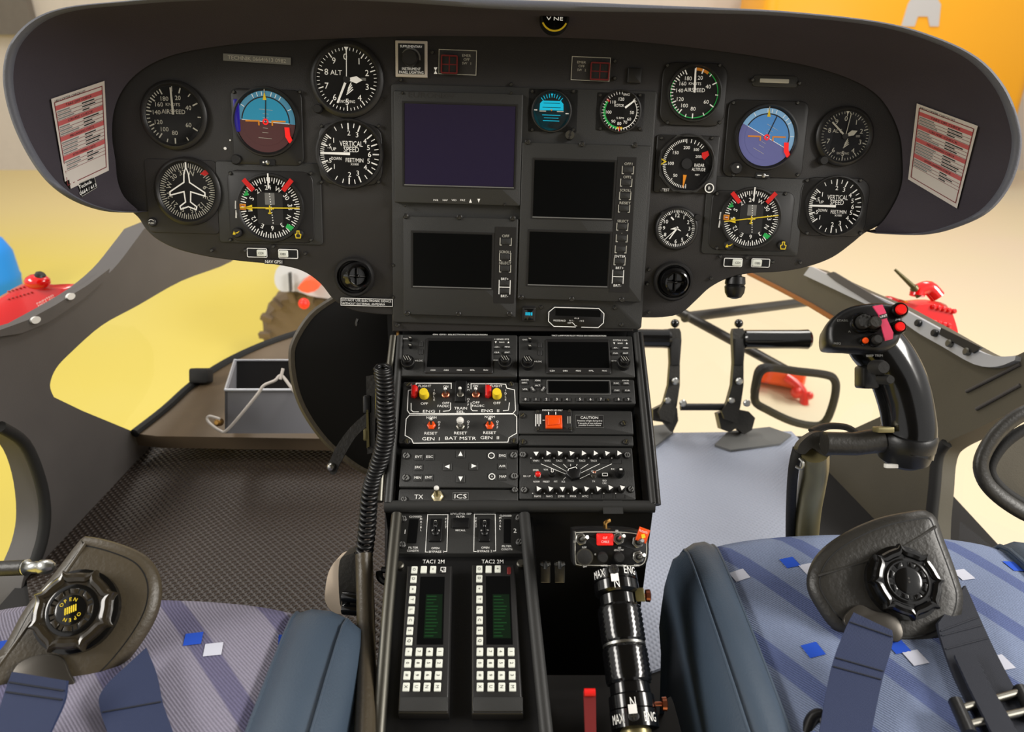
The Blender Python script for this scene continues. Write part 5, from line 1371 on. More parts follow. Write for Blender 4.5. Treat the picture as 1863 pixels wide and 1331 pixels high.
r4 = strap('harness_strap', 'wide navy strap lying on the grey-violet seat right of the yellow-marked buckle', 'strap', [(200, 1240, .022), (182, 1270, .020), (185, 1300, .018), (200, 1345, .016), (210, 1390, .016)],
      [(265, 1180, .022), (285, 1225, .020), (297, 1280, .018), (318, 1340, .016), (330, 1390, .016)], 'webbing', .003, 'harness straps', (10,))
# handle beside the right strap
b = W(); b.tube(bez([at(1466, 1340, .66), at(1478, 1308, .668), at(1495, 1303, .668), at(1505, 1340, .66)], 5), .006, 'black', 10)
b.solo('belt_slot_trim', 'black plastic belt slot edge peeping up at the bottom of the blue-grey seat', 'belt slot')

# ------------------------------------------------------------------ collective lever
root = hollow('collective_lever', 'black twist-grip lever with switch box beside the right of the radio handsets', 'lever', at(1150, 1420, .60))
A, B = at(1116, 1030, .80), at(1166, 1400, .69)
ax = (B-A).normalized(); LN = (B-A).length
def on(px, py):   # parameter along the lever from a pixel row
    best = min(range(401), key=lambda i: abs(((665.5-(((A+(B-A)*(i/400))-CAM).dot(up)/((A+(B-A)*(i/400))-CAM).dot(fw))*F)-py))); return LN*best/400
t_ = lambda py: on(0, py+8*max(-.2, (1310-py)/280))
rad = lambda py, px: 1.06*px/2*((A+ax*t_(py)-CAM).dot(fw))/F
def seg(name, prof, m, label=None, n=36, par=None):
    b = W(); b.axle(A, A+ax, [(t_(py), rad(py, wpx)) for py, wpx in prof], m, n); return b.part(name, root, label, par)
seg('upper_collar', [(1032, 60), (1036, 74), (1052, 76), (1053, 72), (1055, 76), (1072, 77), (1076, 70), (1079, 62), (1100, 63)], 'gloss')
def knurl(name, y0, y1, w0, w1):
    n = 34; t0, t1 = t_(y0), t_(y1); r0, r1 = rad(y0, w0), rad(y1, w1); m = 15
    h = V3((0, 0, 1)); x = (h-ax*h.dot(ax)).normalized(); y = ax.cross(x); rings = []
    for i in range(m+1):
        f = i/m; ee = min(f, 1-f); s0 = 1-.06*max(0, 1-ee*12)
        rings.append([A+ax*lerp(t0, t1, f)+(x*cos(2*pi*j/n)+y*sin(2*pi*j/n))*lerp(r0, r1, f)*(s0+(.075 if (i+j) % 2 else 0)) for j in range(n)])
    b = W(); b.loft(rings, 'gloss'); return b.part(name, root, angle=12)
knurl('twist_grip', 1098, 1168, 70, 72); knurl('twist_grip', 1174, 1242, 72, 74)
seg('grip_ring', [(1166, 66), (1168, 73), (1173, 74), (1176, 68)], 'steel', 'steel ring between the two grips')
seg('lower_collar', [(1238, 66), (1244, 68), (1262, 70), (1266, 78), (1290, 80), (1291, 76), (1293, 81), (1326, 82), (1330, 70)], 'gloss')
seg('shaft', [(1322, 54), (1420, 52)], 'bare')
# lettering wrapped on collars
def wrap(st, py, cap, ang0, spread, flip=False):
    b = MB(); vs, fs, wd = textgeo(st); kk = cap/CAPH
    r_ = rad(py, 78 if py < 1200 else 82)+.0004; tt = t_(py); view = (CAM-(A+ax*tt)); view -= ax*view.dot(ax); view.normalize(); side = ax.cross(view).normalized()
    if side.x < 0: side = -side
    b2 = W(); out = []
    for vx, vy in vs:
        th = (ang0+spread*(vx/wd))*1.0; out.append(A+ax*(tt-vy*kk)+view*(r_*cos(th))+side*(r_*sin(th)))
    b2.add(out, fs, 'white'); return b2
for py, st, a0, sp, cp in ((1043, 'MAX', -.72, .62, .0085), (1042, 'ENG', .75, .62, .0085), (1066, 'N', .05, .22, .0095), (1284, 'N', .05, .22, .0095), (1311, 'MAX', -.72, .62, .0085), (1311, 'ENG', .75, .62, .0085)):
    wrap(st, py, cp, a0, sp).part('lettering', root)
for py0, py1, wp in ((1056, 1058, 77.6), (1296, 1298, 82)): pass
for py in (1042, 1310):
    tt = t_(py); view = (CAM-(A+ax*tt)); view -= ax*view.dot(ax); view.normalize(); c0 = A+ax*tt+view*(rad(py, 76)-.001)
    b = W(); b.axle(c0, c0+view, [(0, .0052), (.002, .0052), (.0026, .004)], 'bezel', 16); sd = ax.cross(view).normalized()
    for d1, d2 in ((ax, sd), (sd, ax)): b.slab([c0+view*.0029+d1*.003+d2*.0006, c0+view*.0029-d1*.003+d2*.0006, c0+view*.0029-d1*.003-d2*.0006, c0+view*.0029+d1*.003-d2*.0006], view*.0002, 'dullsteel')
    b.part('cross_screw', root)
    b = W(); q = A+ax*(t_(py)+(t_(py+14)-t_(py) if py < 1100 else t_(py-14)-t_(py)))+view*(rad(py, 78 if py < 1200 else 82)+.0003); b.slab([q-sd*.004-ax*.004, q+sd*.004-ax*.004, q+sd*.004+ax*.004, q-sd*.004+ax*.004], view*.0003, 'white'); b.part('index_mark', root)
for py, wpx in ((1076, 76), (1279, 80)):
    c0 = A+ax*t_(py); sd = V3((1, 0, 0)); r_ = rad(py, wpx)
    b = W(); b.axle(c0+sd*(r_-.002), c0+sd, [(0, .0022), (.008, .0022), (.0085, .0062), (.0125, .0066), (.0135, .005)], 'copper', 16); b.part('friction_screw', root, 'copper thumb screw')
c0 = A+ax*t_(1068)+V3((1, 0, 0))*(rad(1068, 72)); b = W(); b.box(c0-fw*.012, (1, 0, 0), ax, fw, .005, .007, .002, 'olive', .001); b.part('data_plate', root)
# switch box
PB = padplane(1110, 998, .785, 6, 0)
tb = T('switch_box', 'x', 'x', PB, 1110, 998); 
e = tb.e; k = tb.k; c = tb.c
del e['label']; del e['category']; e.name = 'switch_box'
e.location = e.location-V3(root.location); e.parent = root
def sub(b, name, label=None): return b.build(name, tb, label, fix=False)
bx = ccw([c(*p) for p in bez([(1042, 972), (1048, 963), (1110, 962), (1150, 964), (1176, 972), (1181, 990), (1180, 1015), (1172, 1030), (1150, 1034), (1075, 1033), (1050, 1032), (1042, 1022)], 3, True)])
b = MB(); b.prism(bx, -.03, 0, 'black', .003); b.line(offset_poly(bx, .003), .0008, .0003, 'grey', True)
tb.z = 0
for st, x, y, w in (('WIPER', 1099, 1028.5, 13), ('INOPERATIVE', 1126, 1028.5, 28), ('TURN', 1158, 1028, 9), ('OFF', 1064, 1030, 7), ('CLOSE', 1045, 985, 4), ('OFF', 1127, 996, 6), ('LDG LT PW', 1126, 1000, 17), ('WIPER', 1083, 1008, 3), ('ON', 1122, 965, 5), ('SLOW', 1063, 995, 8)):
    b.text(st, *c(x, y), 3.4*k, 'white', .0004, w=w*k)
sub(b, 'casing')
def nutsw(x, y, tilt):
    b = MB(); cx, cy = c(x, y); q = 11.5*k
    b.prism(circ(cx, cy, q, 6, .3), 0, .003, 'steel', .0008); b.prism(circ(cx, cy, q*.75, 20), .003, .0038, 'black', .0003); b.ring(cx, cy, q*.5, q*.72, .004, 'steel'); sub(b, 'switch_nut')
    b = MB(); p = V3((cx, cy, .0035)); d = V3((tilt[0], tilt[1], 1.6)).normalized(); b.axle(p, p+d, [(0, .0018), (.009, .0026), (.012, .0028), (.0135, .0018)], 'steel', 12); sub(b, 'switch_lever')
for x, y, tl_ in ((1057, 980, (.7, .5)), (1125, 979, (.5, .6)), (1160, 985, (.3, .4)), (1161, 1012, (.5, .5))): nutsw(x, y, tl_)
b = MB(); b.prism(rrect(*c(1085, 970), *c(1115, 991), .001), 0, .0045, 'redlamp', .001); b.text('CUT', *c(1100, 977), 4*k, 'white', .0048, w=8*k); b.text('CABLE', *c(1100, 984), 4*k, 'white', .0048, w=14*k); sub(b, 'cut_button', 'red lit CUT CABLE button')
b = MB(); cx, cy = c(1167, 972); a = R(-20); P = [(cx+(u*cos(a)-v*sin(a))*k, cy+(u*sin(a)+v*cos(a))*k) for u, v in ((-10, -12), (10, -12), (10, 13), (-10, 13))]; b.prism(P, .006, .0085, 'orange', .0008)
b.text('FLOATS', cx+1*k, cy+7*k, 3.6*k, 'white', .0089, w=15*k, rot=-20); b.flat([(cx-2*k, cy-6*k), (cx+5*k, cy-3*k), (cx+3*k, cy+3*k), (cx-3*k, cy+2*k)], .0089, 'yellow'); sub(b, 'float_guard', 'orange tilted guard flap')
for x, y, r_, hh in ((1063, 1012, 15, .004), (1096, 1013, 9, .006), (1126, 1013, 9, .006)):
    b = MB(); cx, cy = c(x, y); b.lathe(cx, cy, [(r_*k, 0), (r_*k, hh*.7), (r_*k*.8, hh), (0, hh)], 'rubber', 24)
    if r_ > 10: b.ring(cx, cy, 13*k, 15.5*k, hh*.9, 'dullsteel')
    else: b.ring(cx, cy, r_*k, (r_+1.5)*k, .0006, 'bezel')
    sub(b, 'rubber_button')
b = MB(); b.tube(bez([V3((*c(1104, 962), -.012)), V3((*c(1104, 952), -.010)), V3((*c(1112, 948), -.012))], 4), .0022, 'brass', 8); sub(b, 'top_eyelet')

# small toggle clips and red lever near the collective
for x, lab in ((992, 'left of two small bent metal clips on the pedestal side behind the twist-grip lever'), (1018, 'right of two small bent metal clips on the pedestal side behind the twist-grip lever')):
    root2 = hollow('metal_clip', lab, 'clip', at(x, 1060, .86), 'metal clips')
    b = W(); b.box(at(x, 1040, .86), rt, up, fw, .006, .012, .003, 'dullsteel', .001); b.part('body', root2)
    b = W(); b.tube([at(x-8, 1026, .855), at(x, 1030, .85), at(x+8, 1026, .855)], .002, 'steel', 8); b.tube([at(x, 1020, .85), at(x, 1034, .85)], .0022, 'steel', 8); b.part('wire', root2)
rr = hollow('release_lever', 'dark red tab lever standing left of the lower twist grip', 'lever', at(1072, 1400, .66))
b = W(); P = [at(x, y, .68-(y-1255)*.0002) for x, y in ((1062, 1262), (1066, 1257), (1080, 1257), (1084, 1262), (1085, 1340), (1082, 1400), (1066, 1400), (1065, 1340))]; b.slab(P, fw*.006, 'dullred'); b.part('blade', rr)
b = W(); b.tube([at(1063, 1259, .678), at(1083, 1259, .678)], .0035, 'red', 10); b.part('tip', rr, 'brighter red rolled tip')
# ------------------------------------------------------------------ cyclic stick
root = hollow('cyclic_stick', 'black control stick with red buttons and a pink guard before the blue-grey seat', 'control stick', at(1460, 955, .86))
b = W()
path = [((1648, 826), 46, .80), ((1655, 790), 46, .80), ((1651, 750), 46, .80), ((1643, 715), 47, .80), ((1630, 680), 47, .80), ((1612, 650), 48, .80), ((1592, 625), 48, .80), ((1575, 605), 44, .80)]
P = bez([at(*p, d) for p, w, d in path], 4); rw = [lerp(path[min(i//4, 7)][1], path[min(i//4+1, 7)][1], (i % 4)/4)*.80/F for i in range(len(P))]
b.tube(P, [(r*1.0, r*.95) for r in rw], 'gloss', 24, flat=rt); grip = b.part('grip', root, angle=60)
# head block
hd = [(1512, 585), (1530, 566), (1560, 553), (1600, 549), (1632, 552), (1643, 560), (1645, 600), (1632, 628), (1600, 640), (1560, 636), (1520, 634), (1508, 622), (1507, 600)]
HP = Plane(at(1575, 595, .765), -(fw*.97+up*-.15+rt*.1), 0)
th = T('head', 'x', 'x', HP, 1575, 595); del th.e['label']; del th.e['category']; th.e.location = th.e.location-V3(root.location); th.e.parent = root
c = th.c; k = th.k
b = MB(); PP = ccw([c(*p) for p in bez(hd, 3, True)]); rings = []
for z, o in ((-.055, .012), (-.045, .004), (-.02, 0), (-.006, .0), (-.0015, .0022), (0, .006)): rings.append([V3((x, y, z)) for x, y in offset_poly(PP, o)])
b.loft(rings, 'black'); b.build('head_casing', th, angle=60)
def cap(x, y, r, hh, m, rim='gloss', name='button', label=None, hat=False):
    b = MB(); cx, cy = c(x, y); b.lathe(cx, cy, [(r*1.5*k, -.002), (r*1.5*k, .004), (r*1.35*k, .0055), (r*1.15*k, .0055), (r*1.1*k, .003), (0, .003)], rim, 24)
    o = b.build(name+'_collar', th)
    b = MB(); b.lathe(cx, cy, [(r*k, .003), (r*k, hh*.85), (r*.85*k, hh), (0, hh)], m, 22)
    if hat:
        for i in range(8): a = i*pi/4; b.lathe(cx+r*.8*k*cos(a), cy+r*.8*k*sin(a), [(r*.18*k, hh), (r*.18*k, hh+.001), (0, hh+.0012)], m, 8)
    q = b.build(name, th, label); return q
cap(1635, 565, 9.5, .008, 'redbutton', label='large red button'); cap(1633, 596, 8.5, .008, 'redbutton', label='large red button')
cap(1571, 621, 5.5, .007, 'orange', label='small orange-red button'); cap(1566, 588, 13, .012, 'rubber', name='hat_switch', hat=True); cap(1585, 590, 11, .014, 'leather', name='hat_switch'); cap(1590, 620, 8, .012, 'rubber', name='hat_switch')
b = MB()
st_ = [((1583, 560), (1600, 557), .006), ((1590, 577), (1603, 573), .011), ((1593, 590), (1606, 586), .010), ((1602, 612), (1619, 608), .007), ((1606, 622), (1620, 618), .004)]
vs = []
for a_, b_, z in st_: (x0, y0), (x1, y1) = c(*a_), c(*b_); vs.append([V3((x0, y0, z)), V3((x1, y1, z)), V3((x1, y1, z+.002)), V3((x0, y0, z+.002))])
b.loft(vs, 'pink'); g_ = b.build('guard_flap', th, 'pink guard strap', angle=30)
b = MB(); p = c(1598, 580); 
b.add([(p[0]-7*k, p[1]+2*k, .0133), (p[0]+6*k, p[1]+5*k, .0131), (p[0]+8*k, p[1]-3*k, .0130), (p[0]-5*k, p[1]-6*k, .0132)], [(3, 2, 1, 0)], 'black'); b.text('UNIT', p[0]+.5*k, p[1], 4*k, 'white', .0136, rot=14); b.build('guard_caption', th, fix=False)
b = MB()
for st, x, y, w in (('STABIL', 1533, 583, 20), ('BEEP TRIM', 1588, 648, 28), ('A', 1545, 603, 5), ('FREQ', 1523, 625, 12)): b.text(st, *c(x, y), 4*k, 'midgrey', .0006 if x != 1588 else .0045, w=w*k)
b.build('lettering', th, fix=False)
# lower grip details
for x, y, r, d in ((1603, 668, 13, .757), (1615, 690, 9, .757)):
    p = at(x, y, d); b = W(); b.axle(p+fw*.014, p-fw, [(0, r*.8/F), (.014, r*.8/F), (.02, r*.6/F)], 'rubber', 18); b.part('side_button', root)
b = W(); b.box(at(1577, 686, .80), rt, up, fw, .009, .012, .012, 'black', .003); b.part('trigger', root)
# boot / base cup and clamp
b = W(); q = at(1650, 800, .80); b.axle(q-V3((0, 0, .026)), q, [(0, .020), (.006, .027), (.02, .0295), (.034, .029), (.038, .026)], 'black', 32); b.part('base_cup', root)
b = W(); b.tube([at(1603, 800, .80), at(1555, 807, .80), at(1500, 806, .80)], [.0135, .0125, .0125], 'leather', 18); b.part('side_arm', root)
b = W(); b.box(at(1607, 781, .785), rt, up, fw, .009, .003, .006, 'bare', .001); b.part('clamp_plate', root)
b = W(); P = [at(*p, .815) for p in bez([(1478, 788), (1500, 785), (1516, 795), (1517, 818), (1507, 830), (1494, 826), (1478, 815), (1464, 826), (1452, 822), (1456, 806)], 3, True)]; b.slab(P, fw*.012, 'leather'); b.part('knuckle_plate', root)
b = W(); p = at(1499, 809, .815); b.axle(p+fw*.004, p-fw, [(0, .0055), (.008, .0055), (.010, .004)], 'dullsteel', 14); b.part('pivot_bolt', root)
b = W(); P = bez([at(1482, 820, .825), at(1482, 850, .85), at(1476, 890, .885), at(1470, 930, .93), at(1466, 985, .98), at(1464, 1060, 1.03)], 4); b.tube(P, .0155, 'bare', 20); b.part('column', root, 'bare metal column')
b = W(); b.tube(bez([at(1452, 815, .83), at(1444, 850, .84), at(1440, 900, .89), at(1438, 960, .96), at(1438, 1040, 1.02)], 4), .006, 'rubber', 10); b.part('cable', root)
b = W(); b.tube(bez([at(1454, 833, .822), at(1461, 842, .82), at(1458, 852, .822), at(1448, 848, .826)], 3), .0018, 'steel', 8); b.part('wire_loop', root)
b = W(); b.tube(bez([at(1478, 785, .83), at(1505, 775, .84), at(1540, 777, .84), at(1560, 790, .83)], 5), [(.003, .006)]*16, 'leather', 10); b.part('cover_lip', root)
b = W(); b.box(at(1621, 847, .79), rt, up, fw, .0065, .0022, .003, 'tipwhite', .0006); b.part('label_tag', root, 'white tag under the base')

# ------------------------------------------------------------------ cockpit floor, sills, nose
FZ = 0.0
mfl = mat('floor_dark', (44, 34, 27), .42); 
def weave(m, scale, strength):
    nt = m.node_tree; n = nt.nodes; l = nt.links; p = n['Principled BSDF']
    tc = n.new('ShaderNodeTexCoord'); ws = []
    for rot in (R(45), R(-45)):
        mp = n.new('ShaderNodeMapping'); mp.inputs['Rotation'].default_value = (0, 0, rot); l.new(tc.outputs['Object'], mp.inputs['Vector'])
        wv = n.new('ShaderNodeTexWave'); wv.inputs['Scale'].default_value = scale; l.new(mp.outputs[0], wv.inputs['Vector']); ws.append(wv)
    ml = n.new('ShaderNodeMath'); ml.operation = 'MULTIPLY'; l.new(ws[0].outputs['Fac'], ml.inputs[0]); l.new(ws[1].outputs['Fac'], ml.inputs[1])
    bp = n.new('ShaderNodeBump'); bp.inputs['Strength'].default_value = strength; bp.inputs['Distance'].default_value = .003
    l.new(ml.outputs[0], bp.inputs['Height']); l.new(bp.outputs['Normal'], p.inputs['Normal'])
weave(mfl, 32, .8)
mfr = mat('floor_light', (158, 164, 180), .55); weave(mfr, 40, .35)  # overexposed brightness of this floor painted into the mat colour
mat('carpet', (112, 112, 110), .9, var=.15, bump=.6, bscale=500)
mat('floor_under', (26, 24, 23), .85)
b = W(); b.slab([(-.85, .2, -.002), (.9, .2, -.002), (.9, 1.505, -.002), (-.85, 1.505, -.002)], (0, 0, -.03), 'floor_under'); b.solo('floor_cockpit', kind='structure')
def zpoly(pts, z): return [at_z(x, y, z) for x, y in pts]
b = W(); b.slab(zpoly([(283, 790), (640, 790), (700, 790), (700, 1240), (60, 1140), (45, 1030), (95, 1000), (150, 930), (230, 838)], .004), (0, 0, -.005), 'floor_dark'); b.solo('floor_mat', 'dark brown ribbed floor mat in the left footwell', 'floor mat', 'footwell mats')
b = W(); b.slab(zpoly([(1130, 788), (1440, 784), (1475, 820), (1480, 1010), (1500, 1110), (1130, 1240), (1130, 900)], .004), (0, 0, -.005), 'floor_light'); b.solo('floor_mat', 'pale blue-grey floor mat in the right footwell', 'floor mat', 'footwell mats')
b = W(); b.slab(zpoly([(1300, 808), (1325, 784), (1400, 776), (1440, 790), (1420, 806), (1330, 818)], .010), (0, 0, -.005), 'carpet'); b.slab(zpoly([(1175, 808), (1180, 775), (1222, 770), (1225, 785), (1190, 812)], .010), (0, 0, -.005), 'carpet'); b.solo('pedal_mat', 'darker textured carpet strips under the pedal brackets', 'mat')

def plane3(a, b_, c_):
    n = (b_-a).cross(c_-a).normalized()
    if n.dot(CAM-a) < 0: n = -n
    return Plane(a, n, 0)
SL = plane3(at(100, 1000, 1.36), at(245, 785, 1.62), at(0, 610, 1.22))
SR = plane3(at(1700, 1000, 1.30), at(1520, 790, 1.6), at(1863, 640, 1.2))
def sheet(pl, pts, h0, h1, m, name=None, **kw):
    b = W(); P = [pl.hit(x, y, h0) for x, y in pts]; b.slab(P, pl.n*(h1-h0), m)
    return b
# left door frame: two arms and a lower sill, one outline with the window left open
armL = bez([(470, 430), (420, 476), (330, 511), (250, 556), (185, 592), (130, 640), (102, 670), (91, 700), (98, 722)], 4)
armL += [(150, 747), (245, 786), (300, 796)]
armL += bez([(300, 796), (256, 838), (204, 900), (160, 968), (100, 1080), (50, 1200)], 3)[1:]
armL += [(20, 1200)]
armL += bez([(20, 1200), (40, 1060), (66, 985), (74, 930), (66, 860), (44, 806), (0, 776), (-60, 750)], 4)[1:]
armL += [(-60, 600), (0, 606), (60, 588)]
armL += bez([(60, 588), (150, 535), (205, 490), (243, 442), (262, 416)], 4)[1:]
armL += [(300, 400), (400, 410)]
sheet(SL, armL, 0, -.045, 'sill').solo('trim_1', kind='structure', angle=30)
b = sheet(SL, bez([(-40, 622), (0, 600), (50, 582), (100, 555), (160, 518), (200, 488), (196, 505), (150, 545), (90, 585), (40, 606), (0, 612), (-40, 628)], 1), .012, 0, 'sill'); b.solo('trim_2', kind='structure')
for x, y, lab in ((62, 582, 'lower of two white oval plugs on the left door sill'), (126, 539, 'upper of two white oval plugs on the left door sill')):
    b = W(); p = SL.hit(x, y, .012); u = (SL.hit(x+10, y-3, .012)-p).normalized(); v = SL.n.cross(u)
    P = [p+u*(.012*cos(2*pi*i/18))+v*(.006*sin(2*pi*i/18)) for i in range(18)]; b.slab(P, SL.n*.004, 'tipwhite'); b.solo('sill_plug', lab, 'plug', 'white sill plugs')
# left lower window tube seal
b = W(); b.tube([SL.hit(x, y, .005) for x, y in bez([(0, 776), (44, 806), (72, 870), (82, 930), (76, 985), (58, 1035)], 4)], .010, 'rubber', 10); b.solo('door_seal', 'grey rubber seal tube along the lower left door edge', 'seal', 'door seals')
# right frame
armR = [(1340, 480), (1475, 485)] + bez([(1475, 485), (1560, 524), (1620, 550), (1650, 566), (1705, 596), (1750, 622), (1784, 640), (1815, 648), (1845, 647), (1863, 640), (1920, 612)], 4)
armR += [(1930, 700)] + bez([(1930, 700), (1863, 738), (1780, 778), (1722, 806), (1704, 830), (1698, 890), (1692, 960), (1690, 1100)], 4)
armR += [(1460, 1100), (1478, 960), (1500, 860), (1520, 810), (1530, 790), (1640, 740), (1600, 640), (1520, 582)] + [(1470, 552), (1420, 527), (1365, 499)]
sheet(SR, armR, 0, -.045, 'sillbrown').solo('trim_3', kind='structure', angle=30)
b = sheet(SR, bez([(1474, 484), (1560, 524), (1620, 550), (1650, 566), (1705, 596), (1750, 622), (1784, 640), (1815, 648), (1848, 647)], 3)+bez([(1846, 655), (1812, 667), (1771, 662), (1714, 630), (1673, 607), (1636, 583), (1560, 546), (1462, 500)], 3), .012, 0, 'silver'); b.solo('trim_4', kind='structure')
b = sheet(SR, [(1503, 498), (1516, 494), (1620, 556), (1640, 572), (1630, 580), (1520, 512)], .017, .011, 'sill'); b.solo('trim_5', kind='structure')
b = W(); b.tube([SR.hit(x, y, .003) for x, y in ((1362, 497), (1420, 526), (1475, 555), (1530, 588))], .006, 'trimorange', 8); b.solo('trim_6', kind='structure')
for pts in (((1758, 712), (1856, 662)), ((1776, 744), (1856, 700))):
    b = W(); b.tube([SR.hit(*p, .002) for p in pts], .003, 'sill', 8); b.solo('trim_7', kind='structure')
b = W(); b.tube([SR.hit(x, y, .004) for x, y in bez([(1722, 806), (1706, 830), (1700, 890), (1694, 950), (1692, 1010)], 4)], .010, 'rubber', 10); b.solo('door_seal', 'dark seal strip up the edge of the lower right door window', 'seal', 'door seals')
b = sheet(SR, [(1712, 596), (1785, 632), (1770, 642), (1708, 608)], .016, .0115, 'bezel'); b.solo('latch_plate', 'small black latch plate on the silver right door sill', 'latch')
for x, y, lab in ((1673, 588, 'round bolt nearest the control stick on the silver sill'), (1703, 606, 'round bolt farther from the control stick on the silver sill'), (1730, 625, 'left screw of the black latch plate'), (1762, 640, 'right screw of the black latch plate')):
    b = W(); p = SR.hit(x, y, .012); b.axle(p, p+SR.n, [(0, .007), (.006, .007), (.008, .005)], 'dullsteel' if x > 1720 else 'bezel', 14); b.solo('sill_bolt', lab, 'bolt', 'bolts on the right door sill')
# nose shell pieces
NS = plane3(at(300, 760, 1.66), at(560, 760, 1.66), at(480, 640, 1.95))
noseL = bez([(245, 788), (300, 745), (350, 700), (410, 660), (480, 627), (560, 600), (640, 590)], 4)+[(740, 590), (740, 800), (285, 793)]
sheet(NS, noseL, 0, -.03, 'nose').solo('wall_nose', kind='structure')
b = W(); b.tube([NS.hit(x, y, .002) for x, y in bez([(245, 788), (300, 745), (350, 700), (410, 660), (480, 627), (560, 600)], 4)], .010, 'rubber', 8); b.solo('trim_8', kind='structure')
b = W(); b.box(NS.hit(366, 683, .02), rt, V3((0, .4, .9)), V3((0, .9, -.4)), .024, .018, .018, 'rubber', .006); b.solo('rubber_block', 'dark rubber block on the edge of the left nose window', 'rubber block')
b = W(); b.tube([at_z(x, y, .006) for x, y in ((255, 789), (420, 793))], .006, 'cream', 8); b.solo('trim_9', kind='structure')

# ------------------------------------------------------------------ grey storage box with bail wire
root = hollow('storage_box', 'open grey metal box on the nose shell behind the wire loop', 'box', at(485, 785, 1.52))
F0 = [at(409, 709, 1.50), at(580, 709, 1.50), at(640, 788, 1.52), at(409, 788, 1.52)]
b = W(); b.slab(F0, fw*.006, 'boxgrey'); b.part('front_panel', root)
b = W(); b.slab([at(409, 709, 1.50), at(426, 655, 1.72), at(426, 720, 1.75), at(409, 788, 1.52)], V3((.006, 0, 0)), 'boxgrey'); b.part('side_panel', root)
b = W(); b.slab([at(426, 655, 1.72), at(640, 655, 1.72), at(640, 760, 1.75), at(426, 760, 1.75)], fw*.006, 'bezel'); b.part('back_panel', root)
b = W(); b.tube([at(409, 709, 1.498), at(580, 709, 1.498)], .003, 'silver', 8); b.tube([at(409, 709, 1.498), at(426, 655, 1.715), at(600, 655, 1.715)], .0022, 'silver', 8); b.part('rim', root, 'pale rim')
root = hollow('bail_wire', 'pale safety wire bent over the grey box, looped at a brass bolt', 'wire', at(403, 785, 1.48))
b = W(); b.tube(bez([at(552, 733, 1.46), at(530, 705, 1.46), at(512, 683, 1.465), at(500, 692, 1.46), at(480, 701, 1.46), at(470, 715, 1.46), at(440, 752, 1.465), at(412, 783, 1.47), at(400, 783, 1.47), at(384, 772, 1.47), at(377, 762, 1.475), at(382, 757, 1.475), at(400, 762, 1.475)], 5), .003, 'paper', 8); b.part('wire', root)
b = W(); b.tube([at(510, 690, 1.462), at(515, 670, 1.466)], .003, 'paper', 8); b.part('twisted_end', root)
b = W(); p = at(397, 768, 1.485); b.axle(p+fw*.01, p-fw, [(0, .008), (.012, .008), (.016, .006), (.02, .004)], 'brass', 14); b.part('bolt', root, 'brass bolt')

# ------------------------------------------------------------------ leather boot left of the pedestal
root = hollow('pedal_cover', 'large rounded black cover hanging left of the pedestal under the panel', 'cover', at(650, 860, 1.08))
b = W(); rows = []
edge = bez([(612, 545), (570, 575), (540, 622), (535, 655), (541, 700), (555, 740), (580, 780), (612, 815), (660, 850), (700, 862)], 4)
for i, (x, y) in enumerate(edge):
    yr = lerp(560, 866, i/(len(edge)-1)); row = []
    for j in range(9):
        u = j/8; xx = lerp(x, 728, u); yy = lerp(y, yr, u); row.append(at(xx, yy, 1.16-.10*sin(u*pi/2)))
    rows.append(row)
b.loft(rows, 'bootblack', closed=False); b.part('hide', root, angle=60)
b = W(); b.tube([at(x-1, y, 1.165) for x, y in edge], .008, 'leatherbrown', 8); b.part('hem', root)
b = W(); b.tube(bez([at(652, 580, 1.09), at(650, 592, 1.09), at(660, 610, 1.09), at(672, 650, 1.085), at(682, 680, 1.08)], 4), .003, 'leather', 8); b.part('tie_cord', root, 'thin dark tie cord')
root = hollow('leather_strap', 'short dark strap with a steel press stud left of the coiled cord', 'strap', at(605, 858, 1.0))
b = W(); ribbon(b, [at(*p, 1.0) for p in bez([(668, 750), (640, 775), (615, 808), (602, 835), (596, 848), (604, 862)], 4)], [at(*p, 1.0) for p in bez([(672, 772), (650, 792), (632, 820), (618, 846), (612, 860), (606, 863)], 4)], .004, 'leather'); b.part('band', root, angle=60)
b = W(); p = at(603, 849, .996); b.axle(p+fw*.002, p-fw, [(0, .006), (.004, .006), (.007, .004), (.008, .001)], 'steel', 16); b.part('press_stud', root, 'steel press stud')
root = hollow('handset_holder', 'narrow black holder with brass edge fixed left of the coiled cord', 'holder', at(680, 830, 1.0))
b = W(); b.slab([at(x, y, .985) for x, y in ((666, 684), (684, 681), (682, 822), (668, 826))], fw*.03, 'leather'); b.part('body', root)
b = W(); b.slab([at(x, y, .982) for x, y in ((666, 745), (670, 745), (672, 812), (667, 815))], fw*.004, 'olive'); b.part('brass_edge', root, 'worn brass edge')
b = W(); b.box(at(669, 735, .99), rt, up, fw, .005, .012, .008, 'black', .002); b.box(at(668, 790, .99), rt, up, fw, .004, .008, .008, 'olive', .002); b.part('latch', root)
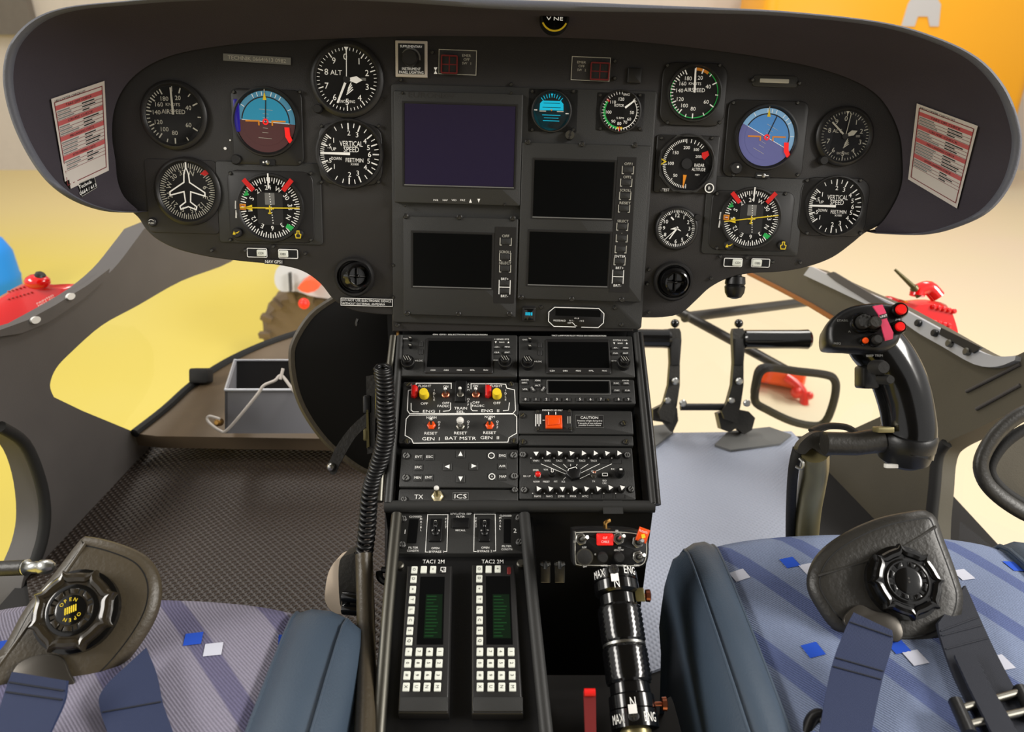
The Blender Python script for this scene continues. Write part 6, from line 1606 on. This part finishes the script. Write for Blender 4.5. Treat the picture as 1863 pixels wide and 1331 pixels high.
# coiled cord
root = hollow('coiled_cord', 'long black coiled cord hanging along the left side of the pedestal', 'cord', at(662, 1010, .86))
ctr = bez([at(696, 668, .93), at(700, 700, .93), at(701, 740, .925), at(703, 775, .92), at(700, 805, .915), at(692, 835, .905), at(682, 862, .90), at(674, 890, .89), at(670, 930, .88), at(667, 970, .87), at(662, 1008, .86)], 10)
pts = []; NT = 46; n_ = len(ctr)
for i in range(NT*10):
    f = i/(NT*10-1); p = f*(n_-1); a = int(min(p, n_-2)); q = ctr[a].lerp(ctr[a+1], p-a); r_ = .0095 if f < .55 else .0085
    an = 2*pi*NT*(f**.88); pts.append(q+rt*(r_*cos(an))+(fw*.9+up*.4).normalized()*(r_*sin(an)))
b = W(); b.tube(pts, .0026, 'black', 7); b.part('coil', root, angle=60)
b = W(); b.tube(bez([at(690, 672, .935), at(688, 700, .95), at(686, 760, .96)], 4), .003, 'gloss', 8); b.part('lead', root)
# cream handset, tube and clips at lower left of pedestal
root = hollow('curved_handle', 'cream curved grip with black clips at the inner corner of the grey-violet seat', 'handle', at(625, 1110, .85))
b = W(); P = [at(x, y, .86) for x, y in bez([(592, 1095), (592, 1070), (598, 1040), (612, 1018), (632, 1012), (645, 1014), (646, 1040), (644, 1110), (610, 1115)], 3, True)]; b.slab(P, fw*.03, 'cream'); b.part('shell', root, 'cream shell', angle=50)
b = W(); P = [at(x, y, .855) for x, y in bez([(618, 1020), (630, 1010), (648, 1010), (650, 1060), (648, 1110), (622, 1110), (616, 1060)], 3, True)]; b.slab(P, fw*.04, 'leather'); b.part('strap_cover', root, angle=50)
b = W()
for y in (1085, 1108): b.tube([at(625, y, .84), at(650, y+2, .835), at(678, y+6, .84)], .006, 'gloss', 10)
b.tube([at(630, 1080, .845), at(628, 1112, .845)], .005, 'gloss', 8); b.part('clip', root)
b = W(); b.tube(bez([at(662, 1008, .86), at(664, 1060, .845), at(666, 1150, .80), at(666, 1250, .74), at(662, 1400, .66)], 5), [(.013, .010)]*21, 'leatherbrown', 14)
b.solo('cable_sleeve', 'brown sleeve tube running down between the grey-violet seat and the pedestal', 'tube')
b = W(); b.tube(bez([at(690, 1040, .86), at(692, 1052, .855), at(705, 1060, .852), at(715, 1050, .855), at(708, 1038, .86), at(695, 1036, .862)], 4), .004, 'black', 8); b.solo('cable_ring', 'small black cable ring beside the left guard tube', 'ring')
# rod with chrome tip at far left
root = hollow('door_rod', 'black rod with bright chrome ball end reaching in from the far left door', 'rod', at(60, 1032, .92))
a, c_ = at(-60, 1036, .95), at(100, 1030, .93)
b = W(); b.axle(a, c_, [(0, .0095), ((at(46, 1034, .938)-a).length, .0095)], 'leather', 18); b.part('shaft', root)
l0 = (at(46, 1034, .938)-a).length
b = W(); b.axle(a, c_, [(l0, .009), (l0+.004, .0105), (l0+.008, .0075), (l0+.022, .0075), (l0+.024, .009), (l0+.030, .0095), (l0+.036, .0085), (l0+.042, .0045), (l0+.043, .001)], 'steel', 20); b.part('ball_end', root, 'chrome ball end')

# ------------------------------------------------------------------ rudder pedals
def pedal(label, x0, barx, hub, d):
    root = hollow('rudder_pedal', label, 'pedal', at(x0, 785, d+.05), 'rudder pedals')
    b = W(); a, c_ = at(barx[0], barx[2], d), at(barx[1], barx[3], d); ln = (c_-a).length
    b.axle(a, c_, [(0, .018), (.004, .0215), (ln*.8, .0215), (ln-.006, .0225), (ln, .018)], 'gloss', 22); b.part('foot_bar', root)
    P = [at(x0+dx, y, d-.01) for dx, y in ((-11, 604), (-9, 597), (8, 597), (11, 604), (12, 620), (9, 660), (9, 700), (4, 735), (-4, 770), (-26, 762), (-30, 750), (-20, 730), (-12, 700), (-9, 660))]
    b = W(); b.slab(P, fw*.02, 'leather'); b.part('upright', root)
    b = W(); b.box(at(x0, 640, d-.012), rt, up, fw, .010, .030, .003, 'rubber', .002); b.part('wear_plate', root)
    b = W(); b.tube([at(x0, 598, d), at(x0, 590, d)], .0022, 'dullsteel', 8); b.ball(at(x0, 588, d), .010, 'gloss', 14); b.part('ball_knob', root)
    for dx, yb, dd, rr_ in ((0, 693, .016, .008), (14, 733, .012, .008), (-14, 728, .012, .007)):
        p = at(x0+dx, yb, d-dd); b = W(); b.axle(p, p-fw, [(0, rr_), (.006, rr_), (.009, rr_*.65)], 'steel', 14); b.part('bolt', root)
    b = W()
    foot = [(-38, 752), (-14, 742), (18, 748), (30, 760), (24, 782), (10, 790), (-4, 778), (-16, 786), (-32, 780)] if hub else [(-40, 745), (-20, 735), (4, 742), (6, 765), (-4, 786), (-20, 768), (-40, 765)]
    b.slab([at(x0+dx, y, d+.01) for dx, y in foot], fw*.03, 'leather'); b.part('pivot_bracket', root)
    return root
pedal('right rudder pedal, its black foot bar pointing right towards the control stick', 1344, (1352, 1474, 617, 617), True, 1.69)
pedal('left rudder pedal, its black foot bar running left behind the pedestal', 1228, (1150, 1220, 615, 616), False, 1.69)
b = W(); b.tube([at(1238, 740, 1.70), at(1332, 740, 1.70)], .008, 'black', 12); b.solo('pedal_link_rod', 'slim black rod joining the two rudder pedals', 'rod')
# ------------------------------------------------------------------ outside: mirror on its arms
root = hollow('rear_view_mirror', 'outside mirror with black rim reflecting red skid, seen through right nose window', 'mirror', at(1445, 775, 2.0))
ml = mat('mirror', (235, 238, 235), .02, metal=1)
Q = bez([(1376, 700), (1384, 676), (1405, 669), (1450, 675), (1500, 681), (1518, 690), (1520, 712), (1512, 745), (1500, 768), (1480, 774), (1440, 766), (1395, 745), (1374, 730)], 4, True)
DM = 2.0
mc = at(1447, 722, DM)
MIRN = V3((.12, -1, -.02)).normalized()
MP = Plane(mc, MIRN, 0)
PP = [MP.hit(*p) for p in Q]; cen_ = sum(PP, V3((0, 0, 0)))/len(PP)
b = W(); b.slab([cen_+(p-cen_)*.95 for p in PP], -MIRN*.004, 'mirror'); b.part('glass', root)
b = W(); b.tube(PP+[PP[0]], .011, 'rubber', 8); b.part('rim', root)
b = W(); b.slab([p-MIRN*.008 for p in PP], -MIRN*.02, 'rubber'); b.part('back_shell', root)
b = W(); b.tube([at(1235, 566, 1.95), at(1432, 674, 2.02)], .013, 'leather', 10); b.tube([at(1245, 577, 1.95), at(1500, 545, 2.3)], .014, 'leather', 10); b.part('support_arm', root)

# ------------------------------------------------------------------ red exterior fairings
def fairing(name, label, pts, d, thick, extra):
    root = hollow(name, label, 'fairing', at(*pts[0], d), 'red outer fairings')
    b = W(); P = [at(x, y, d) for x, y in pts]; c0 = sum(P, V3((0, 0, 0)))/len(P)
    rings = [[c0+(p-c0)*s_+fw*z for p in P] for s_, z in ((.9, thick), (1, thick*.6), (1.0, .02), (.97, .006), (.82, -.012))]
    b.loft(rings, 'glossred'); b.part('shell', root, angle=50); extra(root); return root
def exl(root):
    b = W(); p = at(68, 512, 1.68); b.ball(p, .022, 'glossred', 14, (1.3, 1, .8)); b.axle(p, p+V3((.2, 0, .25)), [(0, .012), (.02, .012), (.024, .008)], 'bezel', 12); b.part('bolt_boss', root)
    PLf = Plane(at(80, 540, 1.684), -fw, -40)
    b = MB()
    q = [PLf.hit(x, y, .0) for x, y in ((62, 552), (100, 532), (108, 545), (70, 565))]
    for st, v in (('PAINTED', .8), ('NOT TO', .5), ('BE', .2)): b.text(st, .5, v, .2, 'white', .0, w=.8 if len(st) > 3 else .3)
    nrm = -fw
    b2 = W(); b2.add([bil(q, x, 1-y)+nrm*.001 for x, y, z in b.vs], b.fs, 'tipwhite'); b2.part('lettering', root)
    b = W(); rn = random.Random(4)
    for i in range(14): p = at(15+(i % 7)*7, 530+(i//7)*14-(i % 7)*2, 1.686); b.axle(p+fw*.012, p-fw, [(0, .002), (.013, .002), (.0145, .001)], 'paperred', 8)
    b.part('rivet', root)
fairing('outer_fairing', 'glossy red outer fairing with lettering beyond the left door sill', bez([(-60, 700), (-30, 700), (30, 690), (90, 630), (140, 555), (147, 520), (120, 514), (80, 515), (60, 503), (40, 512), (8, 530), (-20, 560)], 3, True), 1.7, .06, exl)
def exr(root):
    b = W(); b.tube(bez([at(1668, 538, 1.66), at(1672, 528, 1.66), at(1690, 524, 1.66), at(1706, 540, 1.66)], 4), .016, 'glossred', 12); b.part('boss', root)
    b = W(); b.tube([at(1674, 538, 1.655), at(1662, 522, 1.655)], .009, 'olive', 10); b.tube([at(1664, 524, 1.655), at(1628, 490, 1.66)], [.006, .003], 'olive', 10); b.part('whip_antenna', root, 'short olive whip antenna')
    b = W()
    for i in range(9): p = at(1700+(i % 5)*9, 558+(i//5)*28+(i % 5)*2, 1.684); b.axle(p+fw*.012, p-fw, [(0, .006), (.013, .006), (.016, .003)], 'glossred', 10)
    b.part('rivet', root)
fairing('outer_fairing', 'glossy red outer fairing with whip antenna beyond the right door sill', bez([(1615, 542), (1650, 545), (1690, 543), (1725, 552), (1738, 575), (1747, 612), (1748, 660), (1735, 700), (1690, 690), (1640, 630)], 3, True), 1.7, .06, exr)
# black oval door mirror/handle at right edge
root = hollow('door_pull', 'black padded oval door pull at the far right window', 'door pull', at(1850, 900, 1.05))
b = W(); ov = bez([(1900, 740), (1855, 755), (1812, 790), (1786, 835), (1790, 870), (1815, 900), (1860, 930), (1910, 950)], 5); b.tube([at(x, y, 1.08) for x, y in ov], [(.013, .009)]*len(ov), 'leather', 14); b.part('outer_ring', root, angle=60)
b = W(); ov = bez([(1900, 770), (1862, 782), (1826, 808), (1803, 842), (1804, 866), (1826, 892), (1866, 918), (1910, 935)], 5); b.tube([at(x, y, 1.09) for x, y in ov], .008, 'rubber', 12); b.part('inner_ring', root, angle=60)
b = W(); b.slab([at(x, y, 1.11) for x, y in ((1910, 765), (1862, 780), (1826, 806), (1800, 840), (1804, 868), (1826, 894), (1866, 920), (1910, 935))], fw*.01, 'sillbrown'); b.part('back_plate', root)

# ------------------------------------------------------------------ hangar
GZ = -.75
m = bpy.data.materials.new('hangar_floor'); m.use_nodes = True; MATS['hangar_floor'] = m
nt = m.node_tree; n = nt.nodes; l = nt.links; p = n['Principled BSDF']; p.inputs['Roughness'].default_value = .55
tc = n.new('ShaderNodeTexCoord'); sx = n.new('ShaderNodeSeparateXYZ'); l.new(tc.outputs['Object'], sx.inputs[0])
nz = n.new('ShaderNodeTexNoise'); nz.inputs['Scale'].default_value = .7; nz.inputs['Detail'].default_value = 1.5; l.new(tc.outputs['Object'], nz.inputs['Vector'])
# painted yellow bay on one side, cream coating on the other
mr = n.new('ShaderNodeMapRange'); mr.interpolation_type = 'SMOOTHSTEP'; mr.inputs['From Min'].default_value = -.3; mr.inputs['From Max'].default_value = .5
l.new(sx.outputs['X'], mr.inputs['Value'])
mr2 = n.new('ShaderNodeMapRange'); mr2.interpolation_type = 'SMOOTHSTEP'; mr2.inputs['From Min'].default_value = 4.6; mr2.inputs['From Max'].default_value = 7.5
l.new(sx.outputs['Y'], mr2.inputs['Value'])
y1 = n.new('ShaderNodeMix'); y1.data_type = 'RGBA'; y1.inputs['A'].default_value = (*lin((214, 190, 62)), 1); y1.inputs['B'].default_value = (*lin((216, 200, 112)), 1); l.new(nz.outputs['Fac'], y1.inputs['Factor'])
y2 = n.new('ShaderNodeMix'); y2.data_type = 'RGBA'; y2.inputs['B'].default_value = (*lin((222, 200, 140)), 1); l.new(y1.outputs['Result'], y2.inputs['A']); l.new(mr2.outputs[0], y2.inputs['Factor'])
y3 = n.new('ShaderNodeMix'); y3.data_type = 'RGBA'; l.new(y2.outputs['Result'], y3.inputs['A']); l.new(mr.outputs[0], y3.inputs['Factor'])
cn = n.new('ShaderNodeMix'); cn.data_type = 'RGBA'; cn.inputs['A'].default_value = (*lin((226, 204, 184)), 1); cn.inputs['B'].default_value = (*lin((222, 212, 172)), 1); l.new(nz.outputs['Fac'], cn.inputs['Factor'])
l.new(cn.outputs['Result'], y3.inputs['B']); l.new(y3.outputs['Result'], p.inputs['Base Color'])
b = W(); b.add([(-14, -8, GZ), (14, -8, GZ), (14, 12, GZ), (-14, 12, GZ)], [(0, 1, 2, 3)], 'hangar_floor'); o = b.build('floor', kind='structure')
mat('wallpaint', (206, 198, 190), .8, var=.05); mat('walldark', (110, 104, 98), .8, var=.1); mat('wallband', (196, 120, 70), .8)
YB = 9.0
b = W(); b.slab([(-14, YB, GZ), (14, YB, GZ), (14, YB, 6), (-14, YB, 6)], (0, .2, 0), 'wallpaint'); b.solo('wall_back', kind='structure')
b = W(); b.slab([(-12, YB-.12, .72), (-5.2, YB-.12, .72), (-5.2, YB-.12, 4), (-12, YB-.12, 4)], (0, .1, 0), 'walldark'); b.solo('trim_10', kind='structure')
b = W(); b.slab([(5.6, YB-.12, .72), (12, YB-.12, .72), (12, YB-.12, 4), (5.6, YB-.12, 4)], (0, .1, 0), 'walldark'); b.solo('trim_11', kind='structure')
b = W(); b.slab([(5.6, YB-.13, .56), (12, YB-.13, .56), (12, YB-.13, .72), (5.6, YB-.13, .72)], (0, .1, 0), 'wallband'); b.solo('trim_12', kind='structure')
# yellow vehicle behind the hood, top right
root = hollow('rescue_vehicle', 'big orange-yellow vehicle body with a white letter, beyond the top right of the hood', 'vehicle', V3((4.0, 8.0, GZ)))
b = W(); b.box((3.75, 8.3, .5), (1, 0, 0), (0, 1, 0), (0, 0, 1), 1.35, .5, .85, 'vehicleyellow', .12); b.part('body', root)
b = W(); b.slab([at_y(x, y, 7.79) for x, y in ((1640, 48), (1652, 8), (1664, -12), (1700, -12), (1712, 8), (1708, 48), (1692, 48), (1688, 30), (1670, 30), (1664, 48))], V3((0, .02, 0)), 'lightgrey'); b.part('lettering', root)
for x in (2.9, 4.6):
    b = W(); b.axle((x, 7.76, GZ+.36), (x, 8.1, GZ+.36), [(0, .2), (.0, .34), (.03, .36), (.22, .36), (.26, .3)], 'rubber', 28); b.part('wheel', root)
# blue drum at far left
c0 = at_z(-14, 545, GZ); root = hollow('blue_barrel', 'bright blue round barrel beyond the red fairing at the far left', 'barrel', c0)
b = W(); b.axle(c0, c0+V3((0, 0, 1)), [(0, .17), (.01, .18), (.12, .19), (.14, .195), (.16, .19), (.3, .185), (.38, .15), (.42, .08)], 'blue', 32); b.part('drum', root, angle=50)
# quad vehicle under the panel
root = hollow('utility_vehicle', 'grey utility vehicle with knobbly tyre and orange lamp under the left of the panel', 'vehicle', at_z(560, 640, GZ))
c0 = at(560, 605, 3.9); rx = 62*3.9/F
b = W(); n0 = 36; rings = []
for yy, sc_ in ((-.10, .6), (-.12, .85), (-.09, .98), (0, 1.0), (.09, .98), (.12, .85), (.10, .6)):
    rings.append([c0+V3((rx*1.35*sc_*cos(2*pi*i/n0)*(1.05 if (i+int(yy*50)) % 3 == 0 else 1), yy+.1, rx*1.35*sc_*sin(2*pi*i/n0)*(1.05 if (i+int(yy*50)) % 3 == 0 else 1))) for i in range(n0)])
b.loft(rings, 'tyre'); b.part('wheel', root, angle=20)
b = W()
for i in range(14): a = i*2*pi/14; b.box(c0+V3((rx*1.2*cos(a), -.03, rx*1.2*sin(a))), (cos(a), 0, sin(a)), (-sin(a), .3, cos(a)), (0, 1, 0), .03, .018, .02, 'tyre', .004)
b.part('tread', root, kind='stuff')
b = W(); P = [at(x, y, 3.7) for x, y in bez([(500, 515), (501, 495), (512, 484), (560, 480), (640, 484), (640, 540), (575, 540), (540, 530), (512, 530)], 3, True)]; b.slab(P, V3((0, .3, 0)), 'lightgrey'); b.part('fender', root, angle=40)
b = W(); b.slab([at(x, y, 3.66) for x, y in ((524, 497), (529, 497), (530, 530), (526, 530))], V3((0, .02, 0)), 'bezel'); b.part('fender_gap', root)
b = W(); b.slab([at(x, y, 3.6) for x, y in bez([(541, 524), (556, 510), (574, 512), (580, 524), (560, 533)], 2, True)], V3((0, .08, 0)), 'orange'); b.part('indicator_lamp', root, 'orange indicator lamp')
b = W(); b.ball(at(553, 552, 3.55), 10*3.6/F, 'redlamp', 14); b.part('tail_lamp', root, 'small red lamp')
b = W(); b.box(at(640, 560, 3.9)+V3((.15, .6, -.05)), (1, 0, 0), (0, 1, 0), (0, 0, 1), .35, .5, .22, 'lightgrey', .06); b.part('body', root)

# red belly and skid behind, met by the outside mirror
root = hollow('landing_skid', 'red skid tube and strut under the cabin, seen only in the outside mirror', 'skid', V3((.9, -.6, GZ)))
vm = (mc-CAM).normalized(); rf = (vm-MIRN*2*vm.dot(MIRN)).normalized()
rgt = rf.cross(V3((0, 0, 1))).normalized(); ru = rgt.cross(rf).normalized(); c1 = mc+rf*1.5
sc_ = 3.5/F
def mpt(px, py, d=0): return c1+rgt*(-(px-1447)*sc_)+ru*(-(py-722)*sc_)+rf*d
b = W(); b.tube(bez([mpt(1425, 690), mpt(1445, 700), mpt(1458, 712), mpt(1464, 735), mpt(1467, 770), mpt(1470, 810)], 5), .020, 'glossred', 14); b.part('strut', root)
b = W(); b.box(mpt(1400, 688, .1), rgt, ru, rf, .15, .05, .08, 'orange', .03); b.part('belly_fairing', root)
b = W(); b.ball(mpt(1448, 713), .03, 'glossred', 12); b.ball(mpt(1469, 715), .02, 'glossred', 12); b.part('joint', root)
# canopy glass
gm = bpy.data.materials.new('glass'); gm.use_nodes = True; MATS['glass'] = gm
nt = gm.node_tree; n = nt.nodes; l = nt.links; n.clear()
out = n.new('ShaderNodeOutputMaterial'); mx = n.new('ShaderNodeMixShader'); tr = n.new('ShaderNodeBsdfTransparent'); gl = n.new('ShaderNodeBsdfGlossy'); gl.inputs['Roughness'].default_value = .02
tr.inputs['Color'].default_value = (.97, .98, .97, 1); mx.inputs['Fac'].default_value = .035
l.new(tr.outputs[0], mx.inputs[1]); l.new(gl.outputs[0], mx.inputs[2]); l.new(mx.outputs[0], out.inputs['Surface'])
for nm, pl, pts in (('window_1', SL, [(470, 430), (420, 470), (330, 505), (250, 550), (130, 632), (85, 690), (92, 728), (245, 792), (420, 660), (560, 600), (640, 520)]),
                    ('window_2', SL, [(-60, 740), (0, 770), (50, 800), (80, 870), (84, 930), (60, 1000), (20, 1200), (-60, 1200)]),
                    ('window_3', SR, [(1698, 800), (1930, 690), (1930, 1100), (1688, 1100)]),
                    ('window_4', SR, [(1330, 470), (1600, 640), (1640, 745), (1520, 815), (1480, 850), (1170, 850), (1170, 560)])):
    b = W(); P = [pl.hit(x, y, -.02) for x, y in pts]; b.add(P, [tuple(range(len(P)))], 'glass'); b.solo(nm, kind='structure')

# ------------------------------------------------------------------ cabin roof and rear bulkhead (they shade the cockpit)
mat('roofliner', (66, 64, 62), .85, var=.1)
b = W(); b.slab([(-.86, -1.45, 1.42), (.86, -1.45, 1.42), (.86, .98, 1.42), (-.86, .98, 1.42)], (0, 0, .05), 'roofliner'); b.solo('ceiling', kind='structure')
b = W(); b.slab([(-.86, -1.45, -.02), (.86, -1.45, -.02), (.86, -1.45, 1.42), (-.86, -1.45, 1.42)], (0, -.04, 0), 'roofliner'); b.solo('wall_rear', kind='structure')
# ------------------------------------------------------------------ light
wd = bpy.data.worlds.new('world'); SC.world = wd; wd.use_nodes = True
bg = wd.node_tree.nodes['Background']; bg.inputs['Color'].default_value = (1, .97, .93, 1); bg.inputs['Strength'].default_value = .65
def area(name, loc, size, e, rot=(0, 0, 0), col=(1, .96, .9), sy=None):
    li = bpy.data.lights.new(name, 'AREA'); li.energy = e; li.size = size; li.color = col
    if sy: li.shape = 'RECTANGLE'; li.size_y = sy
    o = bpy.data.objects.new(name, li); COL.objects.link(o); o.location = loc; o.rotation_euler = rot; return o
area('hangar_or_fill_lamp', (-3, 5, 5.5), 1.2, 165, sy=4); area('hangar_or_fill_lamp', (3, 5, 5.5), 1.2, 165, sy=4)
area('hangar_or_fill_lamp', (4.2, -.4, 2.9), 1.0, 270, (0, R(62), 0), sy=3); area('hangar_or_fill_lamp', (-4.2, -.4, 2.9), 1.0, 165, (0, R(-62), 0), sy=3)  # side pair: added fill lamps that brighten the seats under the roof
# ------------------------------------------------------------------ camera
cd = bpy.data.cameras.new('camera'); co = bpy.data.objects.new('camera', cd); COL.objects.link(co)
co.location = CAM; co.rotation_euler = (pi/2-PITCH, 0, 0)
cd.sensor_fit = 'HORIZONTAL'; cd.sensor_width = 36; cd.lens = 36*F/1863; cd.clip_start = .02
cd.dof.use_dof = True; cd.dof.focus_distance = .93; cd.dof.aperture_fstop = (cd.lens/1000)/.004
SC.camera = co
vs_ = SC.view_settings; vs_.view_transform = 'Standard'; vs_.look = 'None'; vs_.exposure = 0; vs_.gamma = 1; vs_.use_curve_mapping = False
